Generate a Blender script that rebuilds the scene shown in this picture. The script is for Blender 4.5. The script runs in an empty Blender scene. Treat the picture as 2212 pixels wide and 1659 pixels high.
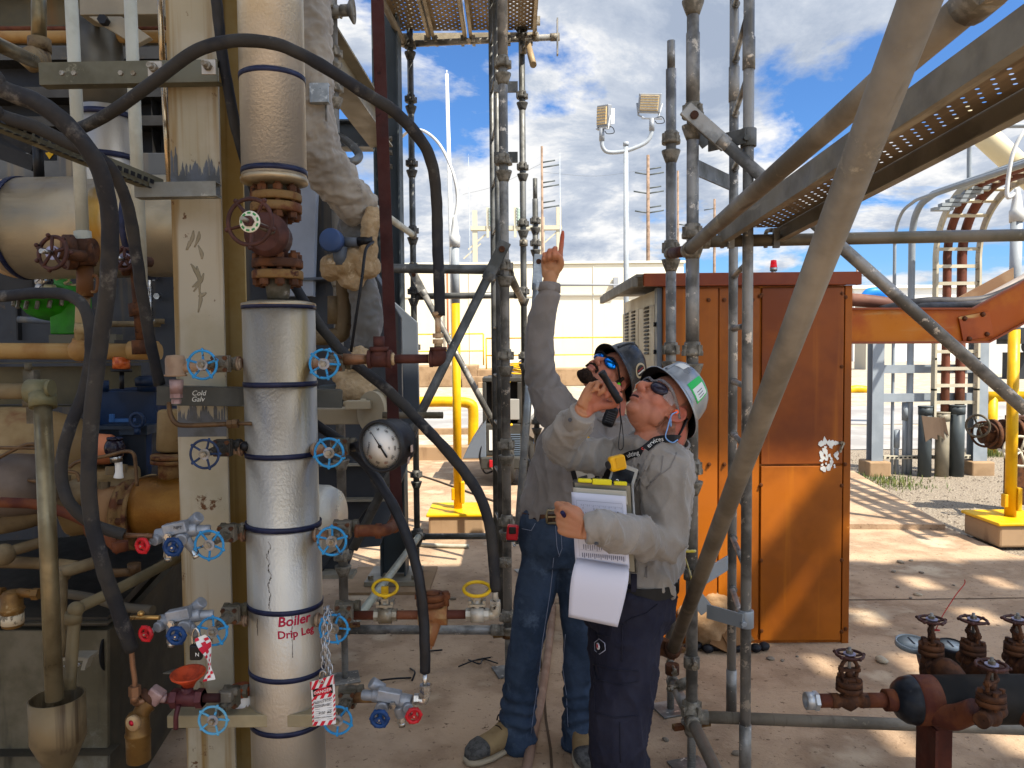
import bpy, math, random
import numpy as np
from mathutils import Vector as V, Matrix, noise
random.seed(7)
S = bpy.context.scene
COL = S.collection
R_ = math.radians
# ---------------------------------------------------------------- camera
W, H, F = 2212.0, 1659.0, 1640.0
CAMZ, PITCH, ROLL = 1.75, 2.6, -0.5
cd = bpy.data.cameras.new('camera'); cam = bpy.data.objects.new('camera', cd); COL.objects.link(cam)
cd.sensor_width = 36; cd.lens = 36*F/W; cd.clip_start = .02; cd.clip_end = 3000
CR = Matrix.Rotation(R_(90-PITCH), 3, 'X') @ Matrix.Rotation(R_(ROLL), 3, 'Z')
cam.location = (0, 0, CAMZ); cam.rotation_euler = CR.to_euler()
S.camera = cam
# ---------------------------------------------------------------- sky and sun
SUN = V((.50, -.46, .95)).normalized()
S.view_settings.view_transform = 'Standard'; S.view_settings.look = 'None'
S.view_settings.gamma = 1; S.view_settings.exposure = 1.32
wd = bpy.data.worlds.new('World'); S.world = wd; wd.use_nodes = True
nt = wd.node_tree; N = nt.nodes; L = nt.links; N.clear()
def nd(t, **k):
    n = N.new(t)
    for a, b in k.items(): setattr(n, a, b)
    return n
def lk(a, b): L.new(a, b)
sky = nd('ShaderNodeTexSky', sky_type='NISHITA', sun_disc=False)
sky.sun_elevation = math.asin(SUN.z); sky.sun_rotation = math.atan2(SUN.x, SUN.y)
sky.air_density = 1.0; sky.dust_density = .6; sky.ozone_density = 1.5
tc = nd('ShaderNodeTexCoord'); sp = nd('ShaderNodeSeparateXYZ'); lk(tc.outputs['Generated'], sp.inputs[0])
zz = nd('ShaderNodeMath', operation='ADD'); lk(sp.outputs[2], zz.inputs[0]); zz.inputs[1].default_value = .22
zm = nd('ShaderNodeMath', operation='MAXIMUM'); lk(zz.outputs[0], zm.inputs[0]); zm.inputs[1].default_value = .05
cx = nd('ShaderNodeMath', operation='DIVIDE'); lk(sp.outputs[0], cx.inputs[0]); lk(zm.outputs[0], cx.inputs[1])
cy = nd('ShaderNodeMath', operation='DIVIDE'); lk(sp.outputs[1], cy.inputs[0]); lk(zm.outputs[0], cy.inputs[1])
cb = nd('ShaderNodeCombineXYZ'); lk(cx.outputs[0], cb.inputs[0]); lk(cy.outputs[0], cb.inputs[1])
CLOUD_OFF = (3.1, 1.7, 0)
mp = nd('ShaderNodeMapping'); lk(cb.outputs[0], mp.inputs[0]); mp.inputs['Location'].default_value = CLOUD_OFF
def wnoise(scale, det, rough, off=(0, 0, 0), dist=0.):
    m = nd('ShaderNodeMapping'); lk(mp.outputs[0], m.inputs[0]); m.inputs['Location'].default_value = off
    n = nd('ShaderNodeTexNoise'); lk(m.outputs[0], n.inputs[0])
    n.inputs['Scale'].default_value = scale; n.inputs['Detail'].default_value = det
    n.inputs['Roughness'].default_value = rough; n.inputs['Distortion'].default_value = dist
    return n.outputs[0]
def wramp(src, stops):
    r = nd('ShaderNodeValToRGB'); lk(src, r.inputs[0])
    while len(r.color_ramp.elements) < len(stops): r.color_ramp.elements.new(.5)
    for e, (p, c) in zip(r.color_ramp.elements, stops):
        e.position = p; e.color = (*c, 1) if len(c) == 3 else c
    return r.outputs[0]
def wmix(f, a, b):
    m = nd('ShaderNodeMix', data_type='RGBA')
    lk(f, m.inputs[0]);
    for i, s in ((6, a), (7, b)):
        if isinstance(s, tuple): m.inputs[i].default_value = (*s, 1)
        else: lk(s, m.inputs[i])
    return m.outputs[2]
cov = wramp(wnoise(1.05, 12, .60, dist=.2), [(.44, (0, 0, 0)), (.50, (1, 1, 1))])
shade = wramp(wnoise(1.7, 10, .66, (.24, .12, 0), .3), [(.37, (2.7, 3.2, 4.1)), (.48, (4.1, 4.5, 5.2)), (.56, (6.7, 6.7, 6.7))])
skyc = nd('ShaderNodeMix', data_type='RGBA', blend_type='MULTIPLY'); skyc.inputs[0].default_value = 1
lk(sky.outputs[0], skyc.inputs[6]); skyc.inputs[7].default_value = (.5, .82, 1.22, 1)
col = wmix(cov, skyc.outputs[2], shade)
hz = nd('ShaderNodeMapRange'); lk(sp.outputs[2], hz.inputs[0])
hz.inputs[1].default_value = 0; hz.inputs[2].default_value = .10; hz.inputs[3].default_value = .75; hz.inputs[4].default_value = 0
col = wmix(hz.outputs[0], col, (4.0, 4.7, 5.7))
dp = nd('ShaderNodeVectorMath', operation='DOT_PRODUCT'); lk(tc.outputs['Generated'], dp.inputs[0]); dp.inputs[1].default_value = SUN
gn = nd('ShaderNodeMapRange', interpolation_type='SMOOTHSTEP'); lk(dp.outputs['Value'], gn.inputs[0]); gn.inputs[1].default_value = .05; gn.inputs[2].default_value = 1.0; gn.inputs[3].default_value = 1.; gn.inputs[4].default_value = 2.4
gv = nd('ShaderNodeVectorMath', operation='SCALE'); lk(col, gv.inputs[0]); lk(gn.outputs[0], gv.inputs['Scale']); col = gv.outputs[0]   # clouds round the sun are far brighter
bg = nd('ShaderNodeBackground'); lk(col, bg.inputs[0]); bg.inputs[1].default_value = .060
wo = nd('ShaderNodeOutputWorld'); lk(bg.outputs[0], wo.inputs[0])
sd = bpy.data.lights.new('sun', 'SUN'); sd.energy = 4.2; sd.angle = R_(.5); sd.color = (1, .93, .82)
so = bpy.data.objects.new('sun', sd); COL.objects.link(so); so.location = (8, -8, 20)
so.rotation_euler = SUN.to_track_quat('Z', 'Y').to_euler()
# ---------------------------------------------------------------- picture -> place
def ray(px, py):
    d = CR @ V(((px-W/2)/F, -(py-H/2)/F, -1.0))
    return d
def P(px, py, Y):                      # point on the plane y = Y
    d = ray(px, py); t = Y/d.y
    return V((0, 0, CAMZ)) + d*t
def G(px, py, z=0.):                   # point on the level z
    d = ray(px, py); t = (z-CAMZ)/d.z
    return V((0, 0, CAMZ)) + d*t
def m_(px, Y): return px*Y/F           # picture length -> metres
def VP(px, py, Y, z):                  # plan position seen at a pixel, moved to height z
    p = P(px, py, Y); return V((p.x, p.y, z))
# ---------------------------------------------------------------- materials
def lin_(h):
    if not isinstance(h, str): return tuple(h)
    h = h.lstrip('#'); o = []
    for i in (0, 2, 4):
        c = int(h[i:i+2], 16)/255
        o.append(c/12.92 if c <= .04045 else ((c+.055)/1.055)**2.4)
    return tuple(o)
MATS = {}
lin = lin_
DK = dict(rusty_casting=.55, brown_wheel_paint=.7, rusty_tube=.6, red_oxide_iron=.55, ochre_rust_flange=.6, dusty_cast_iron=.7, stained_aluminium=.9, blue_band=.55, cream_steel=.72, yellowed_cream_steel=.68,
 white_pipe_paint=.85, black_foam_insulation=.6, new_black_foam=.8, dark_steel=.6, dark_grey_paint=.6, grey_painted_steel=.8, slate_painted_column=.7, beige_beam_paint=.75, blue_handwheel_paint=.9, blue_knob_paint=.8,
 brown_tubing=.7, tan_pump_paint=.6, dirty_tan_pipe=.6, orange_tan_pipe=.62, worn_galvanised_pipe=.8, navy_gearbox_paint=.6, bronze_trap=.62, stained_concrete=.6, insulating_mud=.78, insulation_blanket=.75, grey_blanket=.75,
 header_black_paint=.6, bare_black_cap=.8, tan_concrete=.92, dark_red_fitting=.6, rust_pipe=.65, rust_cover=.6, rust_spotted_cream=.75, rust_brown_elbow=.6, strut_olive=.7, olive_plate=.55, maroon_valve=.7, amber_jacket=.62,
 salmon_rust_pipe=.6, peeling_cream_rust=.65, red_rust_stand=.6, dusty_tube=1.0, galvanised_rust=.85, green_actuator_paint=.8, streaked_steel=.75, beige_shelf_paint=.8, rusty_beige=.8, tan_cap=.75, mauve_fitting=.8, tan_plug=.8, dusty_copper=.75,
 dark_galvanised=1.15, weathered_tray_orange=.8, board_steel=1.2, galvanised_tube=1.1, navy_work_trousers=.75, blue_denim=.85, grey_jersey=1.0, scuffed_grey_pipe=.7, soot_grey_steel=.6, dusty_hose=.8, brown_concrete=.9, olive_angle=.7, gravel_bed=.72, gravel_grey=.62, pale_gravel=.78, grey_asphalt=.85, olive_tee=.6, brass_tube=.8, smear_brown=1.0, red_orange_paint=.9)
def M(name, c, rough=.55, metal=0., c2=None, s2=4., lo=.42, hi=.62, c3=None, s3=9., t3=.60, w3=.08,
      streak=None, ss=(14, 14, .8), st=.52, sw=.14, bump=.0, bs=40., bdet=4., bstretch=None, bd=.004, spec=.28, rv=.15,
      trans=0., ior=1.45, emis=None, vcol=None, sheen=0., coat=0.):
    if name in MATS: return MATS[name]
    lin = lambda c_: tuple(x*DK.get(name, 1) for x in lin_(c_))
    mt = bpy.data.materials.new(name); mt.use_nodes = True; t = mt.node_tree; n = t.nodes; l = t.links
    b = n['Principled BSDF']
    b.inputs['Roughness'].default_value = rough; b.inputs['Metallic'].default_value = metal
    b.inputs['Specular IOR Level'].default_value = spec; b.inputs['IOR'].default_value = ior
    b.inputs['Transmission Weight'].default_value = trans
    b.inputs['Sheen Weight'].default_value = sheen; b.inputs['Coat Weight'].default_value = coat
    base = (*lin(c), 1); b.inputs['Base Color'].default_value = base
    if emis: b.inputs['Emission Color'].default_value = (*lin(emis[0]), 1); b.inputs['Emission Strength'].default_value = emis[1]
    geo = n.new('ShaderNodeTexCoord'); oi = n.new('ShaderNodeObjectInfo')
    ad = n.new('ShaderNodeVectorMath'); ad.operation = 'ADD'
    sc = n.new('ShaderNodeMath'); sc.operation = 'MULTIPLY'; sc.inputs[1].default_value = 23.
    l.new(oi.outputs['Random'], sc.inputs[0]); l.new(geo.outputs['Object'], ad.inputs[0]); l.new(sc.outputs[0], ad.inputs[1])
    co = ad.outputs[0]
    def nz(scale, det=5, rough_=.6, stretch=None):
        q = co
        if stretch:
            m = n.new('ShaderNodeMapping'); l.new(co, m.inputs[0]); m.inputs['Scale'].default_value = stretch; q = m.outputs[0]
        x = n.new('ShaderNodeTexNoise'); l.new(q, x.inputs[0]); x.inputs['Scale'].default_value = scale
        x.inputs['Detail'].default_value = det; x.inputs['Roughness'].default_value = rough_
        return x.outputs[0]
    def mr(src, a, z):
        x = n.new('ShaderNodeMapRange'); x.interpolation_type = 'SMOOTHSTEP'; l.new(src, x.inputs[0])
        x.inputs[1].default_value = a; x.inputs[2].default_value = z; return x.outputs[0]
    def mx(f, a, z):
        x = n.new('ShaderNodeMix'); x.data_type = 'RGBA'; l.new(f, x.inputs[0])
        for i, s in ((6, a), (7, z)):
            if isinstance(s, tuple): x.inputs[i].default_value = s
            else: l.new(s, x.inputs[i])
        return x.outputs[2]
    cur = base
    if vcol:
        a = n.new('ShaderNodeAttribute'); a.attribute_name = vcol; cur = a.outputs['Color']
    if c2: cur = mx(mr(nz(s2), lo, hi), cur, (*lin(c2), 1))
    if streak: cur = mx(mr(nz(1., 4, .55, ss), st, st+sw), cur, (*lin(streak), 1))
    if c3: cur = mx(mr(nz(s3, 8, .7), t3, t3+w3), cur, (*lin(c3), 1))
    if not isinstance(cur, tuple): l.new(cur, b.inputs['Base Color'])
    if rv and not trans:
        x = n.new('ShaderNodeMapRange'); l.new(nz(s2*2.3, 4), x.inputs[0]); x.inputs[1].default_value = .3; x.inputs[2].default_value = .7
        x.inputs[3].default_value = max(.03, rough-rv); x.inputs[4].default_value = min(1, rough+rv); l.new(x.outputs[0], b.inputs['Roughness'])
    if bump:
        x = n.new('ShaderNodeBump'); x.inputs['Strength'].default_value = bump; x.inputs['Distance'].default_value = bd
        l.new(nz(bs, bdet, .6, bstretch), x.inputs['Height']); l.new(x.outputs[0], b.inputs['Normal'])
    MATS[name] = mt; return mt
galv = M('galvanised_tube', '#8a8780', .5, .45, '#5c5a55', 6, .42, .6, c3='#c0b6a6', s3=16, t3=.585, w3=.05, bump=.25, bs=60)
galvw = M('galvanised_rust', '#8d8a82', .55, .35, '#6a655c', 6, .4, .6, c3='#7a4a2c', s3=9, t3=.66, w3=.05, bump=.25, bs=50)
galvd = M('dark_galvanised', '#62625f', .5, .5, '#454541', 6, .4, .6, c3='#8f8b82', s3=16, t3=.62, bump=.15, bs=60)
galvn = M('bright_galvanised', '#a6abac', .4, .6, '#8a9092', 9, .4, .6, c3='#c6caca', s3=30, t3=.6, bump=.05)
tanTube = M('dusty_tube', '#7d7465', .6, .25, '#625a4d', 4, .4, .62, c3='#a0947c', s3=8, t3=.60, w3=.12, streak='#575044', ss=(30, 4, 4), st=.60, bump=.25, bs=70)
rustTube = M('rusty_tube', '#5c2c20', .75, .1, '#7a4426', 8, .4, .6, c3='#2c1a14', s3=20, t3=.62, bump=.35, bs=50)
redIron = M('red_oxide_iron', '#3c1c1a', .8, .0, '#4c2622', 9, .4, .6, c3='#24100f', s3=25, t3=.62, bump=.3, bs=50)
rust = M('rusty_casting', '#523422', .8, .1, '#75492a', 14, .42, .6, c3='#2a1811', s3=30, t3=.58, bump=.5, bs=80)
rustFl = M('ochre_rust_flange', '#8a6a3e', .75, .1, '#6b3e22', 16, .45, .6, c3='#4a2413', s3=25, t3=.56, bump=.35, bs=80)
brownW = M('brown_wheel_paint', '#41261f', .6, .1, '#55332a', 20, .4, .6, bump=.3, bs=90)
castG = M('dusty_cast_iron', '#756d5f', .7, .15, '#57503f', 14, .4, .6, c3='#9b9284', s3=25, t3=.6, bump=.35, bs=80)
jacket = M('embossed_aluminium', '#aea698', .45, .86, '#a89a80', 2.2, .45, .7, streak='#a08a5c', ss=(7, 7, .35), st=.58, sw=.16, c3='#7d6a46', s3=5, t3=.70, bump=.4, bs=150, bdet=1.5, bstretch=(1, 1, .7), bd=.0024, rv=.06)
jacketT = M('stained_aluminium', '#a6977c', .42, .75, '#958c78', 2.6, .45, .62, streak='#86662c', ss=(7, 7, .6), st=.5, sw=.2, bump=.28, bs=170, bdet=1.5, bd=.002)
band = M('blue_band', '#1d2340', .45, .1, '#2b3050', 20, c3='#5a5a60', s3=30, t3=.64)
cream = M('cream_steel', '#a79c80', .55, .0, '#b5ab94', 3, .4, .6, streak='#8c7040', ss=(18, 18, .7), st=.50, sw=.16, c3='#5f3c1e', s3=9, t3=.605, w3=.05, bump=.15, bs=30)
creamY = M('yellowed_cream_steel', '#a8884a', .55, .0, '#b9a06a', 3, .4, .6, streak='#7c5c26', ss=(20, 20, .5), st=.5, sw=.2, bump=.15, bs=30)
whiteP = M('white_pipe_paint', '#b9b7a6', .5, 0, '#a5a290', 5, .4, .6, streak='#8f8262', ss=(10, 10, 1), st=.62, c3='#5a3a22', s3=14, t3=.70, w3=.03, bump=.08)
foam = M('black_foam_insulation', '#393632', .75, 0, '#27272a', 7, .42, .58, c3='#716c64', s3=13, t3=.56, w3=.16, bump=.3, bs=45)
foamN = M('new_black_foam', '#141416', .45, 0, '#1f1f22', 9, c3='#3c3a38', s3=40, t3=.64, bump=.3, bs=40)
darkbg = M('dark_steel', '#3a3a3a', .6, .2, '#2c2b2a', 3, c3='#4a443a', s3=8, t3=.6)
greyP = M('grey_painted_steel', '#5e646b', .5, .0, '#535960', 1.2, .4, .6, streak='#6e6a62', ss=(5, 5, .3), st=.62, bump=.05)
greyPd = M('dark_grey_paint', '#474a4e', .55, 0, '#3a3c40', 2.5, .4, .6, streak='#5f574a', ss=(9, 9, .5), st=.55, c3='#6b5a44', s3=5, t3=.58, w3=.12)
slate = M('slate_painted_column', '#4e5658', .5, 0, '#454c4e', 2, .4, .6, streak='#686c6a', ss=(6, 6, .3), st=.6)
beigeSt = M('beige_beam_paint', '#9c937e', .55, 0, '#8a8270', 3, .4, .6, streak='#6e6655', ss=(3, 3, 3), st=.64)
blueW = M('blue_handwheel_paint', '#2a82b4', .5, 0, '#2474a4', 40, c3='#3a3028', s3=60, t3=.58, w3=.04, bump=.2, bs=120)
blueD = M('sooty_blue_paint', '#16243c', .5, 0, '#1d3152', 30, c3='#2a6a9a', s3=40, t3=.66, bump=.2, bs=120)
blueF = M('faded_blue_paint', '#4d8fae', .6, 0, '#5f8c9c', 40, c3='#5a5448', s3=50, t3=.58, bump=.2, bs=120)
blueK = M('blue_knob_paint', '#0f3a6c', .4, 0, '#0c2f5a', 40)
redK = M('red_knob_paint', '#b01820', .4, 0, '#8f1219', 40)
orangeK = M('orange_wheel_paint', '#b4401a', .55, 0, '#8c2f14', 30, c3='#d86a3a', s3=60, t3=.62)
yelW = M('yellow_handle', '#c09a10', .5, 0, '#a8820c', 30, c3='#6a5428', s3=50, t3=.64)
alu = M('cast_aluminium', '#8f9296', .5, .5, '#7d8084', 30, bump=.25, bs=120)
steel = M('bright_steel', '#b5b2ac', .28, .95, '#8d8a84', 30)
zinc = M('zinc_bolt', '#8d8678', .5, .7, '#6b5f4c', 40, c3='#5a3a22', s3=60, t3=.62)
brass = M('dusty_copper', '#8a6448', .5, .5, '#75543c', 20, c3='#b49a80', s3=30, t3=.6)
tanTubing = M('brown_tubing', '#71573a', .5, .4, '#5c4630', 15)
tan = M('tan_pump_paint', '#a08456', .6, 0, '#8b6d40', 4, .42, .6, streak='#7d4f28', ss=(5, 5, 1.5), st=.58, c3='#5f4428', s3=9, t3=.64, bump=.15)
tanD = M('dirty_tan_pipe', '#8f7b58', .65, .05, '#6e5a3c', 5, c3='#4c3822', s3=10, t3=.62, bump=.2)
orangeP = M('orange_tan_pipe', '#b08a50', .55, 0, '#9a6c34', 4, c3='#5f3c1e', s3=10, t3=.66, bump=.1)
galvPipe = M('worn_galvanised_pipe', '#8d8164', .42, .7, '#6e6248', 6, c3='#4c4230', s3=12, t3=.64, streak='#a8996f', ss=(20, 20, .8), st=.6)
navy = M('navy_gearbox_paint', '#0f2a4a', .5, 0, '#0c1f36', 4, c3='#6a5a30', s3=6, t3=.70, w3=.1, bump=.1)
brnze = M('bronze_trap', '#8a6634', .5, .5, '#6f4e26', 10, c3='#a4875c', s3=18, t3=.62, bump=.1)
green = M('green_actuator_paint', '#2c8a12', .45, 0, '#246f10', 6, c3='#7c7a20', s3=8, t3=.64, w3=.1)
concBase = M('stained_concrete', '#776d58', .85, 0, '#5c543f', 4, .4, .62, streak='#3f3a2c', ss=(9, 9, 1.4), st=.60, c3='#8c8a7c', s3=2.5, t3=.58, w3=.15, bump=.3, bs=30)
clay = M('insulating_mud', '#b39a76', .9, 0, '#a08660', 9, c3='#c8b290', s3=18, t3=.58, bump=.9, bs=55, bd=.008)
blanket = M('insulation_blanket', '#8f8678', .7, 0, '#a59a88', 5, .4, .6, c3='#6f675b', s3=9, t3=.62, bump=.25, bs=18, bd=.01, sheen=.2)
blankG = M('grey_blanket', '#5f5d58', .6, 0, '#6e6b65', 6, bump=.25, bs=20, bd=.008, sheen=.2)
orangeC = M('orange_cabinet_paint', '#9c540c', .45, 0, '#844508', 1.6, .4, .6, streak='#b4690f', ss=(9, 9, .35), st=.56, sw=.2, c3='#c07a34', s3=9, t3=.70, w3=.04, bump=.04)
orangeR = M('red_orange_paint', '#743013', .42, 0, '#863e18', 2, streak='#a05628', ss=(9, 9, .6), st=.60)
beigeP = M('beige_panel_paint', '#c9bda0', .5, 0, '#b9ac90', 2, streak='#a89a78', ss=(6, 6, .5), st=.6)
blackR = M('black_rubber', '#17171a', .55, 0, '#222226', 20)
black = M('black_plastic', '#101012', .4, 0)
white = M('white_face', '#d2d0c8', .5, 0)
yelS = M('yellow_safety_paint', '#d2a40a', .45, 0, '#c2920a', 4, streak='#a8801a', ss=(8, 8, .8), st=.66, c3='#6b5620', s3=18, t3=.72, w3=.03)
greyPole = M('grey_pole_paint', '#9aa0a4', .5, 0, '#8c9296', 4)
whitePole = M('white_pole_paint', '#c6c7c4', .5, 0, '#b5b6b2', 4, c3='#9a7858', s3=6, t3=.68)
hdrB = M('header_black_paint', '#2c2b29', .55, .2, '#3c3833', 6, c3='#5f4128', s3=7, t3=.60, w3=.12, bump=.2, bs=60)
hdrN = M('bare_black_cap', '#15171c', .4, .2, '#22262c', 15, c3='#3a3a3a', s3=20, t3=.62)
# ---------------------------------------------------------------- mesh builder
ROOT = {}
def frame(ax):
    ax = V(ax).normalized(); a = V((0, 0, 1)) if abs(ax.z) < .9 else V((1, 0, 0))
    u = ax.cross(a).normalized(); w = ax.cross(u).normalized(); return u, w, ax
def spline(pts, k=6):
    pts = [V(p) for p in pts]
    if len(pts) < 3: return pts
    o = []; q = [2*pts[0]-pts[1]] + pts + [2*pts[-1]-pts[-2]]
    for i in range(1, len(q)-2):
        a, b, c, d = q[i-1:i+3]
        for j in range(k):
            t = j/k
            o.append(.5*((2*b)+(c-a)*t+(2*a-5*b+4*c-d)*t*t+(3*b-a-3*c+d)*t**3))
    o.append(pts[-1]); return o
class MB:
    def __init__(s): s.v = []; s.f = []; s.sm = []
    def add(s, vs, fs, sm=False):
        o = len(s.v); s.v += [tuple(x) for x in vs]; s.f += [tuple(i+o for i in f) for f in fs]; s.sm += [sm]*len(fs); return s
    def box(s, c, sz, R=None):
        c = V(c); x, y, z = [a/2 for a in sz]
        vs = [V((i*x, j*y, k*z)) for k in (-1, 1) for j in (-1, 1) for i in (-1, 1)]
        vs = [(R @ q if R else q)+c for q in vs]
        return s.add(vs, [(0, 2, 3, 1), (4, 5, 7, 6), (0, 1, 5, 4), (2, 6, 7, 3), (0, 4, 6, 2), (1, 3, 7, 5)])
    def bx(s, a, b):                    # box between two corners
        a = V(a); b = V(b); return s.box((a+b)/2, [abs(b[i]-a[i]) for i in range(3)])
    def bar(s, p0, p1, w, h, up=(0, 0, 1)):   # box along a line, w sideways, h along up
        p0 = V(p0); p1 = V(p1); d = (p1-p0); y = d.normalized(); up = V(up); x = y.cross(up).normalized(); z = x.cross(y)
        R = Matrix((x, y, z)).transposed(); return s.box((p0+p1)/2, (w, d.length, h), R)
    def section(s, p0, p1, poly, up=(0, 0, 1)):   # extrude a closed 2-D outline (side, up) along a line
        p0 = V(p0); p1 = V(p1); y = (p1-p0).normalized(); x = y.cross(V(up)).normalized(); z = x.cross(y); n = len(poly)
        vs = [p0+x*a+z*b for a, b in poly]+[p1+x*a+z*b for a, b in poly]
        fs = [(i, (i+1) % n, n+(i+1) % n, n+i) for i in range(n)]+[tuple(range(n))[::-1], tuple(range(n, 2*n))]
        return s.add(vs, fs)
    def prism(s, poly, d):              # 3-D outline pushed by the vector d
        n = len(poly); d = V(d); vs = [V(p) for p in poly]+[V(p)+d for p in poly]
        return s.add(vs, [(i, (i+1) % n, n+(i+1) % n, n+i) for i in range(n)]+[tuple(range(n))[::-1], tuple(range(n, 2*n))])
    def tube(s, pts, r, n=12, k=6, cap=True, ell=None, sm=True, ref=None):
        if k and len(pts) > 2:
            m = len(pts); P2 = spline(pts, k)
            if isinstance(r, (list, tuple)): r = np.interp(np.linspace(0, m-1, len(P2)), range(m), r)
        else: P2 = [V(p) for p in pts]
        if not hasattr(r, '__len__'): r = [r]*len(P2)
        vs = []; fs = []; u = None
        for i, p in enumerate(P2):
            d = (P2[min(i+1, len(P2)-1)]-P2[max(i-1, 0)]).normalized()
            if u is None:
                u = V(ref) if ref else frame(d)[0]
            u = (u-d*u.dot(d)).normalized(); w = d.cross(u)
            e = ell[i] if ell and isinstance(ell, list) else (ell or 1.)
            for j in range(n):
                a = 2*math.pi*j/n; vs.append(p+u*(r[i]*math.cos(a))+w*(r[i]*e*math.sin(a)))
        for i in range(len(P2)-1):
            for j in range(n): fs.append((i*n+j, i*n+(j+1) % n, (i+1)*n+(j+1) % n, (i+1)*n+j))
        s.add(vs, fs, sm)
        if cap:
            o = len(s.v)-len(vs); m = len(P2)
            s.f += [tuple(o+j for j in range(n))[::-1], tuple(o+(m-1)*n+j for j in range(n))]; s.sm += [False, False]
        return s
    def cyl(s, p0, p1, r0, r1=None, n=20, cap=True, sm=True):
        return s.tube([p0, p1], [r0, r0 if r1 is None else r1], n, 0, cap, sm=sm)
    def lathe(s, o, ax, prof, n=24, sm=True):     # prof: (distance along axis, radius)
        o = V(o); u, w, a = frame(ax); vs = []; fs = []; m = len(prof)
        for t, r in prof:
            for j in range(n):
                q = 2*math.pi*j/n; vs.append(o+a*t+u*(r*math.cos(q))+w*(r*math.sin(q)))
        for i in range(m-1):
            for j in range(n): fs.append((i*n+j, (i+1)*n+j, (i+1)*n+(j+1) % n, i*n+(j+1) % n))
        s.add(vs, fs, sm); b = len(s.v)-len(vs)
        if prof[0][1] > 1e-6: s.f.append(tuple(b+j for j in range(n))); s.sm.append(False)
        if prof[-1][1] > 1e-6: s.f.append(tuple(b+(m-1)*n+j for j in range(n))[::-1]); s.sm.append(False)
        return s
    def ball(s, c, r, R=None, n=16, m=10):
        c = V(c); r = (r, r, r) if not hasattr(r, '__len__') else r; vs = []; fs = []
        for i in range(m+1):
            t = math.pi*i/m
            for j in range(n):
                a = 2*math.pi*j/n; q = V((r[0]*math.sin(t)*math.cos(a), r[1]*math.sin(t)*math.sin(a), r[2]*math.cos(t)))
                vs.append((R @ q if R else q)+c)
        for i in range(m):
            for j in range(n): fs.append((i*n+j, (i+1)*n+j, (i+1)*n+(j+1) % n, i*n+(j+1) % n))
        return s.add(vs, fs, True)
    def torus(s, c, ax, R, r, n=32, m=10, e=1.):
        c = V(c); u, w, a = frame(ax); vs = []; fs = []
        for i in range(n):
            t = 2*math.pi*i/n; d = u*math.cos(t)+w*math.sin(t)
            for j in range(m):
                q = 2*math.pi*j/m; vs.append(c+d*(R+r*math.cos(q))+a*(r*e*math.sin(q)))
        for i in range(n):
            for j in range(m): fs.append((i*m+j, ((i+1) % n)*m+j, ((i+1) % n)*m+(j+1) % m, i*m+(j+1) % m))
        return s.add(vs, fs, True)
    def hexn(s, c, ax, r, h):           # hexagon nut
        c = V(c); a = V(ax).normalized(); return s.tube([c-a*h/2, c+a*h/2], [r, r], 6, 0, sm=False)
    def mesh(s, loc=V((0, 0, 0)), name='mesh'):
        me = bpy.data.meshes.new(name); l = V(loc)
        me.from_pydata([(x-l.x, y-l.y, z-l.z) for x, y, z in s.v], [], s.f)
        me.polygons.foreach_set('use_smooth', s.sm); me.update(); return me
def link(name, me, mat, loc, parent=None, bev=0):
    o = bpy.data.objects.new(name, me); COL.objects.link(o)
    if mat: me.materials.append(mat)
    if parent: o.parent = parent; ROOT[o.name] = ROOT[parent.name]
    else: o.location = loc; ROOT[o.name] = V(loc)
    if bev:
        b = o.modifiers.new('bevel', 'BEVEL'); b.width = bev; b.segments = 2; b.limit_method = 'ANGLE'; b.angle_limit = R_(40)
    return o
def tag(o, label, cat, group=None, kind=None):
    o['label'] = label; o['category'] = cat
    if group: o['group'] = group
    o['kind'] = kind or 'thing'
    return o
def thing(name, label, cat, loc, group=None):
    o = bpy.data.objects.new(name, None); COL.objects.link(o); o.location = loc; o.empty_display_size = .1
    ROOT[o.name] = V(loc); return tag(o, label, cat, group)
def part(parent, name, mb, mat, bev=0, label=None):
    o = link(name, mb.mesh(ROOT[parent.name], name), mat, None, parent, bev)
    if label: o['label'] = label
    return o
def solo(name, mb, mat, label, cat, group=None, bev=0):
    a = np.array(mb.v); loc = V((a[:, 0].mean(), a[:, 1].mean(), a[:, 2].min()))
    return tag(link(name, mb.mesh(loc, name), mat, loc, None, bev), label, cat, group)
def struct(name, mb, mat, kind='structure', bev=0):
    o = link(name, mb.mesh(V((0, 0, 0)), name), mat, V((0, 0, 0)), None, bev); o['kind'] = kind; return o
def copy_tree(o, parent=None):
    c = o.copy(); COL.objects.link(c); ROOT[c.name] = ROOT[o.name]
    if parent: c.parent = parent
    for ch in list(o.children): copy_tree(ch, c)
    return c
def place(proto, used, loc, rot=(0, 0, 0), label=None, sc=None):
    o = proto if not used.get(proto.name) else copy_tree(proto)
    used[proto.name] = 1
    o.location = loc; o.rotation_euler = rot
    if sc: o.scale = (sc, sc, sc)
    if label: o['label'] = label
    return o
USED = {}
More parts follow.
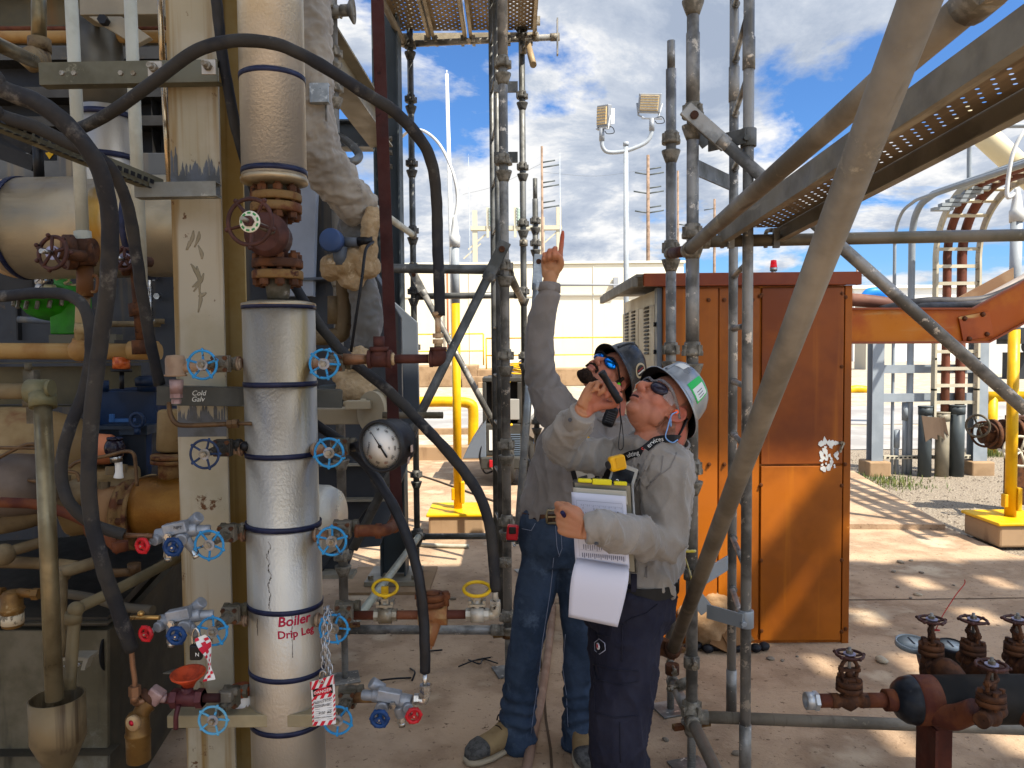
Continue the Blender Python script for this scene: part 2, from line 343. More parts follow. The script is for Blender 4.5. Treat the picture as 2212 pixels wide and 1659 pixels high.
def txt(body, size, R, loc, parent, mat, name='lettering', ext=.0004, align='CENTER', wrap=None, shear=0., bold=0.):
    """letters as a mesh; R columns = reading direction, up, outward"""
    cu = bpy.data.curves.new('t', 'FONT'); cu.body = body; cu.size = size; cu.extrude = ext; cu.align_x = align; cu.align_y = 'CENTER'; cu.shear = shear; cu.offset = bold; cu.resolution_u = 3
    ob = bpy.data.objects.new('t', cu); COL.objects.link(ob); bpy.context.view_layer.update()
    me = bpy.data.meshes.new_from_object(ob.evaluated_get(bpy.context.evaluated_depsgraph_get()))
    bpy.data.objects.remove(ob); bpy.data.curves.remove(cu)
    for v in me.vertices:
        q = V(v.co)
        v.co = (wrap(q) if wrap else (R @ q + V(loc)))-ROOT[parent.name]
    me.materials.clear()
    return link(name, me, mat, None, parent)
def RX(x, up, out): return Matrix((V(x).normalized(), V(up).normalized(), V(out).normalized())).transposed()
FRONT = RX((1, 0, 0), (0, 0, 1), (0, -1, 0))
slabM = M('tan_concrete', '#b09679', .88, 0, '#92795f', 2.0, .40, .6, streak='#b8a488', ss=(2, 2, 2), st=.56, c3='#5c4734', s3=26, t3=.575, w3=.1, bump=1., bs=60, bdet=9, bd=.006, rv=.08)
gravM = M('gravel_bed', '#8a7b6a', .95, 0, '#b5a892', 55, .45, .55, c3='#5c5248', s3=80, t3=.56, bump=1., bs=70, bd=.02, rv=0)
gravFar = M('pale_gravel', '#a89a84', .95, 0, '#c4b8a2', 3, c3='#7a6e5e', s3=40, t3=.58, bump=.5, bs=30, rv=0)
roadM = M('grey_asphalt', '#8f8b86', .9, 0, '#a5a29c', .8, c3='#76726c', s3=20, t3=.6, rv=0)
kerbM = M('brown_concrete', '#a08464', .9, 0, '#8c7254', 2, streak='#7c6248', ss=(4, 4, 1), st=.58, bump=.2, bs=20, rv=0)
def sheet(name, pts, z, mat, th=.0):
    b = MB()
    if th: b.prism([(p[0], p[1], z-th) for p in pts], (0, 0, th))
    else: b.add([(p[0], p[1], z) for p in pts], [tuple(range(len(pts)))])
    return struct(name, b, mat)
sheet('ground', [(-900, -60), (900, -60), (900, 1500), (-900, 1500)], -.06, gravFar)
g1 = G(2045, 1140); g2 = G(2128, 1196); gk = G(1838, 1020)
sheet('concrete_slab', [(-14, -8), (9, -8), (g2.x+1.6, g2.y-2.2), (g2.x+.2, g2.y), (g1.x, g1.y), (g1.x-1.6, g1.y), (2.6, 12.2), (-14, 12.2)], 0, slabM, .06)
w1 = G(1838, 1030); w2 = G(2042, 1133, .05); w3 = G(1834, 1131, .05)
sheet('walkway_slab', [(w3.x-.4, w3.y), (w2.x, w2.y), (w1.x+.12, w1.y+.2), (w1.x-.9, w1.y+.2)], .05, slabM, .09)
sheet('gravel_bed', [(g2.x-1.5, g1.y-.6), (14, g1.y-3), (24, 13), (2.7, 13)], -.03, gravM)
b = MB(); b.bx((-14, 12.0, -.06), (0.9, 12.25, .22)); struct('kerb', b, kerbM, bev=.02)
sheet('far_road', [(-60, 17.5), (60, 17.5), (60, 23), (-60, 23)], -.05, roadM)
sheet('road', [(3.2, 13.2), (40, 13.2), (40, 17), (3.2, 17)], -.045, roadM)
b = MB(); b.bx((-14, 16.2, -.06), (4, 16.4, .06)); struct('road_kerb', b, kerbM)
jm = M('joint_dirt', '#4c3c2c', .95); b = MB()
for x0, y0, x1, y1 in ((.16, 2.0, .09, 12), (-14, 7.6, 2.6, 7.72), (.2, 5.15, 6, 5.2)):
    pts = [V((x0+(x1-x0)*i/40+.012*noise.noise(V((i*.7, x0, 0))), y0+(y1-y0)*i/40+.012*noise.noise(V((i*.7, 5, x0))), .004)) for i in range(41)]; n = V((y1-y0, x0-x1, 0)).normalized()*.006
    for p, q in zip(pts, pts[1:]): b.add([p-n, p+n, q+n, q-n], [(0, 1, 2, 3)])
struct('slab_joints', b, jm)
# small stones and litter on the slab: each its own
stoneM = M('stone', '#6e6254', .9, 0, '#8f8574', 30, bump=.5, bs=60); paleSt = M('pale_stone', '#b3a68e', .9, 0, '#9a8c74', 30, bump=.4, bs=60)
def pebble(seed):
    b = MB(); b.ball((0, 0, 0), (1, .7, .42), n=9, m=6); rr = random.Random(seed)
    b.v = [tuple(V(v)*(1+.35*noise.noise(V(v)*1.3+V((seed*7., 0, 0))))) for v in b.v]; return b
pb = [pebble(i) for i in range(3)]
pebs = [(1665, 1425, 20, 0, 'dark flat chip by the foot of the orange cabinet'), (1690, 1428, 12, 1, 'small dark pebble before the orange cabinet doors'), (2022, 1407, 0, 0, ''),
        (1990, 1238, 12, 2, 'dark stone lying alone on the slab right of the cabinet'), (1930, 1236, 14, 0, 'stone on the slab nearest the cabinet right edge, in a scatter'), (1945, 1216, 18, 1, 'dark chip at the middle of the stone scatter'), (1968, 1212, 10, 2, 'tiny stone at the back of the stone scatter'),
        (1939, 1269, 12, 1, 'dark stone on the edge of the sunlit patch right of the cabinet'), (1982, 1286, 18, 4, 'pale stone inside the sunlit patch on the slab'), (1967, 1293, 10, 0, 'small dark stone beside the pale one on the sunlit patch'),
        (1438, 1600, 18, 0, 'grey stone on the slab near the dark blue trousers'), (1593, 1630, 26, 1, 'flat brown chip at the ladder foot'), (1905, 1430, 34, 3, 'long pale stone right of the cabinet corner'), (978, 1295, 16, 1, 'reddish chip under the low scaffold tube'), (773, 1491, 10, 0, 'pebble beside the screw jack base plate'),
        (1560, 1560, 8, 0, 'tiny pebble between ladder and scaffold post'), (1722, 1419, 9, 2, 'speck of stone near cabinet right corner'), (2060, 1265, 9, 0, 'small lone stone at right of the red wire tip')]
n_ = 0
for px, py, w, k, lab in pebs:
    if not w: continue
    p = G(px, py); s = m_(w, p.y)/2
    me = pb[n_ % 3].mesh(V((0, 0, 0)), 'stone'); o = link('stone', me, paleSt if k > 2 else stoneM, p+V((0, 0, s*.3)))
    o.scale = (s, s, s); o.rotation_euler = (0, 0, n_*1.3); tag(o, lab, 'stone', 'stones and chips on the concrete slab'); n_ += 1
wallW = M('white_tank_paint', '#dad4c0', .55, 0, '#d2cab2', .25, .4, .6, streak='#cec4ac', ss=(1.2, 1.2, .05), st=.6)
def wallbox(px0, px1, y0, y1, Y, dep):
    a = P(px0, y1, Y); b_ = P(px1, y0, Y); return a, b_
t = thing('storage_tank', 'large cream white storage tank behind yellow railing', 'tank', (0, 40, 0))
a = P(800, 800, 40); c = P(1345, 569, 40)
b = MB(); b.bx((a.x-6, 40, .3), (c.x+3.2, 56, c.z)); part(t, 'tank_wall', b, wallW, .05)
b = MB()
for px in (1015, 1282): q = P(px, 700, 40); b.bx((q.x-.02, 39.96, .9), (q.x+.02, 40, c.z-.1))
b.bx((a.x-6, 39.95, P(1100, 640, 40).z-.03), (c.x+3.2, 39.99, P(1100, 640, 40).z+.03)); part(t, 'seam', b, M('tank_seam', '#cfc9b8', .6))
b = MB(); b.bx((a.x-6.1, 39.9, c.z), (c.x+3.3, 56.1, c.z+.12)); part(t, 'top_rim', b, M('rim_paint', '#cbc6b4', .5))
b = MB(); q0 = P(1180, 616, 39.7); q1 = P(1345, 616, 39.7); b.cyl(q0, q1+V((3, 0, 0)), .06); b.box(P(1330, 612, 39.8), (.25, .3, .6)); part(t, 'wall_pipe', b, M('wall_pipe_grey', '#8d9094', .5))
q = P(968, 720, 39.9); b = MB(); b.cyl((q.x, 39.8, .9), (q.x, 39.8, P(968, 580, 40).z), .05); part(t, 'rusty_downpipe', b, M('rust_downpipe', '#9a5a38', .7))
t = thing('tank_base_wall', 'long tan concrete wall under the yellow railing', 'wall', (0, 37.2, 0))
z1 = P(960, 790, 37.2).z; z2 = P(1200, 797, 37.2).z; xs = P(1030, 800, 37.2).x
b = MB(); b.bx((-30, 37.2, -.06), (xs, 40, z1)); b.bx((xs, 37.2, -.06), (P(1345, 800, 37.2).x+3, 40, z2)); part(t, 'wall', b, kerbM, .04)
b = MB(); b.bx((xs-.7, 36.6, -.06), (xs+1.2, 37.19, .45)); b.bx((xs+.1, 36.0, -.06), (xs+1.2, 36.59, .2)); part(t, 'steps', b, kerbM, .02)
def railing(x0, x1, ztop, zmid, zb, Y, lab):
    t = thing('yellow_railing', lab, 'railing', (x0, Y, zb), 'yellow railings along the tank wall')
    b = MB(); b.cyl((x0, Y, ztop), (x1, Y, ztop), .035, n=8); part(t, 'top_rail', b, yelS)
    b = MB(); b.cyl((x0, Y, zmid), (x1, Y, zmid), .03, n=8); part(t, 'mid_rail', b, yelS)
    k = max(1, round((x1-x0)/6))
    for i in range(k+1): x = x0+(x1-x0)*i/k; b = MB(); b.cyl((x, Y, zb), (x, Y, ztop), .035, n=8); part(t, 'post', b, yelS)
pr = P(1044, 721, 37.6); railing(-12, pr.x, pr.z, P(1044, 758, 37.6).z, z1, 37.6, 'yellow pipe railing on the wall left of the step')
pl = P(1050, 731, 37.7); railing(pl.x, P(1350, 731, 37.7).x+2, pl.z, P(1050, 768, 37.7).z, z2, 37.7, 'yellow pipe railing on the wall right of the step')
# far low building, container yard, truck on the right
b = MB(); p0 = P(1845, 646, 92); p1 = P(2030, 622, 92); b.bx((p0.x, 92, -.06), (p1.x+30, 99, p1.z)); b.bx((p0.x-.4, 91.6, p1.z), (p1.x+30, 99.5, p1.z+.35))
solo('white_warehouse', b, M('far_white_paint', '#d9d8d2', .6), 'long white building far off behind the cable tray', 'building')
p0 = P(1862, 650, 60); p1 = P(1918, 634, 60); t = thing('covered_stack', 'stack under a bright blue tarp far behind the orange cabinet', 'stack', (p0.x, 60, 0)); b = MB()
b.tube([V((p0.x, 60, p0.z)), V((p0.x+.6, 60, p1.z+.05)), V((p1.x-.5, 60, p1.z)), V((p1.x, 60, p0.z))], [.3, .42, .42, .3], 10); part(t, 'tarp', b, M('blue_tarp', '#1f74c8', .5)); b = MB(); b.bx((p0.x-.1, 59, -.06), (p1.x+.1, 61, p0.z)); part(t, 'load', b, M('pale_load', '#b8b2a2', .8))
t = thing('white_truck', 'white lorry parked on the far gravel seen under the orange tray', 'truck', G(1945, 771))
g = G(1945, 771); Yt = g.y; tw = M('truck_white', '#d0cfc8', .4); tb = M('truck_black', '#1c1c1e', .6)
b = MB(); b.bx((P(1838, 760, Yt).x-3, Yt, .62), (P(1915, 760, Yt).x, Yt+2.4, 2.9)); part(t, 'cab', b, tw, .1)
b = MB(); b.bx((P(1916, 760, Yt).x, Yt+.1, .95), (P(2010, 760, Yt).x, Yt+2.3, 1.3)); part(t, 'chassis', b, tb)
b = MB(); b.bx((P(1923, 760, Yt).x, Yt-.1, 1.31), (P(2010, 760, Yt).x, Yt+2.4, 3.)); part(t, 'box_body', b, tw, .05)
r = (769-738)/2*Yt/F*.95
for px in (1948, 1845):
    c_ = V((P(px, 760, Yt).x, Yt-.12, r-.05)); b = MB(); b.lathe(c_, (0, 1, 0), [(0, r*.7), (0, r), (.3, r), (.3, r*.6)], 28); w_ = part(t, 'wheel', b, M('tyre', '#3a3836', .8))
    b = MB(); b.lathe(c_-V((0, .02, 0)), (0, 1, 0), [(0, .05), (.03, r*.35), (-.01, r*.68), (.06, r*.7)], 28); part(w_, 'rim', b, tw)
b = MB(); b.bx((P(1858, 752, Yt).x-.4, Yt-.15, .9), (P(1882, 752, Yt).x, Yt-.02, 1.3)); part(t, 'headlight', b, steel, .05)
b = MB(); q0 = P(2135, 725, 48); b.bx((q0.x, 48, -.06), (q0.x+30, 50, q0.z+1.0)); solo('pale_wall', b, M('pale_wall_paint', '#b7b4b0', .7), 'pale grey wall far behind the yellow lamp post at right', 'wall')
b = MB(); q0 = P(2193, 712, 40); b.bx((q0.x, 40, q0.z-.5), (q0.x+4, 42, q0.z+.1)); b.bx((q0.x+.3, 39.95, q0.z-.75), (q0.x+3.4, 42, q0.z-.5))
for i in range(2): b.lathe((q0.x+.8+i*2.2, 39.9, q0.z-.9), (0, 1, 0), [(0, .1), (0, .38), (.25, .38), (.25, .1)], 18)
b.bx((q0.x, 40.4, -.06), (q0.x+4, 41, q0.z-1.2)); solo('dark_trailer', b, M('dark_trailer', '#2c2e30', .6), 'dark trailer behind the right yellow lamp post', 'trailer')
# poles, masts and the switchyard frame
polM = M('weathered_wood_pole', '#8a7462', .9, 0, '#6f5c4c', 3); cheM = M('insulator_grey', '#4d5354', .5); paleS = M('pale_frame_steel', '#b5ad98', .6)
def upole(px, ytop, ybot, Y, w, arms, lab, side=(-1, 1)):
    a = P(px, ybot, Y); z1 = P(px, ytop, Y).z
    t = thing('utility_pole', lab, 'utility pole', (a.x, Y, 0), 'utility poles on the skyline')
    b = MB(); b.cyl((a.x, Y, 0), (a.x, Y, z1), w/2*1.2, w/2*.8, n=10); part(t, 'pole', b, polM)
    for y, s in arms:
        z = P(px, y, Y).z; b = MB(); L_ = m_(28, Y)*s
        b.cyl((a.x, Y, z), (a.x+L_, Y, z+abs(L_)*.16*(1 if abs(s) > .9 else -1)), .06, n=8); part(t, 'line_post', b, cheM)
upole(1172, 316, 560, 60, .22, [(351, 1.), (362, 1.3), (395, 1.), (405, 1.3), (438, 1.), (450, 1.3)], 'tall utility pole left of the floodlights with line posts to one side')
upole(1400, 335, 600, 60, .3, [(366, 1.), (378, 1.2), (407, 1.), (418, 1.2), (449, 1.), (460, 1.2), (377, -1.), (418, -1.1), (460, -1.)], 'utility pole with line posts on both sides, right of the floodlight mast')
upole(1464, 369, 600, 70, .25, [(484, .8)], 'bare brown pole right behind the scaffold post tops')
upole(1543, 430, 600, 80, .3, [(450, -.8)], 'short utility pole seen between scaffold post and ladder')
upole(1850, 555, 700, 110, .3, [(594, .7)], 'distant pole left of the cable ladder above the tray')
def mast(px0, y0, px1, y1, Y, r, mat, lab, name='mast'):
    a = P(px0, y0, Y); c = P(px1, y1, Y); b = MB(); b.cyl((c.x, Y, -.06), (a.x, Y, a.z), r*1.25, r*.7, n=10); b.cyl((a.x, Y, a.z), (a.x, Y, a.z+m_(8, Y)), r*.25, n=6)
    return solo(name, b, mat, lab, 'mast')
mast(965, 160, 983, 780, 26, .085, whitePole, 'tall pale lightning mast with a rust stained lower half')
mast(1012, 340, 1016, 580, 55, .03, greyPole, 'thin grey mast left of the switchyard frame')
mast(1209, 330, 1211, 575, 50, .04, greyPole, 'thin grey mast beside the pointing finger')
t = thing('switchyard_frame', 'pale steel switchyard frame with insulators beyond the tank', 'frame', P(1110, 575, 62))
zf = P(1110, 490, 62).z; x0 = P(1017, 490, 62).x; x1 = P(1213, 490, 62).x
b = MB(); b.bx((x0, 61.7, zf-.28), (x1, 62.3, zf+.05)); part(t, 'crossbeam', b, paleS)
for px, tp in ((1026, 455), (1207, 448), (1171, 470)): x = P(px, 500, 62).x; b = MB(); b.bx((x-.2, 61.8, 0), (x+.2, 62.2, P(px, tp, 62).z)); part(t, 'column', b, paleS)
for px in (1055, 1114):
    x = P(px, 500, 62).x; b = MB(); b.bx((x-.14, 61.6, zf-.9), (x+.06, 61.69, P(px, 450, 62).z)); pp = part(t, 'hanger', b, paleS)
    b = MB(); b.lathe((x+.25, 61.6, zf+.1), (0, 0, 1), [(i*.12, .22 if i % 2 else .12) for i in range(12)], 10); part(pp, 'insulator', b, M('porcelain', '#9fb0a4', .4))
for px, py in ((1030, 520), (1195, 505), (1020, 540)): a = P(px, py, 61.9); b = MB(); b.bar(a+V((-.7, 0, -.7)), a+V((.7, 0, .5)), .1, .12); part(t, 'brace', b, paleS)
wireM = M('line_wire', '#6d7278', .6)
for i, (a, c, lab) in enumerate([((1172, 352, 60), (1000, 420, 80), 'overhead line from the left utility pole'), ((1400, 366, 60), (1172, 372, 60), 'overhead line strung between the two utility poles'), ((1060, 520, 62), (1110, 700, 45), 'thin drop line under the switchyard frame')]):
    p, q = P(*a), P(*c); b = MB(); b.tube([p, (p+q)/2+V((0, 0, -.4)), q], .012, 5); solo('overhead_line', b, wireM, lab, 'power line')
# floodlight mast
t = thing('floodlight_pole', 'grey steel pole with two floodlights on a U shaped bracket', 'light pole', VP(1353, 640, 14, 0))
Yf = 14; a = P(1352, 313, Yf); c = P(1355, 640, Yf)
b = MB(); b.cyl((a.x, Yf, 0), (a.x, Yf, a.z), m_(6.5, Yf), m_(5, Yf), n=16); b.cyl((a.x, Yf, a.z-.02), (a.x, Yf, a.z+.05), m_(6, Yf), n=16); part(t, 'pole', b, greyPole)
b = MB(); b.tube([P(1300, 300, Yf), P(1302, 318, Yf), P(1315, 329, Yf), P(1352, 326, Yf), P(1392, 310, Yf), P(1406, 292, Yf), P(1408, 275, Yf)], m_(4.3, Yf), 12); part(t, 'bracket', b, greyPole)
ledM = M('led_panel', '#d9c08e', .3, 0, '#c4a878', 30); hou = M('floodlight_housing', '#8c9094', .5, .3); houW = M('floodlight_white', '#d5d6d4', .5)
def flood(cx_, cy_, w, h, n, roll, st):
    n = V(n).normalized(); x = n.cross(V((0, 0, 1))).normalized(); x = (Matrix.Rotation(R_(roll), 3, n) @ x); z = x.cross(n)*-1
    if z.z < 0: z = -z
    x = -n.cross(z) if n.cross(z).x > 0 else n.cross(z)
    R = Matrix((x, n, z)).transposed(); c = P(cx_, cy_, Yf); w = m_(w, Yf); h = m_(h, Yf)
    b = MB(); b.box(c-n*.06, (w, .10, h), R); f = part(t, 'lamp_housing', b, hou, .015)
    b = MB(); b.box(c+n*.0, (w*.8, .03, h*.78), R); g = part(f, 'led_panel', b, ledM)
    b = MB()
    for i in range(6): b.box(c+n*.02+z*(h*.66*(i-2.5)/5), (w*.76, .01, .012), R)
    part(f, 'louvre', b, hou)
    b = MB()
    for i in range(5): b.box(c-n*.17+x*(w*.16*(i-2)), (.02, .12, h*.7), R)
    part(f, 'cooling_fins', b, houW)
    s = P(*st, Yf); b = MB(); b.cyl(s-V((0, 0, .12)), s+V((0, 0, .1)), .05, .045, n=12); b.tube([s+V((0, 0, .1))-x*w*.3, c-z*h*.62-x*w*.45-n*.05, c-x*w*.56-n*.05, ], .018, 6, 0); b.tube([s+V((0, 0, .1))+x*w*.3, c-z*h*.62+x*w*.45-n*.05, c+x*w*.56-n*.05], .018, 6, 0); b.bar(s+V((0, 0, .1))-x*w*.45, s+V((0, 0, .1))+x*w*.45, .05, .02); part(f, 'yoke', b, hou)
    b = MB(); b.tube([s+V((.05, -.03, .1)), s+V((.18, -.03, .12)), s+V((.22, -.03, .02)), s+V((.1, -.03, .0)), s+V((.05, -.03, .05))], .008, 6); part(f, 'cable', b, black)
flood(1300, 250, 33, 45, (-.75, -.62, -.1), -8, (1300, 290)); flood(1403, 222, 48, 40, (-.25, -.95, -.12), -6, (1408, 268))
# gooseneck lamp posts, yellow below
def gooseneck(px, ybase, Y, ysplit, ycap, w, arc, lab, wz):
    a = P(px, ybase, Y); x = a.x; zb = .22
    t = thing('lamp_post', lab, 'lamp post', (x, Y, 0), 'yellow and grey gooseneck lamp posts')
    zs = P(px, ysplit, Y).z; zc = P(px, ycap, Y).z
    b = MB(); b.bx((x-.26, Y-.26, 0), (x+.26, Y+.26, zb-.03)); part(t, 'plinth', b, kerbM, .02)
    b = MB(); b.bx((x-.28, Y-.28, zb-.03), (x+.28, Y+.28, zb)); part(t, 'base_cap', b, yelS, .01)
    b = MB(); b.cyl((x, Y, zb), (x, Y, zs), w); part(t, 'lower_pole', b, yelS)
    b = MB(); b.bx((x+w*.7, Y-.05, zb+.05), (x+w*1.6, Y+.03, zb+.26)); b.bx((x-w*1.5, Y-.03, zb+.08), (x-w*.7, Y+.03, zb+.2)); part(t, 'handhole_box', b, yelS, .008)
    b = MB(); b.cyl((x, Y, zs), (x, Y, zc), w*1.02, w*.98); part(t, 'upper_pole', b, greyPole)
    b = MB(); b.lathe((x, Y, zc), (0, 0, 1), [(-.06, w*1.2), (.04, w*1.25), (.05, w*1.05), (.15, w*.75), (.22, w*.5), (.24, w*.35)], 20); part(t, 'cap', b, whitePole)
    b = MB(); b.tube([V((x, Y, zc+.2))]+[P(u, v, Y+d) for u, v, d in arc], w*.36, 12); part(t, 'gooseneck', b, whitePole)
gooseneck(990, 1140, 7.3, 655, 520, .041, [(988, 430, 0), (978, 372, 0), (950, 313, .2), (915, 283, .4), (885, 283, .6), (863, 300, .8)], 'yellow and grey gooseneck lamp post behind the left scaffold', 0)
gooseneck(2181, 1170, 6.75, 712, 465, .047, [(2176, 425, 0), (2180, 370, 0), (2192, 320, 0), (2215, 282, 0), (2250, 262, 0)], 'yellow and grey gooseneck lamp post at the right edge', 0)
# yellow pipe barriers
def barrier(pts, Y, r, lab):
    q = [P(u, v, Y+d) for u, v, d in pts]; q[-1].z = -.03; b = MB(); b.tube(q, r, 16, 4); solo('pipe_barrier', b, yelS, lab, 'barrier', 'yellow guard pipes')
barrier([(840, 868, 0), (900, 868, 0), (985, 868, 0), (1014, 872, 0), (1022, 885, 0), (1022, 940, 0), (1022, 992, 0)], 12.2, .085, 'yellow guard pipe left of the welding generator')
b = MB(); q0 = P(2130, 857, 12.4); b.cyl(q0, q0+V((4, 0, 0)), .085); b.cyl(q0+V((.1, 0, 0)), V((q0.x+.1, 12.4, -.05)), .085); solo('pipe_barrier', b, yelS, 'yellow guard pipe behind the grey frame column at right', 'barrier', 'yellow guard pipes')
b = MB(); q0 = G(1842, 845); b.tube([q0+V((-.4, 0, -.02)), q0+V((.1, 0, .08)), q0+V((.5, 0, .05)), q0+V((.7, 0, -.03))], .16, 10); solo('kerb_marker', b, yelS, 'yellow painted kerb end beside the far road', 'kerb marker')
# welding generator on a trailer
Yw = 9.7; t = thing('welding_generator', 'blue topped welding generator on a two wheel trailer', 'generator', G(1075, 1046))
gx0 = P(1046, 900, Yw).x; gx1 = P(1158, 900, Yw).x; zt = P(1100, 815, Yw).z; zm = P(1100, 915, Yw).z; zb = P(1100, 985, Yw).z
gDark = M('generator_grey', '#34332f', .5, 0, '#3d3b36', 5); gBlk = M('generator_black', '#141414', .6); gBlue = M('generator_blue', '#1670b8', .4)
b = MB(); b.bx((gx0, Yw, zb), (gx1, Yw+1.5, zm)); part(t, 'lower_body', b, gDark, .02)
b = MB(); b.bx((gx0, Yw+.15, zm), (gx1, Yw+1.5, zt-.02)); part(t, 'upper_body', b, gBlk, .02)
b = MB(); b.bx((gx0-.02, Yw, zt-.06), (gx1-.18, Yw+.5, zt)); b.bx((gx0-.02, Yw, zm), (gx0+.03, Yw+.16, zt-.06)); b.bx((gx1-.24, Yw, zm+.0), (gx1-.17, Yw+.16, zt-.06)); b.bx((gx0+.14, Yw+.02, zt-.3), (gx0+.32, Yw+.14, zt-.08)); part(t, 'front_frame', b, gDark, .012)
b = MB(); b.bx((gx1-.17, Yw+.02, zt-.28), (gx1+.05, Yw+1.5, zt)); b.bx((gx1-.05, Yw+.0, zt-.9), (gx1+.05, Yw+.9, zt-.28)); part(t, 'blue_hood', b, gBlue, .02)
b = MB(); b.lathe((gx1+.08, Yw-.02, zt-.55), (0, 1, 0), [(0, .02), (0, .26), (.03, .26), (.03, .02)], 24); part(t, 'white_roundel', b, white)
b = MB(); b.bx((gx0+.06, Yw-.012, zm-.34), (gx0+.17, Yw-.003, zm-.08)); part(t, 'label_plate', b, white)
b = MB()
for i in range(14): b.box((gx0+.36, Yw-.008, zm-.14-i*.028), (.2, .015, .012));
for i in range(12): b.box((gx1-.13, Yw-.008, zt-.36-i*.03), (.06, .015, .014))
part(t, 'louvres', b, M('louvre_blue_grey', '#5a6672', .5))
b = MB(); b.tube([(gx0+.33, Yw-.03, zt-.05), (gx0+.24, Yw-.06, zt-.25), (gx0+.2, Yw-.07, zt-.5), (gx0+.26, Yw-.07, zt-.62), (gx0+.36, Yw-.05, zt-.6)], .015, 8); part(t, 'yellow_cable', b, yelS)
b = MB(); b.bx((gx0+.26, Yw-.02, zm+.05), (gx0+.45, Yw+.1, zt-.28)); b.bx((gx0+.15, Yw-.02, zt-.32), (gx0+.24, Yw+.05, zt-.17)); b.cyl((gx0+.55, Yw-.04, zm+.0), (gx0+.68, Yw-.06, zm+.12), .04); part(t, 'control_panel', b, M('panel_grey', '#8f8d86', .5), .008)
b = MB(); z_ = P(1100, 1000, Yw).z; b.bx((gx0-.05, Yw-.1, z_-.07), (gx1+.05, Yw-.0, z_+.09)); part(t, 'bumper', b, gDark, .02)
b = MB(); b.box((gx0+.17, Yw-.115, z_+.01), (.22, .03, .1)); l_ = part(t, 'tail_light', b, M('red_lens', '#a01c24', .3), .012)
b = MB(); b.torus((gx0+.17, Yw-.115, z_+.01), (0, 1, 0), .09, .012, 24, 6); part(l_, 'bezel', b, steel)
for xx, zz_ in ((gx0+.16, 0), (gx1-.1, 0)):
    rr = .29; c_ = V((xx, Yw+.15, rr)); b = MB(); b.lathe(c_, (1, 0, 0), [(-.02, .14), (0, .2), (.0, .26), (.03, rr), (.19, rr), (.22, .26), (.22, .16)], 28); w_ = part(t, 'wheel', b, M('tyre_tread', '#2f2c28', .85, bump=.8, bs=60));
    b = MB(); b.lathe(c_+V((.21, 0, 0)), (1, 0, 0), [(-.05, .05), (.0, .06), (.0, .15), (.02, .16)], 20); part(w_, 'rim', b, greyPole)
b = MB(); q = [(gx0-.28, 0, .36), (gx0-.2, 0, .52), (gx0-.1, 0, .68), (gx0+.02, 0, .85), (gx0+.02, 0, .36)]; b.prism([(x, Yw-.05, z) for x, _, z in q], (0, 1.0, 0)); part(t, 'fender', b, M('fender_grey', '#5f666e', .5), .01)
b = MB(); b.bx((gx0+.1, Yw+.2, .26), (gx1-.05, Yw+1.9, .36)); part(t, 'chassis', b, gBlk)
b = MB(); b.tube([(gx0+.02, Yw-.02, zm-.1), (gx0-.06, Yw-.05, zm-.4), (gx0, Yw-.06, zm-.62), (gx0+.12, Yw-.03, zm-.6)], .012, 8); part(t, 'black_hose', b, black)
b = MB(); rnd = random.Random(3)
c_ = V(((gx0+gx1)/2+.1, Yw+.35, zt+.06))
for i in range(7): b.torus(c_+V((rnd.uniform(-.04, .04), rnd.uniform(-.05, .05), i*.018)), (rnd.uniform(-.15, .15), rnd.uniform(-.3, .1), 1), .2+rnd.uniform(-.03, .03), .012, 28, 6)
solo('cable_coil', b, yelS, 'coil of yellow cable lying on the welding generator', 'cable')
b = MB(); b.ball((gx0+.28, Yw+.3, zt+.1), (.11, .12, .14)); b.v = [tuple(V(v)+V(v).normalized()*.03*noise.noise(V(v)*14)) for v in b.v]; solo('plastic_bag', b, M('clear_grey_bag', '#8f99a8', .3), 'crumpled grey bag on the left of the welding generator', 'bag')
b = MB(); b.cyl((gx0+.58, Yw+.1, zt), (gx0+.58, Yw+.1, zt+.09), .045); b.cyl((gx0+.68, Yw+.1, zt), (gx0+.68, Yw+.1, zt+.09), .045); part(t, 'filler_caps', b, black)
b = MB(); b.ball((gx1-.1, Yw+.5, zt+.14), (.13, .1, .1)); solo('work_gloves', b, M('purple_grey_cloth', '#4a4456', .8, bump=.4, bs=30), 'dark cloth bundle beside the yellow cable coil', 'cloth')
# ground cable on the slab
b = MB(); b.tube([G(880, 1018, .012), G(940, 1037, .012), G(1010, 1062, .012), G(1090, 1090, .012)], .012, 8); solo('ground_cable', b, M('dusty_cable', '#4f443a', .8), 'dusty cable running along the slab behind the scaffold', 'cable')
b = MB(); b.tube([G(905, 1176, .02), G(960, 1179, .02), G(1013, 1180, .02)], .018, 8); solo('loose_conduit', b, whiteP, 'short pale conduit lying on the slab below the lamp post', 'conduit')
Yc = 4.42; A_ = P(1432, 1000, Yc); B_ = P(1836, 1000, Yc); zt = P(1640, 590, Yc).z; zf = P(1640, 618, Yc).z; dep = 1.5
t = thing('control_cabinet', 'tall rust orange steel cabinet with beige louvred side', 'cabinet', (A_.x, Yc, 0))
x0, x1 = A_.x, B_.x
b = MB(); b.bx((x0+.06, Yc+.006, .0), (x1-.01, Yc+dep, zf)); part(t, 'body', b, orangeC)
b = MB(); sm_ = [P(u, 900, Yc).x for u in (1434, 1551, 1641, 1821)]
for a_, c_ in ((sm_[0]+.02, sm_[1]-.004), (sm_[1]+.004, sm_[2]-.004)): b.bx((a_, Yc-.006, .02), (c_, Yc+.006, zf-.01))
part(t, 'narrow_panels', b, orangeC, .003)
zs = P(1730, 1004, Yc).z
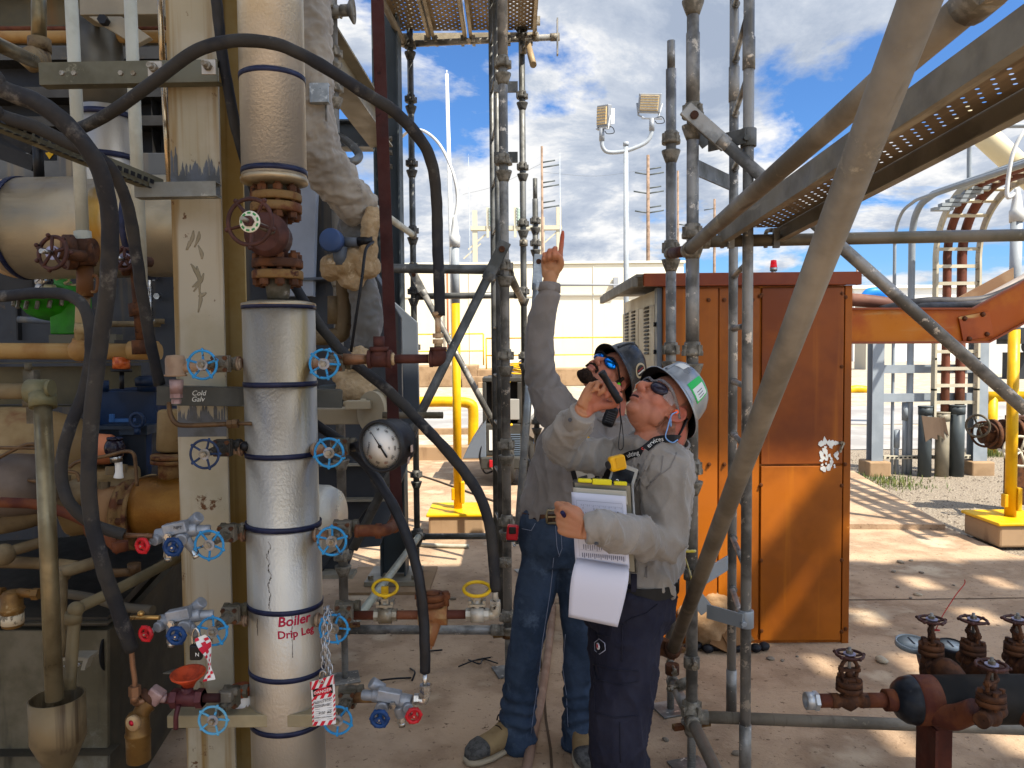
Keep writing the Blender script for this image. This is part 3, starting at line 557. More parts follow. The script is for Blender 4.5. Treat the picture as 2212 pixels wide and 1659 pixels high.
b = MB(); b.bx((sm_[2]+.006, Yc-.014, zs+.006), (sm_[3]-.006, Yc+.006, zf-.012)); part(t, 'upper_panel', b, M('upper_panel_shaded_orange', '#84420c', .45, 0, '#6e330a', 1.6, .4, .6, streak='#985410', ss=(9, 9, .4), st=.56, c3='#b87840', s3=12, t3=.72, w3=.03, bump=.04), .003)  # darker copy of the cabinet orange: the upper panel's shade is in the colour
b = MB(); b.bx((sm_[2]+.006, Yc-.014, .02), (sm_[3]-.006, Yc+.006, zs-.006)); part(t, 'lower_panel', b, orangeC, .003)
b = MB(); b.bx((sm_[3]+.002, Yc-.01, .0), (x1, Yc+.03, zf)); b.bx((x0, Yc-.008, .0), (x0+.05, Yc+.03, zf)); part(t, 'corner_trim', b, orangeC, .003)
b = MB(); b.bx((x0-.12, Yc-.05, zf), (x1+.035, Yc-.02, zt)); b.bx((x1+.005, Yc-.02, zt-.06), (x1+.04, Yc+dep, zt)); part(t, 'roof_fascia', b, orangeR, .004)
b = MB(); b.bx((x0-.16, Yc-.02, zt-.02), (x1+.02, Yc+dep+.1, zt-.001)); b.bx((x0-.18, Yc-.02, zt-.075), (x0-.15, Yc+dep+.1, zt-.021)); part(t, 'roof', b, M('roof_grey', '#6f6a5e', .6), .004)
bb = MB()
for u, v in ((1642, 640), (1712, 612), (1828, 610), (1597, 613), (1646, 637), (1819, 634), (1827, 642), (1644, 1048), (1818, 1049), (1644, 1211), (1818, 1210), (1645, 1363), (1818, 1365), (1818, 792), (1532, 1003), (1565, 1003), (1531, 648), (1826, 1003), (1827, 1359), (1565, 648), (1626, 648)):
    p = P(u, v, Yc-.014); bb.lathe(p+V((0, .004, 0)), (0, -1, 0), [(0, .013), (.004, .013), (.005, .008), (.013, .0075), (.0135, 0)], 6, sm=False)
part(t, 'bolts', bb, M('orange_bolt', '#5c3212', .5, .3))
p = P(1816, 957, Yc-.014); b = MB(); b.cyl(p, p+V((0, -.03, 0)), .012); b.bar(p+V((0, -.03, 0)), p+V((-.02, -.035, -.05)), .016, .008); part(t, 'handle', b, zinc)
b = MB(); rn = random.Random(5); c_ = P(1791, 981, Yc-.0165)
for i in range(34):
    q = c_+V((rn.uniform(-.05, .05), 0, rn.uniform(-.09, .09))); s_ = rn.uniform(.006, .022); n = rn.randint(4, 7); ph = rn.random()*6
    b.prism([q+V((s_*rn.uniform(.4, 1.2)*math.cos(ph+6.283*k/n), 0, s_*rn.uniform(.5, 1.4)*math.sin(ph+6.283*k/n))) for k in range(n)], (0, .001, 0)); c_.y -= .00006
part(t, 'torn_sticker', b, white)
# beige side with louvred doors
b = MB(); b.bx((x0+.0, Yc+.1, .0), (x0+.06, Yc+dep, zf)); part(t, 'side_wall', b, beigeP)
for k, (ya, yb) in enumerate(((Yc+.17, Yc+.72), (Yc+.74, Yc+dep-.03))):
    b = MB(); b.bx((x0-.02, ya, .12), (x0, yb, zf-.09)); d_ = part(t, 'side_door', b, beigeP, .004)
    lb = MB()
    for cc in ((ya+.24,) if k == 0 else (ya+.2, ya+.5)):
        for i in range(13):
            z = P(1385, 664, Yc+.5).z-i*.024
            lb.add([(x0-.021, cc-.07, z), (x0-.021, cc+.07, z), (x0-.032, cc+.07, z-.012), (x0-.032, cc-.07, z-.012), (x0-.021, cc-.07, z-.017), (x0-.021, cc+.07, z-.017)], [(0, 1, 2, 3), (3, 2, 5, 4), (0, 3, 4), (1, 5, 2), (0, 4, 5, 1)])
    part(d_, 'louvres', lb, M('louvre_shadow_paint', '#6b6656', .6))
b = MB(); b.bx((x0-.03, Yc+.02, .0), (x0, Yc+.1, zf)); part(t, 'side_post', b, M('post_grey', '#6a7074', .5), .003)
hb = MB()
for v in (700, 760, 1290, 1320): hb.cyl((x0-.045, Yc+.06, P(1430, v, Yc).z), (x0-.03, Yc+.06, P(1430, v, Yc).z), .014, n=10)
part(t, 'hinge_bolts', hb, black)
b = MB(); p = P(1671, 585, Yc+.04); p.z = zt; tt = thing('warning_beacon', 'small red warning beacon on top of the orange cabinet', 'beacon', p)
b.cyl(p, p+V((0, 0, .015)), .014); b.cyl(p+V((0, 0, .015)), p+V((0, 0, .035)), .02, .022); part(tt, 'base', b, steel)
b = MB(); b.lathe(p, (0, 0, 1), [(.035, .021), (.04, .02), (.078, .016), (.081, .0)], 16); part(tt, 'lens', b, M('red_beacon', '#c8141c', .25, emis=('#c8141c', .15)))
# rubbish at the cabinet foot
paperM = M('brown_paper_bag', '#8a6a48', .85, 0, '#9c7c58', 8, bump=.7, bs=16, bd=.012); carton = M('brown_cardboard', '#7c5a38', .85, 0, '#6a4a2c', 8)
def lump(c, r, seed, fr=9, amp=.25, n=28, m=18, R=None):
    b = MB(); b.ball((0, 0, 0), (1, 1, 1), n=n, m=m)
    b.v = [tuple((R or Matrix.Identity(3)) @ V([q*k*(1+amp*noise.noise(V(v)*fr*.2+V((seed, 0, 0)))+amp*.5*noise.noise(V(v)*fr*.5+V((seed, 3, 0)))) for q, k in zip(v, r)])+V(c)) for v in b.v]; return b
g = G(1532, 1408); b = lump(g+V((0, .1, .13)), (.17, .12, .13), 2., R=Matrix.Rotation(.5, 3, 'Y')); bag = solo('paper_sack', b, paperM, 'torn brown paper sack slumped at the foot of the orange cabinet', 'bag')
g2_ = G(1565, 1405); b = lump(g2_+V((0, .16, .24)), (.14, .1, .09), 5.); solo('paper_bundle', b, paperM, 'crumpled brown paper bundle leaning on the cabinet above the sack', 'paper')
b = MB(); g3 = G(1582, 1412)
b.box(g3+V((0, .1, .12)), (.2, .012, .2), Matrix.Rotation(-.5, 3, 'X')@Matrix.Rotation(.2, 3, 'Y')); b.box(g3+V((.03, .04, .1)), (.16, .01, .14), Matrix.Rotation(-.9, 3, 'X')@Matrix.Rotation(-.3, 3, 'Y')); b.box(g3+V((-.06, .02, .07)), (.1, .01, .1), Matrix.Rotation(-.7, 3, 'X')@Matrix.Rotation(.5, 3, 'Y'))
solo('cardboard_scraps', b, carton, 'bent cardboard pieces at right of the paper sack', 'cardboard')
b = MB(); rn = random.Random(8)
for i in range(9): q = g+V((-.12+i*.055, -.02+rn.uniform(0, .05), .025)); b.ball(q, (.035, .03, .025), n=8, m=6)
solo('hose_scraps', b, blackR, 'black hose offcuts under the paper sack', 'scrap')
# orange cable tray
t = thing('cable_tray', 'orange weathered cable tray running right from the cabinet and rising', 'cable tray', P(1960, 740, 4.95))
Y1, Y2 = 4.95, 5.45
trayM = M('weathered_tray_orange', '#cf7a12', .5, 0, '#b8580c', 2.2, .4, .6, streak='#c8a468', ss=(1.2, 1.2, 6), st=.53, c3='#9a4a1a', s3=3, t3=.58, w3=.15)
pa, pb_, pc_ = P(1836, 669, Y1), P(2098, 669, Y1), P(2300, 560, Y1)
qa, qb, qc = P(1836, 742, Y1), P(2132, 741, Y1), P(2300, 650, Y1)
for nm, yy, dy in (('near_side', Y1, .012), ('far_side', Y2, .012)):
    b = MB(); sh = lambda p: V((p.x, yy, p.z)); b.prism([sh(pa), sh(qa), sh(qb), sh(pb_)], (0, dy, 0)); b.prism([sh(pb_), sh(qb), sh(qc), sh(pc_)], (0, dy, 0))
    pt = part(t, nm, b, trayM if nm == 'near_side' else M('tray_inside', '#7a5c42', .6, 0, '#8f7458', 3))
b = MB(); b.prism([V((q.x, Y1+.012, q.z)) for q in (qa, qb)]+[V((q.x, Y2, q.z)) for q in (qb, qa)], (0, 0, .01)); b.prism([V((q.x, Y1+.012, q.z)) for q in (qb, qc)]+[V((q.x, Y2, q.z)) for q in (qc, qb)], (0, 0, .01)); part(t, 'floor', b, M('tray_bottom', '#8f8472', .6))
b = MB(); d_ = V((0, 0, .012)); b.prism([pa, pb_, pb_+V((0, -.03, 0)), pa+V((0, -.03, 0))], d_); b.prism([pb_, pc_, pc_+V((0, -.03, 0)), pb_+V((0, -.03, 0))], d_)
for q1, q2 in ((qa, qb), (qb, qc)): b.prism([q1, q2, q2+V((0, -.03, 0)), q1+V((0, -.03, 0))], d_)
part(t, 'lip', b, M('lip_rust', '#8f4a2a', .5))
pl = [P(2071, 685, Y1-.016), P(2137, 672, Y1-.016), P(2147, 726, Y1-.016), P(2081, 737, Y1-.016)]
b = MB(); b.prism(pl, (0, .012, 0)); part(t, 'splice_plate', b, M('splice_orange', '#a8521c', .5, 0, '#8a3e1a', 3, streak='#c8a060', ss=(2, 2, 8), st=.56), .003)
b = MB()
for q in ((2084, 688), (2123, 679), (2132, 722), (2094, 732)): b.lathe(P(q[0], q[1], Y1-.018), (0, -1, 0), [(0, .017), (.01, .013), (.012, 0)], 10)
part(t, 'bolts', b, M('splice_bolt', '#5a341c', .5, .3))
cabM = M('sheathed_cable', '#5c3c30', .6, 0, '#7a5444', 3); cabK = M('black_cable', '#2a2725', .5, 0, '#4a4642', 4)
for i, (pts, r, mt_, lab) in enumerate([([(1832, 647, 5.2), (1880, 651, 5.2), (1960, 662, 5.25), (2060, 672, 5.3)], .045, cabM, 'thick brown cable leaving the cabinet over the tray edge'),
        ([(1900, 672, 5.1), (1960, 658, 5.1), (2010, 652, 5.15), (2080, 652, 5.2), (2150, 641, 5.25), (2260, 590, 5.3)], .034, cabK, 'topmost black cable lying in the orange tray'),
        ([(1920, 670, 5.1), (2000, 664, 5.1), (2080, 662, 5.15), (2140, 650, 5.2), (2260, 598, 5.2)], .034, cabK, 'black cable below the topmost one in the tray'),
        ([(2070, 668, 5.3), (2130, 645, 5.35), (2260, 575, 5.4)], .03, M('pale_cable', '#8a8078', .5), 'pale cable along the far side of the rising tray')]):
    b = MB(); b.tube([P(*p) for p in pts], r, 10); solo('power_cable', b, mt_, lab, 'cable', 'cables in the orange tray')
Yg = 10.4
t = thing('steel_support_frame', 'grey steel support frame on two concrete footings in the gravel', 'frame', VP(2010, 1010, Yg, -.03))
fr = M('frame_grey_paint', '#8a9298', .5, 0, '#7d858b', 2)
for a0, a1, f0, f1 in ((1884, 1909, 1871, 1918), (2104, 2134, 2091, 2140)):
    xa, xb = P(a0, 900, Yg).x, P(a1, 900, Yg).x; w = xb-xa; zb = P(a0, 996, Yg).z; b = MB()
    b.bx((xa, Yg, zb), (xb, Yg+.012, 2.0)); b.bx((xa, Yg+.15, zb), (xb, Yg+.162, 2.0)); b.bx(((xa+xb)/2-.005, Yg+.012, zb), ((xa+xb)/2+.005, Yg+.15, 2.0)); part(t, 'column', b, fr)
    b = MB(); b.bx((P(f0, 1010, Yg).x, Yg-.1, -.06), (P(f1, 1010, Yg).x, Yg+.25, zb)); part(t, 'footing', b, kerbM, .02)
xa, xb = P(1909, 900, Yg).x, P(2104, 900, Yg).x
for v0, v1 in ((788, 806), (850, 868)): b = MB(); z0, z1 = P(1990, v1, Yg).z, P(1990, v0, Yg).z; b.bx((xa, Yg+.02, z0), (xb, Yg+.03, z1)); b.bx((xa, Yg+.031, z1-.012), (xb, Yg+.1, z1)); part(t, 'rung', b, fr)
b = MB(); z0 = P(1990, 992, Yg).z; b.bx((xa+.02, Yg+.02, z0), (xb-.02, Yg+.05, z0+.05)); s_ = part(t, 'slotted_strut', b, M('pale_strut', '#b5ae98', .5)); b = MB()
for i in range(20): b.bx((xa+.06+i*.06, Yg+.012, z0+.015), (xa+.09+i*.06, Yg+.02, z0+.034))
part(s_, 'slots', b, black)
for u, v0, v1, r, mt_, lab in ((1997, 880, 1008, .085, slate, 'left of the three fat grey conduit stubs in the gravel'), (2034, 893, 1014, .088, beigeSt, 'middle fat conduit stub in the gravel, with a cap'), (2066, 878, 1012, .092, slate, 'right one of the three fat conduit stubs in the gravel')):
    p = P(u, v1, Yg-.1); z1 = P(u, v0, Yg-.1).z; b = MB(); b.cyl((p.x, Yg-.1, -.04), (p.x, Yg-.1, z1), r); b.cyl((p.x, Yg-.1, z1-.1), (p.x, Yg-.1, z1), r*1.06); b.cyl((p.x, Yg-.1, z1), (p.x, Yg-.1, z1+.02), r*1.1); solo('conduit_stub', b, mt_, lab, 'conduit', 'fat conduit stubs under the grey frame')
for u, v0, v1, lab in ((1944, 930, 1010, 'short thin conduit stub beside the grey frame column'), (1961, 870, 1010, 'taller thin conduit rising from the gravel')):
    p = P(u, v1, Yg); z1 = P(u, v0, Yg).z; b = MB(); b.cyl((p.x, Yg+.1, -.04), (p.x, Yg+.1, z1), .03); b.cyl((p.x, Yg+.1, z1-.25), (p.x, Yg+.1, z1), .04); solo('thin_conduit', b, fr, lab, 'conduit')
b = MB(); q = P(2010, 920, Yg-.2)
for i in range(5): b.prism([q+V((.04*i-.12, 0, .14-.03*i)), q+V((.04*i+.02, -.02, .12)), q+V((.05*i+.05, 0, -.14-.05*(i % 2))), q+V((.04*i-.05, .02, -.22+.06*i))], (0, .012, 0))
solo('brown_rag', b, M('brown_rag', '#6e5c4c', .9), 'torn brown rag hanging on the conduit stubs', 'rag')
# cable ladder that turns towards the viewer overhead
t = thing('cable_ladder', 'beige cable ladder rising behind the tray and curving overhead', 'cable ladder', VP(2066, 740, 10.3, .7))
beL = M('ladder_beige', '#a8a08a', .5, 0, '#b8b09a', 2); XL, XR = 5.73, 6.31
path = [(10.3, .75), (10.3, 2.6), (10.3, 3.0), (10.22, 3.3), (10.03, 3.55), (9.75, 3.72), (9.4, 3.78), (8.0, 3.78), (5.0, 3.8)]
for x in (XL, XR):
    b = MB(); sp_ = spline([V((x, y, z)) for y, z in path], 5)
    for p, q in zip(sp_, sp_[1:]): b.bar(p, q+(q-p)*.06, .03, .1, (0, -.7, .7) if 1 else 0)
    part(t, 'side_rail', b, beL)
sp_ = spline([V((0, y, z)) for y, z in path], 6); acc = 0
for p, q in zip(sp_, sp_[1:]):
    seg = (q-p).length; k = 0
    while acc+.23 <= seg+k*0 and acc+.23 > 0:
        acc += .23; m = p+(q-p)*(acc/seg); b = MB(); b.bar(V((XL, m.y, m.z)), V((XR, m.y, m.z)), .045, .02, (q-p).cross(V((1, 0, 0)))); part(t, 'rung', b, beL)
    acc -= seg
for i, (x, r, lab) in enumerate(((5.92, .055, 'left rust brown cable climbing the beige cable ladder'), (6.12, .062, 'right rust brown cable climbing the beige cable ladder'))):
    b = MB(); b.tube([V((x, y+.06, z+.02)) for y, z in path], r, 10); solo('riser_cable', b, M('red_brown_cable', '#6a3c2c', .6, 0, '#52301f', 3), lab, 'cable')
def bent(x, zt_, r, lab, Y0=10.5, zb=-.04):
    b = MB(); b.tube([V((x, Y0, zb)), V((x, Y0, zt_-.8)), V((x, Y0, zt_-.45)), V((x, Y0-.1, zt_-.15)), V((x, Y0-.4, zt_)), V((x, Y0-1.2, zt_+.02)), V((x+.5, 6.0, zt_+.1))], r, 10); solo('steel_conduit', b, fr, lab, 'conduit', 'bent conduits beside the cable ladder')
bent(P(1932, 600, 10.5).x, 3.62, .022, 'thin bent conduit at the left of the cable ladder'); bent(P(1969, 600, 10.5).x, 3.70, .045, 'thick bent conduit next to the cable ladder')
b = MB(); q = P(2094, 400, 9.8); b.tube([V((q.x, 9.8, 3.7)), P(2094, 330, 9.8), P(2096, 300, 9.75), P(2106, 276, 9.7), P(2130, 272, 9.5), P(2230, 271, 9.4)], .03, 8); solo('steel_conduit', b, fr, 'hooked conduit standing above the cable ladder bend', 'conduit', 'bent conduits beside the cable ladder')
b = MB(); b.cyl(P(2075, 245, 16), P(2270, 425, 16), .24, n=24); solo('vent_duct', b, M('pale_duct', '#c4b692', .5, .1), 'pale slanting duct high behind the right lamp post', 'duct')
b = MB()
for i in range(7):
    q = P(2035+i*16, 452-i*9, 9.7); b.bx(q-V((.12, .05, .02)), q+V((.12, .05, .02))); b.cyl(q, q+V((.03, 0, .08)), .015, n=6)
solo('cable_clamps', b, fr, 'row of small clamps along the cable ladder bend', 'clamp')
# rusty valve train at the right edge and weeds
t = thing('valve_manifold', 'rusty horizontal valve with two handwheels behind the yellow lamp post', 'valve', P(2150, 945, 8))
b = MB(); b.cyl(P(2120, 940, 8), P(2240, 935, 8), .09);
for u in (2140, 2165, 2190, 2205): b.cyl(P(u, 938, 8), P(u+8, 938, 8), .16, n=20)
b.bx(P(2195, 990, 8)+V((0, .0, -.5)), P(2212, 900, 8)+V((.1, .2, 0))); part(t, 'body', b, rust)
for u, v, r, mt_ in ((2112, 920, .115, castG), (2127, 938, .13, rust)):
    c_ = P(u, v, 8.0-.03); b = MB(); b.torus(c_, (-.8, -.6, .0), r, .013, 28, 8); ax = V((-.8, -.6, 0)).normalized(); s2 = frame(ax)
    for k in range(4): d = s2[0]*math.cos(k*1.571+.4)+s2[1]*math.sin(k*1.571+.4); b.cyl(c_, c_+d*r, .01, n=6)
    b.cyl(c_-ax*.1, c_+ax*.03, .02); part(t, 'handwheel', b, mt_)
b = MB(); c_ = P(2205, 975, 7.6); b.torus(c_, (-.3, -.9, .2), .15, .014, 28, 8)
for k in range(5): b.cyl(c_, c_+V((.15*math.cos(k*1.257), 0, .15*math.sin(k*1.257))), .011, n=6)
b.cyl(c_, c_+V((.1, .3, 0)), .02); solo('handwheel_valve', b, paleS, 'pale worn handwheel at the right edge behind the yellow post', 'valve')
wd_ = MB(); rn = random.Random(11)
def tuft(cx_, cy_, n, spx, hgt):
    c = G(cx_, cy_, -.03)
    for i in range(n):
        q = c+V((rn.gauss(0, spx), rn.gauss(0, spx*.7), 0)); d = V((rn.uniform(-1, 1), rn.uniform(-1, 1), 0))*.04; h = rn.uniform(.4, 1)*hgt; w = V((-d.y, d.x, 0)).normalized()*.005
        wd_.add([q-w, q+w, q+d*.5+w*.7+V((0, 0, h*.7)), q+d*.5-w*.7+V((0, 0, h*.7)), q+d+V((0, 0, h))], [(0, 1, 2, 3), (3, 2, 4)])
tuft(1905, 1040, 420, .28, .09); tuft(1945, 1052, 200, .2, .06); tuft(2140, 985, 260, .16, .14)
o = struct('weeds', wd_, M('weed_green', '#4a5a26', .7, 0, '#6a6a34', 3), 'stuff'); o['label'] = 'low green weeds growing in the gravel'; o['category'] = 'weeds'
gm = MB(); rn = random.Random(21)
for i in range(5200):
    x = rn.uniform(2.9, 9.0); y = rn.uniform(6.3, 12.6)
    edge = w1.x+.12+(w2.x-w1.x-.12)*max(0, min(1, (w1.y+.2-y)/(w1.y+.2-w2.y)))
    if y > w2.y and x < edge+.05: continue
    if y < w2.y and x < g1.x-.05+(g1.y-y)*.5: continue
    s_ = rn.uniform(.008, .026); n = 5; ph = rn.random()*6.28; h = s_*.7
    gm.add([(x+s_*math.cos(ph+k*1.257)*rn.uniform(.7, 1.2), y+s_*math.sin(ph+k*1.257)*rn.uniform(.7, 1.2), -.035) for k in range(n)]+[(x+rn.uniform(-.3, .3)*s_, y+rn.uniform(-.3, .3)*s_, -.03+h)], [(k, (k+1) % n, n) for k in range(n)])
o = struct('gravel_stones', gm, M('gravel_grey', '#857868', .9, 0, '#b0a490', 5, .45, .55, c3='#5a5048', s3=7, t3=.55), 'stuff')
RT = .0242
cupM = M('cup_joint', '#857e70', .6, .25, '#5f594d', 30, .4, .6, c3='#b5a892', s3=35, t3=.6, bump=.4, bs=70)
cupD = M('dark_cup_joint', '#56544f', .6, .3, '#3c3a36', 30, c3='#857e70', s3=35, t3=.64, bump=.4, bs=70)
def cup(b, x, y, z, s=1.):
    b.lathe((x, y, z), (0, 0, 1), [(-.075, .025), (-.06, .031*s), (-.026, .043*s), (-.018, .044*s), (-.018, .025)], 20)
    b.lathe((x, y, z), (0, 0, 1), [(.014, .025), (.014, .043*s), (.03, .044*s), (.046, .035*s), (.07, .031*s), (.072, .025)], 20)
    for k in range(4):
        a = k*1.571+.5; b.box((x+.041*s*math.cos(a), y+.041*s*math.sin(a), z+.036), (.014, .016, .042), Matrix.Rotation(a, 3, 'Z'))
def post(px, py, Y, z0, z1, nodes, mat, lab, cm=cupM, jack=True, sleeves=(), top=None, r=RT):
    p = P(px, py, Y); x = p.x
    t = thing('scaffold_post', lab, 'scaffold post', (x, Y, 0), 'upright scaffold posts')
    b = MB(); b.cyl((x, Y, z0), (x, Y, z1), r, n=20)
    for a_, c_ in sleeves: b.cyl((x, Y, a_), (x, Y, c_), r*1.12, n=20)
    if top: b.cyl((x, Y, z1), (x, Y, z1+top), r*.78, n=16); b.cyl((x, Y, z1-.3), (x, Y, z1-.29), r*1.05, n=16)
    part(t, 'tube', b, mat)
    for v in nodes: z = P(px, v, Y).z; b = MB(); cup(b, x, Y, z); part(t, 'cup_joint', b, cm)
    if jack:
        b = MB(); b.cyl((x, Y, .005), (x, Y, z0+.1), .017, n=14)
        k = int((z0-.005)/.011); b.lathe((x, Y, .01), (0, 0, 1), [(i*.0055, .0185 if i % 2 else .0155) for i in range(2*k)], 14); part(t, 'jack_screw', b, galvw)
        b = MB(); b.cyl((x, Y, z0-.03), (x, Y, z0+.015), .03, n=12); b.bar((x-.08, Y-.02, z0-.012), (x+.08, Y+.02, z0-.012), .025, .02); part(t, 'jack_nut', b, rustFl if cm is cupM else cupD)
        b = MB(); b.box((x, Y, .006), (.15, .15, .008), Matrix.Rotation(.3, 3, 'Z')); part(t, 'base_plate', b, galv, .002)
    return t
pA = post(1495, 1000, 3.08, .20, 3.6, [-8, 262, 522, 776, 1030, 1549], galv, 'near scaffold post right of the man in dark trousers', sleeves=[(P(1495, 235, 3.08).z, 3.0), (P(1495, 757, 3.08).z, P(1495, 560, 3.08).z)])
pB = post(1449, 1000, 3.6, .30, P(1449, 150, 3.6).z, [317, 552, 772, 1240], galv, 'scaffold post with a free top end between the floodlight and the near post', top=.13)
pC = post(1092, 800, 4.05, .22, 4.6, [152, 362, 590, 783, 976, 1140, 1345], galv, 'centre scaffold post beside the man in jeans', sleeves=[(P(1092, 120, 4.05).z, 4.5)])
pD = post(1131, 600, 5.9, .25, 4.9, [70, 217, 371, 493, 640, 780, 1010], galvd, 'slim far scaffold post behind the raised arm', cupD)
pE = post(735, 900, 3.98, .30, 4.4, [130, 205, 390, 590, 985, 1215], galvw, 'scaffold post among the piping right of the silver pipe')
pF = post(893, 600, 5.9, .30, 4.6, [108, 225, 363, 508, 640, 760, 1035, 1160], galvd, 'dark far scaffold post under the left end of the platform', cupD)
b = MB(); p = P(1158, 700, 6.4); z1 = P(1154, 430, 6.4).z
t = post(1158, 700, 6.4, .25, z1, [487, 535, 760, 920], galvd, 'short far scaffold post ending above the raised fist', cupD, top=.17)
def bar_(p0, p1, mat, lab, r=RT, cap=None, name='scaffold_tube', grp='horizontal scaffold tubes'):
    t = thing(name, lab, 'scaffold tube', V(p0), grp); b = MB(); b.cyl(p0, p1, r, n=18); part(t, 'tube', b, mat)
    d = (V(p1)-V(p0)).normalized()
    for e, s in ((p0, 1), (p1, -1)):
        b = MB(); b.cyl(V(e), V(e)+d*s*.05, r*1.22, n=14); b.bar(V(e)-d*s*.02, V(e)+d*s*.03, .03, .05); part(t, 'end_blade', b, cupM if mat not in (galvd, darkbg) else cupD)
    return t
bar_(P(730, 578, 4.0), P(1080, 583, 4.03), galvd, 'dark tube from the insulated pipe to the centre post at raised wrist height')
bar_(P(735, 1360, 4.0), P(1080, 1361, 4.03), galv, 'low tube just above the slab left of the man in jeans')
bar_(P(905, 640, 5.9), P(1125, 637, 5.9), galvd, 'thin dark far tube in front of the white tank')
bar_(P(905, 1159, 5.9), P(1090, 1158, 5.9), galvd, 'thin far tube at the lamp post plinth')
bar_(P(1098, 590, 4.07), P(1128, 648, 5.86), tanTube, 'short tan tube running back from the centre post')
bar_(P(907, 1156, 5.86), P(757, 1356, 4.02), M('pale_tube', '#a4a594', .5, .2, '#8c8d80', 6), 'pale low tube running back along the slab from the screw jack')
bar_(P(738, 398, 4.02), P(893, 508, 5.86), whiteP, 'cream tube sloping behind the dark red upright')
bar_(P(690, 25, 3.94), P(757, 22, 3.9), galvw, 'stub of tube with flared end at the top left of the sky')
b = MB(); b.lathe(P(752, 22, 3.9), (1, 0, 0), [(0, .025), (.0, .03), (.02, .065), (.028, .066), (.028, .02)], 20); o = part(bpy.data.objects['scaffold_tube.007'], 'flared_end', b, galvw)
bar_(P(884, 95, 5.9), P(1203, 80, 5.9), galv, 'platform tube with a plate on its free right end')
t_ = bpy.data.objects['scaffold_tube.008']; b = MB(); q = P(1204, 80, 5.9); b.box(q, (.012, .05, .27)); part(t_, 'end_plate', b, galv)
def clamp(p, ax, lab, mat=cupM):
    t = thing('scaffold_clamp', lab, 'clamp', p, 'clamps on the scaffold tubes'); b = MB(); p = V(p); ax = V(ax).normalized()
    b.cyl(p-ax*.022, p+ax*.022, RT*1.35, n=14); part(t, 'band', b, mat)
    b = MB(); s = frame(ax)[0]; b.cyl(p+s*.03-V((0, .0, 0)), p+s*.09, .009, n=8); b.hexn(p+s*.075, s, .014, .014); b.cyl(p-s*.02+ax*.02, p-s*.07+ax*.02, .008, n=8); b.hexn(p-s*.05, s, .014, .014); part(t, 'bolt', b, zinc)
clamp(P(1157, 80, 5.87), (1, 0, 0), 'swivel clamp standing on the platform tube near its end')
b = MB(); q = P(1157, 80, 5.87); b.cyl(q+V((0, 0, .02)), q+V((0, 0, .24)), .012, n=8); b.box(q+V((0, 0, .12)), (.07, .03, .06)); b.hexn(q+V((0, 0, .22)), (0, 0, 1), .022, .02); part(bpy.data.objects['scaffold_clamp'], 'tee_bolt', b, zinc)
clamp(P(722, 25, 3.95), (1, 0, 0), 'rusty clamp on the top left scaffold post', galvw)
clamp(P(1131, 107, 5.86), (1, .3, 0), 'clamp on the far post just below the platform')
clamp(P(1131, 525, 5.86), (0, 0, 1), 'clamp on the far post beside the raised fist')
clamp(P(893, 575, 5.86), (0, 0, 1), 'clamp at the top of the thin far brace', cupD)
clamp(P(1092, 1215, 4.0), (0, 0, 1), 'clamp on the centre post at hip height of the man in jeans')
b = MB(); q0 = P(1140, 95, 5.8); q1 = P(1152, 140, 5.5); b.cyl(q0, q1, RT); solo('tube_stub', b, M('tan_stub', '#8f7a5a', .5, .2), 'short tan tube stub under the platform end', 'scaffold tube')
# diagonal braces
def brace(p0, p1, mat, lab, e0=None, flat=True, r=RT):
    t = thing('scaffold_brace', lab, 'scaffold brace', p0, 'diagonal scaffold braces'); p0 = V(p0); p1 = V(p1); d = (p1-p0).normalized(); b = MB()
    b.cyl(p0+d*.16, p1-d*.1, r, n=18); part(t, 'tube', b, mat)
    up = V((0, 1, 0)); b = MB(); b.bar(p0-d*.03, p0+d*.19, .062, .016, up); b.tube([p0+d*.15, p0+d*.2], [r*1.25, r], 12, 0); part(t, 'flat_end', b, mat, .004)
    b = MB(); b.cyl(p0+d*.015-up*.02, p0+d*.015+up*.02, .016, n=12); part(t, 'rivet', b, rust); return t
brace(P(1087, 533, 3.98), P(745, 1222, 3.93), galvd, 'grey diagonal brace from the centre post down to the screw jack')
brace(P(892, 590, 5.84), P(1119, 1012, 5.84), galv, 'thin far brace crossing behind the yellow lamp post')
brace(P(1164, 560, 4.7), P(1116, 1190, 4.6), galvn, 'bright galvanised brace leaning along the raised arm and shirt')
brace(P(1492, 245, 3.02), P(2260, 925, 2.9), galv, 'brace running down to the right across the orange tray', r=.0242)
b = MB(); p0 = P(1453, 1404, 3.02); p1 = P(2010, -60, .86); d = (p1-p0).normalized(); b.cyl(p0, p1, RT, n=28); t = thing('scaffold_brace', 'thick near diagonal tube sweeping up over the orange cabinet', 'scaffold brace', p0, 'diagonal scaffold braces'); part(t, 'tube', b, tanTube)
b = MB(); b.lathe(p0+d*.0, d, [(-.01, .02), (-.008, .034), (.03, .034), (.035, .02)], 18); b.box(p0+V((-.02, .02, .0)), (.08, .05, .06), Matrix.Rotation(.4, 3, 'Y')); b.bar(p0+V((-.03, 0, .02)), p0+V((-.11, 0, .02)), .016, .016); b.hexn(p0+V((-.07, 0, .02)), (1, 0, 0), .018, .02); part(t, 'coupler', b, rust)
t = bar_(P(1486, 541, 2.98), P(2140, -30, 1.02), tanTube, 'near upper tube rising towards the viewer along the board');
bar_(P(1505, 522, 3.08), P(2300, 506, 3.04), M('ledger_brown', '#6c6252', .5, .3, '#57503f', 4, c3='#8f8470', s3=9, t3=.62, bump=.15), 'level tube under the scaffold board crossing before the cable ladder')
bar_(P(1503, 1548, 3.08), P(2300, 1578, 3.02), tanTube, 'low level tube passing behind the black header')
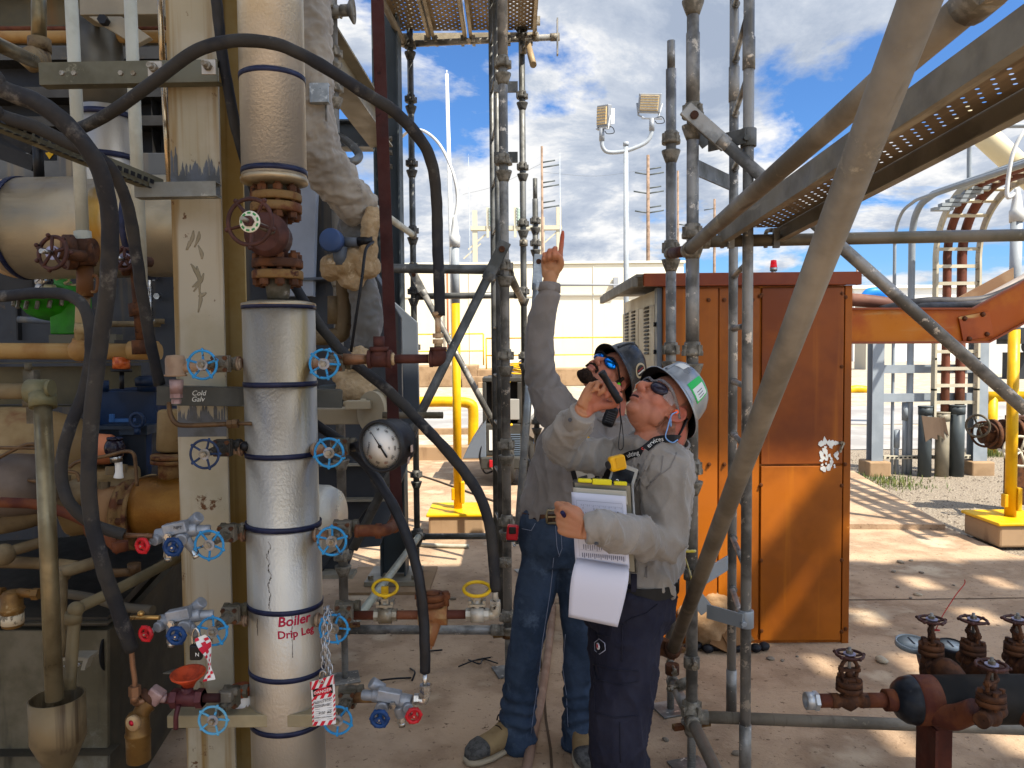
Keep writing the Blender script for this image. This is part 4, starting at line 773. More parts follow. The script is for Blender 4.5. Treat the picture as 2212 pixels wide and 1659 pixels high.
q = P(1494, 1556, 3.05); bar_(q, V((q.x+.0, 1.2, q.z)), tanTube, 'low tube running towards the viewer from the near post foot')
bar_(P(1452, 1470, 3.56), P(1490, 1548, 3.12), galvw, 'short sunlit low tube between the two right posts')
q = P(1447, 548, 3.56); bar_(q, P(1490, 541, 3.1), rustTube, 'short rusty tube between the two right posts at shoulder height')
clamp(P(1452, 1445, 3.5), (0, 0, 1), 'rusty clamp where the thick near diagonal meets the post', rust)
clamp(P(1494, 1430, 3.06), (0, 0, 1), 'grey clamp on the near post beside the thick diagonal foot')
clamp(P(1494, 1240, 3.07), (0, 0, 1), 'clamp on the near post at waist height')
clamp(P(1476, 1478, 3.2), (.3, -.5, -.8), 'clamp round the short sunlit low tube')
# steel scaffold board at top right
t = thing('scaffold_board', 'galvanised steel scaffold board seen from below at top right', 'scaffold board', P(1620, 520, 3.0), 'steel scaffold boards')
Xa, Xb = .845, 1.085; Yn, Yf_ = .5, 3.12; zn, zf_ = 2.27, 2.168; R0 = lambda y: zf_+(zn-zf_)*(Yf_-y)/(Yf_-Yn)
bd = M('board_steel', '#7f7868', .55, .3, '#6c6557', 5, streak='#958c78', ss=(30, 3, 30), st=.58, c3='#4c463a', s3=12, t3=.66, bump=.12); bdu = M('board_underside', '#8c7c66', .65, .0, '#7a6b57', 4, streak='#a08e74', ss=(20, 2, 20), st=.56)
b = MB()
for X_, s in ((Xa, 1), (Xb, -1)): b.bar((X_, Yn, R0(Yn)+.034), (X_, Yf_, R0(Yf_)+.034), .004, .068); b.bar((X_+s*.014, Yn, R0(Yn)+.002), (X_+s*.014, Yf_, R0(Yf_)+.002), .026, .004)
part(t, 'side_rails', b, bd)
def perforated(xa, xb, ya, yb, zfun, nx, ny, hole, th=.003):
    b = MB(); dx = (xb-xa)/nx; dy = (yb-ya)/ny
    for i in range(nx):
        for j in range(ny):
            x0 = xa+i*dx; y0 = ya+j*dy
            if (i+j) % 2 == 0 or (i == 0) or i == nx-1:
                b.add([(x0, y0, zfun(y0)), (x0+dx, y0, zfun(y0)), (x0+dx, y0+dy, zfun(y0+dy)), (x0, y0+dy, zfun(y0+dy))], [(0, 1, 2, 3)])
            else:
                cx_, cy_ = x0+dx/2, y0+dy/2; k = 8; hv = [(cx_+hole*math.cos(a*6.2832/k+.3927), cy_+hole*math.sin(a*6.2832/k+.3927)) for a in range(k)]
                ov = [(x0+dx, y0+dy*.5), (x0+dx, y0+dy), (x0+dx*.5, y0+dy), (x0, y0+dy), (x0, y0+dy*.5), (x0, y0), (x0+dx*.5, y0), (x0+dx, y0)]
                vs = [(x, y, zfun(y)) for x, y in ov]+[(x, y, zfun(y)) for x, y in hv]
                fs = []
                for a in range(k):
                    fs.append((a, (a+1) % k, k+(a) % k)); fs.append(((a+1) % k, k+(a+1) % k, k+a))
                b.add(vs, fs)
    return b
b = perforated(Xa+.004, Xb-.004, Yn, Yf_-.03, lambda y: R0(y)+.064, 11, 100, .0048); part(t, 'deck', b, bdu)
b = MB()
for x in (Xa+.03, Xb-.03): b.tube([(x, Yf_-.03, R0(3)+.05), (x, Yf_+.03, R0(3)+.055), (x, Yf_+.05, R0(3)+.03), (x, Yf_+.045, R0(3)-.01)], .009, 8); b.bx((x-.012, Yf_-.09, R0(3)-.028), (x+.012, Yf_-.07, R0(3)+.05))
part(t, 'hooks', b, galv)
# ladder on the right scaffold
t = thing('ladder', 'tall galvanised tube ladder clamped beside the orange cabinet', 'ladder', (1.0, 3.3, 0))
lA = P(1583, 800, 3.55); lB = P(1614, 800, 3.02)
for q, z0 in ((lA, .01), (lB, .01)):
    b = MB(); b.cyl((q.x, q.y, z0), (q.x, q.y, 3.9), .0212, n=18)
    for v in ((40, 215) if q is lB else (105, 222)): pass
    za, zb_ = (P(1614, 150, q.y).z, P(1614, 82, q.y).z) if q is lB else (P(1583, 220, q.y).z, P(1583, 145, q.y).z); b.cyl((q.x, q.y, za), (q.x, q.y, zb_), .0245, n=18)
    za = P(1600, 1500, q.y).z; b.cyl((q.x, q.y, .01), (q.x, q.y, .22), .0245, n=18); part(t, 'side_rail', b, galv)
za = P(1583, 596, 3.55).z; k = 0
for i in range(-6, 12):
    z = za+i*.245
    if .15 < z < 3.9: b = MB(); b.cyl((lA.x, lA.y, z), (lB.x, lB.y, z), .0125, n=12); b.cyl((lA.x+.0, lA.y-.015, z), (lA.x, lA.y-.035, z), .0165, n=12); part(t, 'rung', b, galv)
def bracket(va, vb, lab, mat):
    t = thing('ladder_bracket', lab, 'bracket', P(1550, va, 3.3), 'flat steel brackets holding the ladder'); A0 = V((pA.location.x, 3.08, P(1495, va, 3.08).z));
    b = MB(); q0 = A0+V((.03, .12, 0)); b.bar(q0, V((lA.x-.03, lA.y-.03, q0.z)), .008, .07); b.bar(A0+V((.02, .0, -.05)), q0+V((0, 0, -.03)), .008, .06); part(t, 'far_arm', b, mat, .002)
    zB = P(1614, vb, 3.02).z; q1 = A0+V((.07, .03, zB-A0.z)); b = MB(); b.bar(A0+V((.025, .03, zB-A0.z+.06)), q1, .008, .06); b.bar(q1, V((lB.x-.02, lB.y-.03, zB)), .008, .06); b.lathe((lB.x, lB.y, zB), (0, 0, 1), [(-.035, .0225), (-.035, .031), (.035, .031), (.035, .0225)], 16); b.hexn((lB.x-.02, lB.y-.034, zB-.01), (0, 1, 0), .012, .02); part(t, 'near_arm', b, mat, .002)
bracket(343, 298, 'upper ladder bracket below the floating brace end', galvd); bracket(1282, 1336, 'lower ladder bracket above the paper sack', M('bracket_grey', '#8f9496', .45, .4))
b = MB(); q = P(1486, 1190, 3.04); b.torus(q, (0, .2, 1), .028, .006, 20, 6); b.tube([q+V((-.025, -.02, 0)), q+V((-.005, -.03, -.06)), q+V((.01, -.03, -.13)), q+V((-.0, -.03, -.2)), q+V((.0, -.03, -.22))], [.012, .008, .012, .014, .004], 6, ell=.3); b.tube([q+V((-.03, 0, .01)), q+V((-.045, -.01, .015))], .008, 6); solo('flagging_tape', b, M('yellow_tape', '#b9a418', .5, 0, '#c8bfa0', 12), 'frayed yellow tape tied to the near scaffold post', 'tape')
# platform over the left bay
t_planks = []
bays = [(-.86, -.60), (-.585, -.325), (-.30, -.05), (-.03, .20)]
for i, (xa, xb) in enumerate(bays):
    labs = ['perforated scaffold board at the left of the high platform', 'second perforated board of the high platform from the left', 'third perforated board of the high platform from the left', 'rightmost perforated board of the high platform behind the posts']
    t = thing('scaffold_board', labs[i], 'scaffold board', (xa, 5.9, 4.16), 'steel scaffold boards')
    zz_ = P(1000, 84, 5.9).z; ya, yb = 3.95, 5.95
    b = perforated(xa+.004, xb-.004, ya, yb-.03, lambda y: zz_+.07, 9, 60, .0075); part(t, 'deck', b, M('platform_deck', '#8f7f68', .6, .25, '#7c6c56', 5, c3='#a89a80', s3=9, t3=.62))
    b = MB()
    for X_, s in ((xa, 1), (xb, -1)): b.bar((X_, ya, zz_+.035), (X_, yb, zz_+.035), .004, .07); b.bar((X_+s*.012, ya, zz_+.002), (X_+s*.012, yb, zz_+.002), .024, .004)
    for y in (ya, yb): b.bx((xa, y-.003, zz_+.01), (xb, y+.003, zz_+.066))
    part(t, 'side_rails', b, M('board_rail', '#a69b86', .55, .25, '#8c826f', 5)); b = MB()
    for X_ in (xa+.03, xb-.03): b.bx((X_-.012, yb-.1, zz_-.035), (X_+.012, yb-.085, zz_+.01)); b.bx((X_-.012, yb-.02, zz_-.03), (X_+.012, yb+.02, zz_+.03))
    part(t, 'hooks', b, galv)
bar_(V((-.93, 4.0, zz_-.03)), V((-.80, 5.9, zz_-.03)), tanTube, 'tube along the left edge of the high platform')
bar_(V((-.93, 3.98, zz_-.06)), V((.3, 4.02, zz_-.06)), galv, 'tube under the near end of the high platform above the view')
# two-rail ladder behind the centre post
t = thing('ladder', 'narrow far ladder standing just behind the centre post', 'ladder', P(1075, 1100, 5.0))
qa, qb = P(1066, 600, 5.25), P(1077, 600, 4.85)
for q in (qa, qb): b = MB(); b.cyl((q.x, q.y, .02), (q.x, q.y, 4.9), .019, n=14); part(t, 'side_rail', b, galvd)
for i in range(14): z = .3+i*.32; b = MB(); b.cyl((qa.x, qa.y, z), (qb.x, qb.y, z), .011, n=8); part(t, 'rung', b, galvd)
for v, lab in ((188, 'small ladder bracket high on the centre post'), (340, 'small plate on the far ladder beside the centre post')): b = MB(); q = P(1100, v, 4.5); b.bx(q+V((-.09, -.01, -.03)), q+V((.05, .01, .03))); solo('ladder_bracket', b, galvd, lab, 'bracket')
# bits of wire and ties on the slab
wr = M('black_wire', '#17171a', .5)
for pts, lab, r in (([(990, 1440), (1020, 1428), (1035, 1424), (1060, 1420)], 'twisted black wire scrap on the slab', .004), ([(1012, 1425), (1036, 1434), (1045, 1424), (1075, 1433)], 'second black wire scrap crossing the first', .004), ([(818, 1470), (850, 1466), (888, 1464)], 'black cable tie lying behind the grey manifold', .005), ([(886, 1444), (896, 1452), (890, 1470)], 'curled black tie end behind the grey manifold', .005), ([(930, 1406), (955, 1404)], 'short black tie on the slab by the hose end', .005)):
    b = MB(); b.tube([G(u, v, .006+.02*(i % 2)) for i, (u, v) in enumerate(pts)], r, 6); solo('wire_scrap', b, wr, lab, 'wire')
b = MB(); b.cyl(P(745, 1475, 4.0)+V((0, 0, -.02)), P(745, 1475, 4.0), .005);
# pale hose lying on the slab between the men
b = MB(); q = [G(1195, 1310, .02), G(1190, 1360, .02), G(1178, 1450, .02), G(1165, 1530, .02), G(1155, 1570, .02), G(1130, 1700, .02)]; b.tube(q, .022, 10); solo('ground_hose', b, M('dusty_hose', '#9a7c66', .7, 0, '#8a6a54', 6), 'dusty pale hose on the slab behind the jeans legs', 'hose')
Yh = 2.5; zh = P(2080, 1511, Yh).z
t = thing('steam_header', 'black horizontal pipe header with domed end on a rusty stand', 'header', P(2035, 1659, Yh));
xl = P(1985, 1511, Yh).x; rr = m_(52, Yh)
b = MB(); b.cyl((xl, Yh, zh), (xl+1.2, Yh, zh), rr, n=36); part(t, 'barrel', b, hdrB)
b = MB(); b.lathe((xl, Yh, zh), (-1, 0, 0), [(0, rr*1.0), (.025, rr*1.0), (.05, rr*.93), (.072, rr*.74), (.083, rr*.45), (.086, .0)], 36); part(t, 'domed_cap', b, hdrN)
b = MB(); b.lathe((xl, Yh, zh), (1, 0, 0), [(-.02, rr*1.005), (-.012, rr*1.02), (.012, rr*1.02), (.05, rr*1.006)], 36); part(t, 'weld_seam', b, rustTube)
b = MB(); q = P(2037, 1640, Yh); b.section((q.x, Yh, -.0), (q.x, Yh, zh-rr*.97), [(-.06, -.06), (.06, -.06), (.06, -.05), (-.05, -.05), (-.05, .06), (-.06, .06)], (0, -1, 0)); part(t, 'stand', b, M('red_rust_stand', '#53281c', .7, .1, '#6b3422', 6, c3='#8f5436', s3=5, t3=.62))
b = MB(); b.cyl((xl-.08, Yh, zh), (xl-.2, Yh, zh), .024, n=16); b.cyl((xl-.075, Yh, zh), (xl-.115, Yh, zh), .036, n=20); part(t, 'end_nipple', b, rustTube)
def gate(o, mat_b, mat_w, s=1.):
    """rising-stem gate valve: flow along local x, stem up; origin at body centre"""
    pass
def gate_valve(name, lab, body=rust, wheel=brownW, group='rusty handwheel valves on the black header'):
    t = thing(name, lab, 'valve', (0, 0, 0), group)
    b = MB(); b.lathe((-.075, 0, 0), (1, 0, 0), [(0, .027), (.0, .03), (.03, .03), (.04, .024), (.055, .033), (.075, .042), (.095, .033), (.11, .024), (.12, .03), (.15, .03), (.15, .027)], 20)
    b.cyl((0, 0, 0), (0, 0, .045), .034, .03); part(t, 'body', b, body)
    b = MB(); b.cyl((0, 0, .042), (0, 0, .062), .052, n=24); b.cyl((0, 0, .065), (0, 0, .088), .051, n=24); b.cyl((0, 0, .088), (0, 0, .10), .034, n=16); f = part(t, 'bonnet_flange', b, rust if body is not castG else body)
    b = MB()
    for k in range(4): a = k*1.571+.785; b.hexn((.038*math.cos(a), .038*math.sin(a), .095), (0, 0, 1), .011, .016); b.cyl((.038*math.cos(a), .038*math.sin(a), .03), (.038*math.cos(a), .038*math.sin(a), .1), .006, n=8)
    part(f, 'bolts', b, rustFl if body is castG else rust)
    b = MB()
    for sx in (-1, 1): b.tube([(sx*.028, 0, .098), (sx*.032, 0, .125), (sx*.03, 0, .15), (sx*.014, 0, .172)], .008, 8); b.cyl((sx*.034, 0, .12), (sx*.034, 0, .145), .011, n=8)
    b.cyl((0, 0, .1), (0, 0, .128), .015, n=12); b.box((0, 0, .13), (.085, .022, .012)); b.cyl((0, 0, .168), (0, 0, .186), .017, n=12); part(t, 'yoke', b, body)
    b = MB(); b.cyl((0, 0, .12), (0, 0, .222), .0065, n=10); part(t, 'stem', b, galv)
    b = MB(); zt = .192
    b.torus((0, 0, zt), (0, 0, 1), .052, .0062, 32, 8)
    for k in range(5):
        a = k*1.2566; b.tube([(.012*math.cos(a), .012*math.sin(a), zt-.002), (.03*math.cos(a), .03*math.sin(a), zt-.005), (.052*math.cos(a), .052*math.sin(a), zt)], .0048, 8, 3); b.ball((.058*math.cos(a), .058*math.sin(a), zt), (.008, .008, .007), n=8, m=6)
    w = part(t, 'handwheel', b, wheel); b = MB(); b.cyl((0, 0, zt), (0, 0, zt+.006), .024, n=20); part(w, 'washer_plate', b, M('purple_grey_plate', '#8f8ca0', .4, .5, '#7a7788', 20)); b = MB(); b.hexn((0, 0, zt+.011), (0, 0, 1), .014, .012); part(w, 'nut', b, zinc)
    return t
g0 = gate_valve('gate_valve', 'rusty handwheel valve on the header inlet beside the cabinet corner')
q = P(1834, 1505, Yh); g0.location = (q.x, Yh, zh); g0.scale = (.82, .82, .82)
b = MB(); b.cyl((q.x-.055, Yh, zh), (q.x-.115, Yh, zh), .0225, n=16); b.cyl((q.x+.055, Yh, zh), (xl-.19, Yh, zh), .0235, n=16); part(bpy.data.objects['steam_header'], 'inlet_pipe', b, rustTube)
b = MB(); b.cyl((q.x-.105, Yh, zh), (q.x-.118, Yh, zh), .032, n=6, sm=False); b.lathe((q.x-.118, Yh, zh), (-1, 0, 0), [(0, .029), (.028, .029), (.028, .02), (.005, .019), (.004, 0)], 20); solo('pipe_union', b, M('zinc_union', '#a9aaa8', .4, .6), 'zinc hose union on the free end of the header inlet', 'pipe fitting')
rr_ = rr
for u, v, lab, rot in ((2011, 1375, 'handwheel valve on the header with a red wire tied to its wheel', 1.2), (2101, 1375, 'second handwheel valve from the left along the header top', 1.6), (2196, 1375, 'handwheel valve on the header top at the right edge', 1.4)):
    c = copy_tree(g0); c['label'] = lab; p = P(u, 1432, 2.68); c.location = p; c.rotation_euler = (R_(0), 0, rot)
    b = MB(); b.tube([V((p.x, p.y, p.z)), V((p.x, p.y, p.z-.04)), V((p.x+.01, Yh+.1, zh+.06)), V((p.x+.015, Yh+.03, zh+.02))], [.034, .036, .04, .045], 14); part(bpy.data.objects['steam_header'], 'branch', b, rust)
c = copy_tree(g0); c['label'] = 'handwheel valve on the near side of the header, lowest of all'; p = P(2140, 1545, 2.3); c.location = p; c.rotation_euler = (0, 0, .6)
b = MB(); b.tube([V((p.x-.12, Yh+.02, zh-.005)), V((p.x-.06, 2.42, zh-.02)), V((p.x-.02, 2.34, p.z+.0))], [.045, .042, .034], 14); b.tube([V((p.x+.2, Yh+.02, zh-.01)), V((p.x+.23, 2.38, zh-.04)), V((p.x+.23, 2.36, p.z-.1))], [.045, .04, .04], 14); part(bpy.data.objects['steam_header'], 'branch', b, rustTube)
b = MB(); b.tube([p+V((.03, -.02, -.01)), p+V((.07, -.08, -.03)), p+V((.08, -.1, -.035))], [.026, .026, .026], 14); b.tube([p+V((.03, 0, -.03)), p+V((.05, 0, -.1)), p+V((.1, 0, -.16)), p+V((.16, 0, -.18))], [.028, .03, .035, .04], 14); part(c, 'outlet_elbow', b, rustTube)
b = MB(); q = P(2021, 1361, 2.68); b.torus(q, (0, .3, 1), .012, .003, 12, 5); b.tube([q, P(2036, 1330, 2.7), P(2065, 1285, 2.72), P(2083, 1262, 2.74), P(2084, 1252, 2.74)], .0018, 6); solo('red_wire', b, M('red_wire_coat', '#9a2420', .5), 'thin red wire sticking up from a header handwheel', 'wire')
def flatgauge(px, py, Y, r, tilt, lab, case, side):
    c = P(px, py, Y); ax = Matrix.Rotation(R_(tilt), 3, 'X') @ V((0, 0, 1)); t = thing('pressure_gauge', lab, 'gauge', c, 'gauges lying face up by the header')
    b = MB(); b.lathe(c, ax, [(-side, r*.7), (-side, r*.93), (-.012, r*.95), (-.01, r), (.006, r), (.008, r*.9), (.002, r*.88)], 32); part(t, 'case', b, case)
    b = MB(); b.lathe(c, ax, [(.003, r*.89), (.0035, 0)], 32); f = part(t, 'dial', b, M('old_dial', '#b5bcb8', .25)); s = frame(ax); b = MB(); b.bar(c+ax*.005-s[0]*r*.2, c+ax*.005+s[0]*r*.6, .006, .001, ax); part(f, 'needle', b, black); return c
c_ = flatgauge(1972, 1390, 2.82, m_(36, 2.82), 8, 'grey flat gauge lying face up beside the header valves', M('grey_case', '#8d9392', .4, .3), .012)
b = MB(); b.tube([c_+V((.02, 0, -.01)), c_+V((.03, 0, -.06)), P(1995, 1442, 2.72)], .012, 8); solo('gauge_tube', b, galv, 'short pipe holding the grey flat gauge', 'pipe')
flatgauge(2056, 1396, 2.86, m_(30, 2.86), 10, 'black gauge with white dial facing up between header valves', blackR, .06)
from mathutils.bvhtree import BVHTree
def fuse(b, vox, it=2, fn=None, fac=.5):
    """join overlapping solids into one continuous skin; returns a mesh in world coordinates"""
    me = b.mesh(); o = bpy.data.objects.new('tmp', me); COL.objects.link(o)
    r = o.modifiers.new('r', 'REMESH'); r.mode = 'VOXEL'; r.voxel_size = vox; r.adaptivity = 0
    if it: s = o.modifiers.new('s', 'SMOOTH'); s.iterations = it; s.factor = fac
    bpy.context.view_layer.update()
    m = bpy.data.meshes.new_from_object(o.evaluated_get(bpy.context.evaluated_depsgraph_get()))
    bpy.data.objects.remove(o); bpy.data.meshes.remove(me)
    if fn:
        nn = [V(v.normal) for v in m.vertices]
        for v, n in zip(m.vertices, nn): v.co = V(v.co)+n*fn(V(v.co))
    m.polygons.foreach_set('use_smooth', [True]*len(m.polygons)); m.materials.clear(); m.update(); return m
def paint(m, fn):
    a = m.color_attributes.new('tone', 'FLOAT_COLOR', 'POINT')
    for i, v in enumerate(m.vertices): a.data[i].color = (*fn(V(v.co)), 1)
def bvh(m): return BVHTree.FromPolygons([v.co.copy() for v in m.vertices], [tuple(p.vertices) for p in m.polygons])
def hit(t, px, py, off=.002):
    d = ray(px, py).normalized(); h = t.ray_cast(V((0, 0, CAMZ)), d)
    if h[0] is None: return None, None
    n = h[1] if h[1].dot(d) < 0 else -h[1]
    return h[0]+n*off, n
def pmesh(parent, name, me, mat, label=None):
    l = ROOT[parent.name]
    for v in me.vertices: v.co = V(v.co)-l
    o = link(name, me, mat, None, parent)
    if label: o['label'] = label
    return o
def ridge(p, s=(9, 9, 4), seed=0):
    q = V((p.x*s[0]+seed, p.y*s[1], p.z*s[2])); return 1-2*abs(noise.noise(q))
def folds(amp, s, seed, fine=.0015):
    def f(p):
        w = p+V((noise.noise(p*5), noise.noise(p*5+V((7, 0, 0))), 0))*.05; r = ridge(w, s, seed); r2 = ridge(w, (s[0]*2., s[1]*2., s[2]*2.2), seed+9)
        return amp*(1.5*max(0, r)**3-.35*max(0, -r))+amp*.7*max(0, r2)**3+fine*noise.noise(p*42)
    return f
skinM = M('skin', '#b0745a', .58, 0, vcol='tone', bump=.35, bs=170, bdet=7, bd=.003, spec=.3); skinM.node_tree.nodes['Principled BSDF'].inputs['Subsurface Weight'].default_value = .05
skinM.node_tree.nodes['Principled BSDF'].inputs['Subsurface Radius'].default_value = (.012, .004, .002)
SK = lin('#ae7258'); SKR = lin('#9c4f40'); SKT = lin('#b07f5a')
def mixc(a, b, t): t = max(0, min(1, t)); return tuple(x+(y-x)*t for x, y in zip(a, b))
class Head:
    def __init__(s, O, u, f, k=1.):
        u = V(u).normalized(); f = V(f); f = (f-u*f.dot(u)).normalized(); l = u.cross(f); s.O = V(O); s.M = Matrix((l, f, u)).transposed(); s.k = k; s.I = s.M.transposed()
    def __call__(s, x, y, z): return s.O+s.M @ (V((x, y, z))*s.k)
    def loc(s, p): return (s.I @ (V(p)-s.O))/s.k
    def ball(s, b, c, r): b.ball(s(*c), [q*s.k for q in r], s.M, 20, 14)
def head_shapes(b, h, nose=1.):
    h.ball(b, (0, -.012, .045), (.075, .096, .088)); h.ball(b, (0, .022, -.02), (.067, .066, .088)); h.ball(b, (0, .03, -.072), (.053, .052, .046)); h.ball(b, (0, .064, -.099), (.026, .02, .019))
    h.ball(b, (0, .068, .024), (.052, .021, .014))
    for s in (-1, 1):
        h.ball(b, (s*.04, .052, -.032), (.026, .028, .03)); h.ball(b, (s*.0105, .1, -.043), (.0095, .011, .0085)); h.ball(b, (s*.05, .018, -.062), (.02, .034, .03))
        e = [(.071, .012, .012), (.082, -.012, .03), (.086, -.03, .018), (.084, -.03, -.006), (.078, -.012, -.03), (.072, .008, -.034)]
        b.tube([h(s*x, y, z) for x, y, z in e], .0055*h.k, 8); h.ball(b, (s*.075, -.01, .0), (.006, .02, .028)); h.ball(b, (s*.074, .006, -.006), (.008, .006, .01)); h.ball(b, (s*.033, .078, .0), (.015, .012, .009))
    b.tube([h(0, .083, .012), h(0, .1, -.015), h(0, .112*nose, -.036), h(0, .1, -.047)], [.008, .0095, .0125, .009], 12)
    h.ball(b, (0, .09, -.068), (.025, .011, .0065)); h.ball(b, (0, .087, -.082), (.021, .011, .0075)); h.ball(b, (0, .082, -.056), (.02, .014, .012))
def hand(b, Wp, d, n, s, curls, thumb, sc=1., spread=.0):
    """Wp wrist, d wrist->knuckles, n out of the palm, s towards the thumb; curls: per finger three joint angles from index to little"""
    d = V(d).normalized(); n = V(n); n = (n-d*n.dot(d)).normalized(); s0 = n.cross(d); s = s0 if s0.dot(V(s)) > 0 else -s0
    off = (.031, .0105, -.0105, -.030); kn = (.092, .096, .091, .081); seg = ((.042, .026, .021), (.046, .029, .022), (.042, .027, .021), (.033, .021, .019)); rad = (.0098, .0102, .0096, .0085)
    for i in range(4):
        K = Wp+(d*kn[i]+s*off[i])*sc; b.tube([Wp+s*off[i]*.55*sc, Wp+(d*.05+s*off[i]*.9-n*.002)*sc, K], [.0155*sc, .0155*sc, .0125*sc], 12)
        p = K; a = 0; pts = [K-d*.01*sc]; dd = (d+s*(spread*(1.5-i))).normalized()
        for j in range(3): a += R_(curls[i][j]); q = p+(dd*math.cos(a)+n*math.sin(a))*seg[i][j]*sc; pts += [(p+q)/2 if j == 0 else p.lerp(q, .5), q]; p = q
        r = rad[i]*sc; b.tube(pts, [r*1.12, r*1.02, r*1.04, r*.93, r*.97, r*.86, r*.72], 12, 3); b.ball(pts[-1], r*.72, n=12, m=8)
    b.tube([Wp+(d*.02+s*.016+n*.004)*sc, Wp+(d*.045+s*.034+n*.012)*sc]+[Wp+(d*x+s*y+n*z)*sc for x, y, z in thumb], [.017*sc, .0175*sc]+[.0125*sc, .0108*sc, .0085*sc][:len(thumb)], 12, 4)
    x, y, z = thumb[-1]; b.ball(Wp+(d*x+s*y+n*z)*sc, .0085*sc, n=12, m=8); b.ball(Wp+(d*.05+n*.004)*sc, [.03*sc, .03*sc, .02*sc], Matrix((s, d, n)).transposed()); b.ball(Wp+(d*.035+s*.022+n*.01)*sc, [.018*sc, .028*sc, .017*sc], Matrix((s, d, n)).transposed())
def hat(par, h, mat, matin, zo=.0, tilt=0.):
    sx, sy = .096, .119; C0 = V((0, -.012, .02+zo))
    outp = [(1.25, .020), (1.255, .024), (1.19, .030), (1.06, .034), (1.02, .040), (1.0, .058), (.97, .085), (.9, .115), (.76, .14), (.55, .156), (.3, .164), (.0, .166)]
    inp = [(1.25, .020), (1.19, .026), (1.04, .03), (.985, .036), (.965, .058), (.93, .085), (.86, .11), (.6, .145), (0, .155)]
    n = 56
    def pt(r, z, a, e=0.):
        brim = max(0, r-1.0); x = sx*r*math.cos(a); y = sy*r*math.sin(a)*(1+brim*.06*math.sin(a)); return V((x, y, z-brim*.02*abs(math.cos(a))*2))*(1+e)+C0
    def loft(prof):
        b = MB(); vs = [h(*pt(r, z, 6.28318*j/n)) for r, z in prof for j in range(n)]; m = len(prof)
        b.add(vs, [(i*n+j, i*n+(j+1) % n, (i+1)*n+(j+1) % n, (i+1)*n+j) for i in range(m-1) for j in range(n)], True); return b
    o = part(par, 'hard_hat', loft(outp), mat); part(o, 'hat_lining', loft(inp), matin)
    b = MB(); b.tube([h(*pt(r, z, 1.5708, .004)) for r, z in outp[5:]]+[h(*pt(r, z, -1.5708, .004)) for r, z in outp[5:-1][::-1]], .006, 8, 2, ell=.8)
    part(o, 'crown_ridge', b, mat)
    def patch(a0, a1, t0, t1, mat_, nm, e=.012, rnd=False, par_=None):
        prof = outp[4:];
        def ev(t): i = min(int(t), len(prof)-2); f_ = t-i; return (prof[i][0]*(1-f_)+prof[i+1][0]*f_, prof[i][1]*(1-f_)+prof[i+1][1]*f_)
        b = MB(); k = 10; vs = []
        for i in range(k+1):
            for j in range(k+1):
                x, y = 2*i/k-1, 2*j/k-1
                if rnd: x, y = x*math.sqrt(1-y*y/2), y*math.sqrt(1-x*x/2)
                r, z = ev((t0+t1)/2+(t1-t0)/2*y); vs.append(h(*pt(r, z, (a0+a1)/2+(a1-a0)/2*x, e)))
        b.add(vs, [(i*(k+1)+j, i*(k+1)+j+1, (i+1)*(k+1)+j+1, (i+1)*(k+1)+j) for i in range(k) for j in range(k)], True); return part(par_ or o, nm, b, mat_)
    return o, patch
def shoe(par, ank, toe, matU, matS, L=.29, wd=.105, heel=0., toecap=None):
    """low boot: sole and upper lofted along the foot"""
    d = (V(toe)-V(ank)); d.z = 0; d.normalize(); s = V((d.y, -d.x, 0)); base = V((ank.x, ank.y, 0))-d*.07
    def loft(prof, zf):
        b = MB(); n = 20; vs = []
        for x, w, z0, z1 in prof:
            for j in range(n):
                a = 6.28318*j/n; cx_ = math.copysign(abs(math.cos(a))**.7, math.cos(a)); sz = math.copysign(abs(math.sin(a))**.7, math.sin(a)); zz = z0+(z1-z0)*(.5+.5*sz)
                vs.append(base+d*(x*L)+s*(w*wd/2*cx_)+V((0, 0, zz+heel*max(0, 1-x/.62))))
        m = len(prof); b.add(vs, [(i*n+j, i*n+(j+1) % n, (i+1)*n+(j+1) % n, (i+1)*n+j) for i in range(m-1) for j in range(n)], True)
        b.f += [tuple(len(b.v)-n*m+j for j in range(n))[::-1], tuple(len(b.v)-n+j for j in range(n))]; b.sm += [True, True]; return b
    b = loft([(0.0, .5, .03, .08), (.03, .66, .022, .14), (.15, .72, .022, .16), (.3, .7, .022, .155), (.42, .76, .022, .125), (.55, .88, .022, .1), (.7, .97, .022, .088), (.85, .92, .022, .078), (.95, .68, .022, .062), (1., .35, .025, .045)], 0); o = part(par, 'boot', b, matU)
    b = loft([(-.02, .55, .0, .028), (.02, .72, .0, .03), (.25, .76, .0, .03), (.45, .8, .0, .03), (.7, 1.03, .0, .03), (.88, .97, .0, .03), (.98, .7, .0, .03), (1.03, .36, .004, .028)], 0); part(o, 'sole', b, matS)
    if toecap: b = loft([(.74, .985, .023, .09), (.86, .935, .023, .081), (.955, .7, .023, .066), (1.008, .36, .025, .05)], 0); part(o, 'toe_cap', b, toecap)
    b = MB(); z = .13
    for i in range(4): c = base+d*(.36+i*.055)*L+V((0, 0, .142-i*.016+heel*.5)); b.tube([c-s*.025, c+V((0, 0, .006)), c+s*.025], .003, 6, 2)
    c = base+d*.4*L+V((0, 0, .14+heel*.5)); b.tube([c, c+s*.03+V((0, 0, .01)), c+s*.045-V((0, 0, .02))], .003, 6); b.tube([c, c-s*.03+V((0, 0, .01)), c-s*.045-V((0, 0, .015))], .003, 6); part(o, 'laces', b, M('dark_laces', '#2a1c14', .8))
    return o
